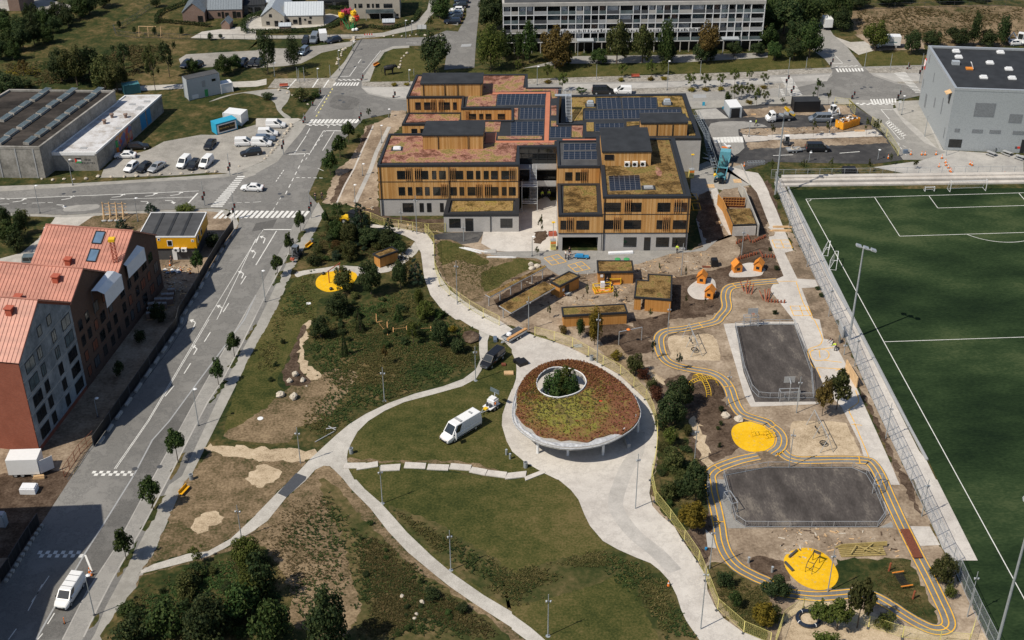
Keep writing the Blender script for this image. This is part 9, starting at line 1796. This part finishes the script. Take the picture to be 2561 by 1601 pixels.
def rocks(s,n,r,lab,grp):
 p=smt(G(s),6);L=[0]
 for a,b in zip(p,p[1:]):L.append(L[-1]+(b-a).length)
 for i in range(n):
  d=L[-1]*(i+.5)/n;k=max(j for j in range(len(p)-1)if L[j]<=d);q=p[k].lerp(p[k+1],(d-L[k])/max(L[k+1]-L[k],.01));rr=r*RU(.6,1.35);rock(q+V3((RU(-.4,.4),RU(-.4,.4),0)),rr,rr*RU(.8,1.2),lab.format(o=ORDS[i]),grp)
rocks('01 330,190 700,185 1000,165 1450,150 1800,130 2100,112 2300,55',18,.55,'pale boulder in the row below the gravel car park, {o} from the left','boulders round the gravel car park')
rocks('10 90,1510 160,1420 230,1340 300,1230 350,1165',14,.5,'pale boulder in the row beside the kerb of the car park, {o} from the bottom','boulders round the gravel car park')
rocks('10 750,620 790,540 830,470 850,450',9,.5,'pale boulder in the line beside the north road, {o} from the bottom','boulders by the north road')
rocks('10 920,400 935,370 950,345',5,.6,'pale boulder in the heap at the gravel yard exit, {o} from the bottom','boulders at the yard exit')
rocks('10 1340,655 1370,610 1400,540 1445,490',6,.6,'white boulder across the corner lawn, {o} from the bottom','boulders on the corner lawn')
rocks('10 1170,345 1350,345 1560,335 1800,335',8,.5,'pale boulder along the verge by the notice board, {o} from the left','boulders along the notice board verge')
rocks('10 200,845 460,950 480,1010',6,.5,'pale boulder in the stony garden, {o} from the top','boulders in the stony garden')
for i,s in enumerate(('12 845,1358 1040,1355 1000,1405 825,1410','12 960,1375 1152,1342 1155,1392 950,1425','12 1180,1380 1368,1368 1358,1428 1172,1435','12 1412,1350 1610,1360 1600,1412 1398,1405','12 1630,1368 1830,1375 1815,1428 1615,1420','12 1845,1362 2040,1378 2025,1432 1825,1415','12 2045,1395 2190,1420 2165,1475 2015,1445','12 2195,1425 2375,1445 2360,1500 2170,1475','12 2380,1455 22 140,1435 130,1490 12 2355,1512','22 120,1490 300,1420 320,1450 130,1525')):
 p=G(s);mb=MB();c=sum(p,V3())/4;mb.prism([(q.x-c.x,q.y-c.y)for q in p],.0,.13+.012*(i%3));o=mb.mk_('stepping_slab',M.conc);o.location=c;tag(o,f'pale concrete slab in the walkway over the lawn, {ORDS[i]} from the left','paving slab','slabs across the lawn')
def cone_():
 t=obj_('traffic_cone','','cone');MB().bb(-.2,.2,-.2,.2,0,.04).mk_('base',M.black,t);MB().lth([(.16,.04),(.1,.35)],10).mk_('lower_cone',M.orange,t);MB().lth([(.1,.35),(.07,.5)],10).mk_('white_band',M.whitep,t);MB().lth([(.07,.5),(.03,.75)],10).mk_('tip',M.orange,t);return Proto(t)
CN=cone_()
for i,s in enumerate(('30 1352,1465','30 1455,1468','30 1487,1468','30 1590,1465','30 1645,1500','30 1138,1500','31 1680,30','31 1685,55','31 1707,80','31 1723,110','31 1733,120','31 1912,45','31 1930,55','31 1618,70','31 165,190','31 2235,150','03 850,880','03 868,905','01 1610,1000','01 1710,1050','01 1800,1075','@1700/370/320 1218,350','@1700/370/320 1995,600','23 1480,1005')):CN.put(G1(s)+V3((0,0,.03)),0,f'orange traffic cone, {["left end of the row by the sports hall","second of the row by the sports hall","third of the row by the sports hall","before the white lamp post","under the front white lamp post","at the mouth of the car park lane","on the terrace paving, farthest","on the terrace paving, second","on the terrace paving, third","on the terrace paving, fourth","on the terrace paving, nearest","right pair on the paving, left","right pair on the paving, right","lone on the paving by the hole","at the left end of the terrace fence","at the right of the terrace fence","behind the white van","right behind the white van","among bags before the cabin","beside the bags before the cabin","right of the bags before the cabin","beside the steel crates","at the corner of the terrace beds","fallen on the lawn edge"][i]}','traffic cones',1.25)
bp=obj_('delineator_post','red marker post standing in front of the white van','marker post',G1('03 612,1360'));MB().lth([(.2,0),(.18,.06)],10).mk_('base',M.black,bp);MB().tube([(0,0,.05),(0,0,1.)],.06,8).mk_('marker',M.orange,bp)
def pallet():
 t=obj_('brick_pallet','','pallet');MB().bb(-.55,.55,-.45,.45,0,.14).mk_('pallet_base',M.plank,t);MB().bb(-.52,.52,-.42,.42,.14,1.05).mk_('brick_stack',M.bbrick,t);MB().bb(-.54,.54,-.1,.1,.15,1.07).mk_('strap',M.gmt,t);return Proto(t)
PL=pallet();k=0
for r_ in range(3):
 for c_ in range(4):
  p=G1(f'01 {1440+c_*62-r_*8},{1410-c_*45+r_*45}');PL.put(p,.15,f'wrapped brick pallet in the shade by the brick house, {ORDS[k]} of the block','brick pallets',1.15);k+=1
for lb,s,d,m_,nm,cat in(('grey upright boards leaning by the pitch fence','32 690,130',(.25,3.,1.6),'gmt','board_stack','boards'),('large plywood panel standing beside the walk','32 785,560',(.15,5.2,2.),'plank','plywood_board','panel'),('blue-white board by the pitch fence','32 675,215',(.1,.9,1.2),'glt','site_board','board'),('long white profile on the yard asphalt','21 1030,885',(4.6,.7,.35),'tarp','wrapped_profile','package'),('pale timber bundle on the concrete walk, far','31 140,640',(3.6,.5,.3),'plank','timber_bundle','timber'),('pale timber bundle on the concrete walk, near','31 120,675',(4.,.5,.3),'plank','timber_bundle','timber'),('white kerb stones lying on the bank, left row','11 2030,860',(4.5,.3,.2),'wmt','kerb_stones','stones'),('white kerb stones lying on the bank, middle row','11 2075,855',(4.6,.3,.2),'wmt','kerb_stones','stones'),('white kerb stones lying on the bank, right row','11 2120,865',(3.6,.3,.2),'wmt','kerb_stones','stones'),('long white kerb stones before the court','11 2320,925',(5.2,.35,.2),'wmt','kerb_stones','stones'),('pale slab stack on the yard edge','11 2215,870',(2.2,1.4,.15),'cgr','slab_stack','slabs'),('orange brick packs beside the light tower','21 385,715',(1.5,.8,.8),'rpt','brick_pack','bricks'),('dark machine under a cover beside the sand islands','21 1912,1000',(1.2,1.3,1.4),'black','covered_machine','machine'),('reddish board pile by the covered machine','21 1840,1015',(1.5,.6,.15),'red_wood','board_pile','boards'),('plywood sheet lying beside the pump truck, right','@1700/370/320 1090,630',(1.6,1.7,.06),'plank','plywood_sheet','plywood'),('plywood sheet lying behind the pump truck, left','@1700/370/320 580,725',(1.6,1.6,.06),'plank','plywood_sheet','plywood'),('plank bench along the shelter walk','@1700/370/320 725,1430',(.9,.7,.4),'plank','timber_bundle','timber'),('steel grid crates on the car park bed','@1700/370/320 1440,310',(3.6,.9,.6),'steel','steel_crate','crate'),('dark open box on the terrace bed','31 765,125',(2.8,1.4,1.3),'black','site_box','box'),('white packages lying by the lower left fence','03 280,110',(2.2,1.5,1.),'tarp','wrapped_pack','package'),('flat white package beside the fallen planks','02 370,1500',(1.6,.6,.5),'plank','timber_bundle','timber'),('grey portable toilet at the left edge','03 30,430',(1.1,1.1,2.1),'zinc','portable_toilet','toilet'),('wooden crate on the lawn by the minibus, small','12 2342,430',(.7,.6,.3),'red_wood','crate','crate'),('wooden crate on the lawn by the minibus, long','12 2390,510',(1.5,.9,.3),'plank','crate','crate'),('blue rolled hoses beside the flatbed trailer','12 2262,195',(.6,1.3,.5),'bluegrey','hose_roll','hoses'),('grey mat behind the upper fence','22 625,250',(1.4,.9,.08),'gmt','floor_mat','mat'),('red and white pack on the pavilion roof','S 1502,1007',(.5,.4,.3),'red','plastic_pack','package'),('white sheet on the paving by the orange cones','30 1300,1450',(1.,.6,.8),'bluegrey','site_bag','bag'),('cyan info board beside the bus stop strip','20 1812,1000',(.6,.1,.9),'cyan','info_board','board'),('cyan plate beside the open container','20 2003,1032',(.7,.1,.6),'cyan','info_board','board'),('wood plank stack on the car park bed','20 2285,1085',(1.1,.7,.15),'plank','board_pile','boards'),('wood plank stack on the walk by the orange skip','30 870,1240',(2.2,.7,.2),'plank','board_pile','boards')):
 p=G1(s);z=3.6 if 'pavilion roof' in lb else 0
 if z:p=G1(s,3.55)
 t=obj_(nm,lb,cat,p+V3((0,0,.03)),RU(-.1,.1)+(-.5 if 'kerb stones lying' in lb else 0));mb=MB();x,y,h=d
 if nm in('timber_bundle','board_pile','kerb_stones'):
  n=4
  for i in range(n):mb.box((RU(-.05,.05)*x,-y/2+y*(i+.5)/n,h*.3),(x,y/n*.8,h*.55))
  for i in range(n-1):mb.box((RU(-.08,.08)*x,-y/2+y*(i+1)/n,h*.8),(x*.9,y/n*.8,h*.4))
 elif nm=='steel_crate':
  for z_ in(.05,h*.5,h):
   for y_ in(-y/2,y/2):mb.bar((-x/2,y_,z_),(x/2,y_,z_),.05)
  for i in range(7):xx=-x/2+x*i/6;mb.bar((xx,-y/2,0),(xx,-y/2,h),.04);mb.bar((xx,y/2,0),(xx,y/2,h),.04);mb.bar((xx,-y/2,h),(xx,y/2,h),.04)
 else:
  mb.prism(inset([(-x/2,-y/2),(x/2,-y/2),(x/2,y/2),(-x/2,y/2)],0),0,h*.85);mb.prism(inset([(-x/2,-y/2),(x/2,-y/2),(x/2,y/2),(-x/2,y/2)],min(x,y)*.08),h*.85,h)
 mb.mk_('load' if nm not in('plywood_board',)else 'sheet',M[m_],t)
 if nm in('plywood_board',):m2=MB();[m2.bar((.1,-2.2+i*1.4,0),(.9,-2.2+i*1.4,.05),.08)for i in range(4)];[m2.bar((.9,-2.2+i*1.4,.05),(.1,-2.2+i*1.4,1.7),.07)for i in range(4)];m2.mk_('prop',M.plank,t)
 if nm=='portable_toilet':MB().bb(-.4,.4,-.58,-.54,.1,1.9).mk_('door',M.wmt,t)
t=obj_('covered_pallet','black covered stack on the concrete path by the pavilion','stack',G1('22 95,420'),.5);MB().bb(-.8,.8,-.7,.7,0,.7).mk_('cover',M.black,t);MB().bb(-.9,.3,.8,1.3,0,.6).mk_('side_pack',M.black,t)
rock(G1('12 2030,180'),2.3,1.4,'reddish-brown earth heap at the end of the meadow').data=SR[0].root.data;bpy.context.view_layer.update()
hp_=[o for o in COL.objects if o.get('label')=='reddish-brown earth heap at the end of the meadow'][0];hp_.name='earth_heap';hp_['category']='heap';hp_.material_slots[0].link='OBJECT';hp_.material_slots[0].material=M.soil
spars('fallen_branch','bleached fallen branch beside the gravel path',[('12 665,1040 760,1035',.2,.3,'bough',.09),('12 690,1020 755,1055',.3,.25,'bough',.07),('12 560,1160 740,1065',.1,.2,'bough',.07)],'gmt',.08,'branch')
t=obj_('timber_props','timber frame of raking props on the site corner','props',G1('01 1010,570'));ax=V3((.98,-.06,0))
for i in range(4):
 o_=ax*(i*1.3-.5);mb=MB();mb.bar(o_+V3((-.3,1.6,0)),o_+V3((-.3,1.6,3.1)),.16);mb.mk_('upright',M.plank,t);mb=MB();mb.bar(o_+V3((0,-.6,.3)),o_+V3((-.3,1.6,2.6)),.14);mb.mk_('prop',M.plank,t)
mb=MB()
for z in(.6,1.3,2.,2.7):mb.bar(ax*-.9+V3((0,1.7,z)),ax*3.9+V3((0,1.7,z)),.08,.1)
mb.mk_('rail',M.plank,t);mb=MB()
for i in range(4):mb.lth([(.35,0),(.4,.2),(.2,.35)],7,(i*1.2-.4,-.5,0),1.4,.8)
mb.mk_('ballast_bag',M.gmt,t)
def tarp(lb_,pts,drop):
 """pts: four photo points with heights, a sheet ridge in the middle"""
 v=[gz(P(s)[0],z)for s,z in pts];O=sum(v,V3())/len(v);t=obj_('tarpaulin_shelter',lb_,'scaffold shelter',O);a,b,c,d=[x-O for x in v]
 mb=MB();m0,m1=a.lerp(b,.5)+V3((0,0,.3)),d.lerp(c,.5)+V3((0,0,.3));n=5
 for i in range(n):
  u,w_=i/n,(i+1)/n;mb.q(a.lerp(d,u),m0.lerp(m1,u),m0.lerp(m1,w_),a.lerp(d,w_));mb.q(m0.lerp(m1,u),b.lerp(c,u),b.lerp(c,w_),m0.lerp(m1,w_))
 k=V3((0,0,-drop));mb.q(b,b+k,c+k,c);mb.q(c,c+k,d+k*.4,d,m1);mb.mk_('sheet',M.tarp,t)
 m2=MB()
 for p in(a,b,c,d):m2.bar(p,p+V3((0,0,-drop-2)),.08)
 m2.mk_('scaffold_tube',M.sdk,t);return t
tarp('white sheeted scaffold roof on the middle gable',[('01 860,1240',14.6),('01 985,1270',13.4),('01 1150,1085',13.4),('01 1015,1050',14.8)],2.6)
tarp('white sheeted scaffold roof on the far gable',[('01 1070,965',12.6),('01 1195,1005',11.6),('01 1365,830',11.6),('01 1215,805',12.8)],2.4)
p0=gz(P('01 1110,1050')[0],11.);t=obj_('hoist_mast','red lattice hoist mast with a yellow head on the brick house','hoist',(p0.x,p0.y,8));mb=MB();H=8.6
for x,y in((-.3,-.3),(.3,-.3),(.3,.3),(-.3,.3)):mb.bar((x,y,0),(x,y,H),.09)
for i in range(14):
 z=i*H/14;dz=H/14
 for q,r_ in(((-.3,-.3),(.3,-.3)),((.3,-.3),(.3,.3)),((.3,.3),(-.3,.3)),((-.3,.3),(-.3,-.3))):mb.bar((*q,z),(*r_,z+dz),.05)
mb.mk_('lattice',M.rpt,t);MB().bb(-.5,.5,-.5,.5,H,H+.5).mk_('mast_head',M.yellow,t)
t=obj_('sheeted_lorry','white box trailer parked at the foot of the brick house','trailer',G1('02 255,1500'),.0);a,b=G('02 90,1500 385,1490');e=(b-a);t.location=a;t.rotation_euler.z=atan2(e.y,e.x);W=e.length;mb=MB();mb.bb(0,W,0,2.6,.6,3.2);mb.mk_('box',M.whitep,t);MB().bar((W+.1,.1,1.7),(W+1.7,1.4,1.7),.06,2.2).mk_('open_door',M.whitep,t);[wheel(t,x,y,.42,.3)for x in(.9,1.9,W-1)for y in(.2,2.4)]
t=obj_('site_bags','heap of white and blue bags before the yellow cabin','bags',G1('01 1640,1060'));mb=MB();
for i in range(9):mb.cur=i%2;mb.lth([(.3,0),(.45,.2),(.2,.4)],7,(RU(-1.6,1.4),RU(-.5,.6),0),RU(.7,1.2),RU(.7,1.1))
mb.mk_('bag',[M.wmt,M.bluegrey],t)
for lb,s in(('grey estate behind the red roof','01 300,990 420,985'),):pcar(MINIBUS,s,'pale blue van half hidden by the red roofs','glt')
def skin(name,nodes,edges,mat,par,lev=1):
 me=bpy.data.meshes.new(name);me.from_pydata([n[0]for n in nodes],edges,[]);o=bpy.data.objects.new(name,me);COL.objects.link(o)
 sk=o.modifiers.new('s','SKIN');sl_=me.skin_vertices[0].data
 for i,n in enumerate(nodes):r=n[1];sl_[i].radius=(r,r)if not isinstance(r,tuple)else r
 sl_[0].use_root=True
 if lev:o.modifiers.new('d','SUBSURF').levels=lev
 dg=bpy.context.evaluated_depsgraph_get();m2=bpy.data.meshes.new_from_object(o.evaluated_get(dg));m2.name=name;bpy.data.objects.remove(o)
 ob=bpy.data.objects.new(name,m2);COL.objects.link(ob);m2.materials.clear();m2.materials.append(mat);m2.polygons.foreach_set('use_smooth',[True]*len(m2.polygons))
 if par:ob.parent=par
 return ob
M.skin=pln('skin',(.5,.3,.2),.6);M.hivis=pln('hi_vis_yellow',(.55,.75,.05),.7);M.hair=pln('brown_hair',(.06,.035,.02),.7);M.denim=pln('dark_trousers',(.03,.035,.05),.8);M.shirt=pln('light_shirt',(.6,.6,.58),.8);M.darkjacket=pln('dark_jacket',(.02,.022,.03),.7)
def mkperson(stride,bend):
 t=obj_('person','','person');s=stride;b=bend;sh=V3((b*.45,0,1.42-b*.25));hd=V3((b*.62+.02,0,1.66-b*.36))
 J={'pel':(0,0,.95),'sp':(b*.2,0,1.18-b*.05),'ch':(sh.x,0,sh.z-.08),'nk':(sh.x+.02+b*.08,0,sh.z+.07-b*.02),'hd':tuple(hd)}
 nodes=[(J['pel'],(.15,.12)),(J['sp'],(.14,.11)),(J['ch'],(.17,.12)),(J['nk'],.055),((hd.x,0,hd.z-.04),.09),((hd.x,0,hd.z+.07),.085)];edges=[(0,1),(1,2),(2,3),(3,4),(4,5)]
 for sg in(-1,1):
  k=len(nodes);a=s*sg;nodes+=[((sh.x,sg*.2,sh.z-.02),.065),((sh.x-a*.15+b*.1,sg*.26,sh.z-.3),.048),((sh.x-a*.1+b*.35+.08,sg*.25,sh.z-.54),.036),((sh.x-a*.08+b*.42+.1,sg*.25,sh.z-.62),.04)];edges+=[(2,k),(k,k+1),(k+1,k+2),(k+2,k+3)]
  hb=V3(nodes[k+3][0])
  for f in range(5):
   kk=len(nodes);off=V3((-.03+.015*f,0,-.02))if f<4 else V3((.045,-sg*.01,.01));nodes+=[(tuple(hb+off+V3((0,0,-.035))),.011),(tuple(hb+off*1.15+V3((.01,0,-.075+.01*abs(f-1.5)))),.009)];edges+=[(k+3,kk),(kk,kk+1)]
  k=len(nodes);nodes+=[((0,sg*.1,.88),.095),((a*.22+.03,sg*.11,.48),.062),((a*.32-.06,sg*.11,.09),.045),((a*.32+.1,sg*.12,.04),.04)];edges+=[(0,k),(k,k+1),(k+1,k+2),(k+2,k+3)]
 skin('body',nodes,edges,M.skin,t)
 n2=[(J['pel'],(.165,.135)),((b*.1,0,1.05),(.155,.125))];e2=[(0,1)]
 for sg in(-1,1):a=s*sg;k=len(n2);n2+=[((0,sg*.1,.87),.11),((a*.22+.03,sg*.11,.48),.078),((a*.32-.05,sg*.11,.12),.065)];e2+=[(0,k),(k,k+1),(k+1,k+2)]
 skin('trousers',n2,e2,M.denim,t)
 n3=[((b*.08,0,1.04),(.17,.14)),(J['sp'],(.16,.13)),(J['ch'],(.19,.14)),((sh.x+.01,0,sh.z+.03),.09)];e3=[(0,1),(1,2),(2,3)]
 for sg in(-1,1):a=s*sg;k=len(n3);n3+=[((sh.x,sg*.2,sh.z-.02),.08),((sh.x-a*.15+b*.1,sg*.265,sh.z-.3),.062),((sh.x-a*.1+b*.33+.07,sg*.255,sh.z-.5),.05)];e3+=[(2,k),(k,k+1),(k+1,k+2)]
 skin('jacket',n3,e3,M.hivis,t)
 MB().lth([(.1,-.02),(.105,.05),(.08,.1),(.03,.125)],10,(hd.x-.01,0,hd.z+.05)).mk_('hair',M.hair,t,True)
 fm=MB();fm.lth([(.02,0),(.022,.04)],6,(hd.x+.092,0,hd.z-.02));fm.mk_('nose',M.skin,t)
 for sg in(-1,1):MB().lth([(.012,0),(.012,.014)],6,(hd.x+.085,sg*.034,hd.z+.02)).mk_('eye',M.black,t)
 for sh_ in(-1,1):a=s*sh_;MB().bb(a*.32-.12,a*.32+.16,sh_*.115-.05,sh_*.115+.05,0,.1).mk_('shoe',M.black,t)
 return Proto(t)
ST,WK,BD=mkperson(.12,0),mkperson(.75,.1),mkperson(.4,.9)
for pr,s,rz,jk,hr,lb in((WK,'11 563,382',1.2,'darkjacket','hair','person in dark clothes walking beside the traffic light'),(WK,'11 628,378',1.9,'darkjacket','hair','person in black walking by the crossing, right of another'),(ST,'21 508,935',.4,'shirt','hair','person in a white top before the garage'),(ST,'21 545,905',-1.2,'darkjacket','hair','person in dark clothes behind the one in white'),(BD,'21 535,945',.5,'bluegrey','hair','person bending in grey over the hand cart'),(ST,'21 352,360',-1.5,'hivis','shirt','worker in yellow under the stair, right of two'),(ST,'21 287,365',-1.2,'hivis','darkjacket','worker in yellow under the stair, left of two'),(ST,'21 945,1238',2.6,'darkjacket','darkjacket','person in black right of the yellow frame table'),(ST,'21 902,1190',-1.5,'darkjacket','hair','person standing inside the yellow frame table'),(ST,'21 1562,882',-2,'hivis','hair','worker in yellow at the school corner'),(BD,'32 640,295',2.,'hivis','hair','crouching worker in yellow on the painted walk'),(BD,'32 615,245',3.,'darkjacket','hair','bending person in black beside the painted walk'),(WK,'20 2308,1195',2.5,'hivis','hair','worker in yellow walking on the new car park'),(ST,'01 1625,985',-1.5,'darkjacket','hair','person in dark clothes at the door of the yellow cabin'),(ST,'12 975,1178',1.,'darkjacket','hair','')):
 if not lb:continue
 pr.put(G1(s)+V3((0,0,.05)),rz,lb,None,None,{'jacket':M[jk],'hair':M.whitep if hr=='shirt' else M.hair})
for lb,s,rz in(('parked bicycle on the corner lawn edge','30 385,665',.2),('parked bicycle before the sports hall bays','30 2160,1440',.3)):
 t=obj_('bicycle',lb,'bicycle',G1(s),rz)
 for x in(-.52,.52):m2=MB();m2.tube([(x+.33*cos(i*.524),0,.34+.33*sin(i*.524))for i in range(13)],.025,5);m2.mk_('wheel',M.rubber_black,t)
 mb=MB()
 for a_,b_ in(((-.52,.34),(-.1,.34)),((-.1,.34),(.38,.78)),((-.52,.34),(-.2,.8)),((-.2,.8),(.38,.78)),((-.1,.34),(-.22,.9)),((.52,.34),(.36,.98))):mb.tube([(a_[0],0,a_[1]),(b_[0],0,b_[1])],.02,5)
 mb.mk_('frame',M.sdk,t);MB().bb(-.34,-.1,-.07,.07,.9,.96).mk_('saddle',M.black,t);m2=MB();m2.bar((.34,-.28,1.),(.34,.28,1.),.03);m2.mk_('handlebar',M.black,t)
for i,(s,rz)in enumerate((('30 2110,1470',-.9),('30 2260,1465',-.9),('30 2380,1505',-.9))):
 t=obj_('picnic_table',f'weathered picnic table before the sports hall, {ORDS[i]} from the left','table',G1(s),rz,'picnic tables by the sports hall');MB().bb(-1.,1.,-.4,.4,.7,.76).mk_('table_top',M.gmt,t)
 for y in(-.75,.75):MB().bb(-1.,1.,y-.14,y+.14,.42,.47).mk_('seat',M.gmt,t)
 mb=MB()
 for x in(-.7,.7):mb.bar((x,-.7,0),(x,-.2,.7),.08);mb.bar((x,.7,0),(x,.2,.7),.08);mb.bar((x,-.8,.42),(x,.8,.42),.06)
 mb.mk_('leg',M.sdk,t)
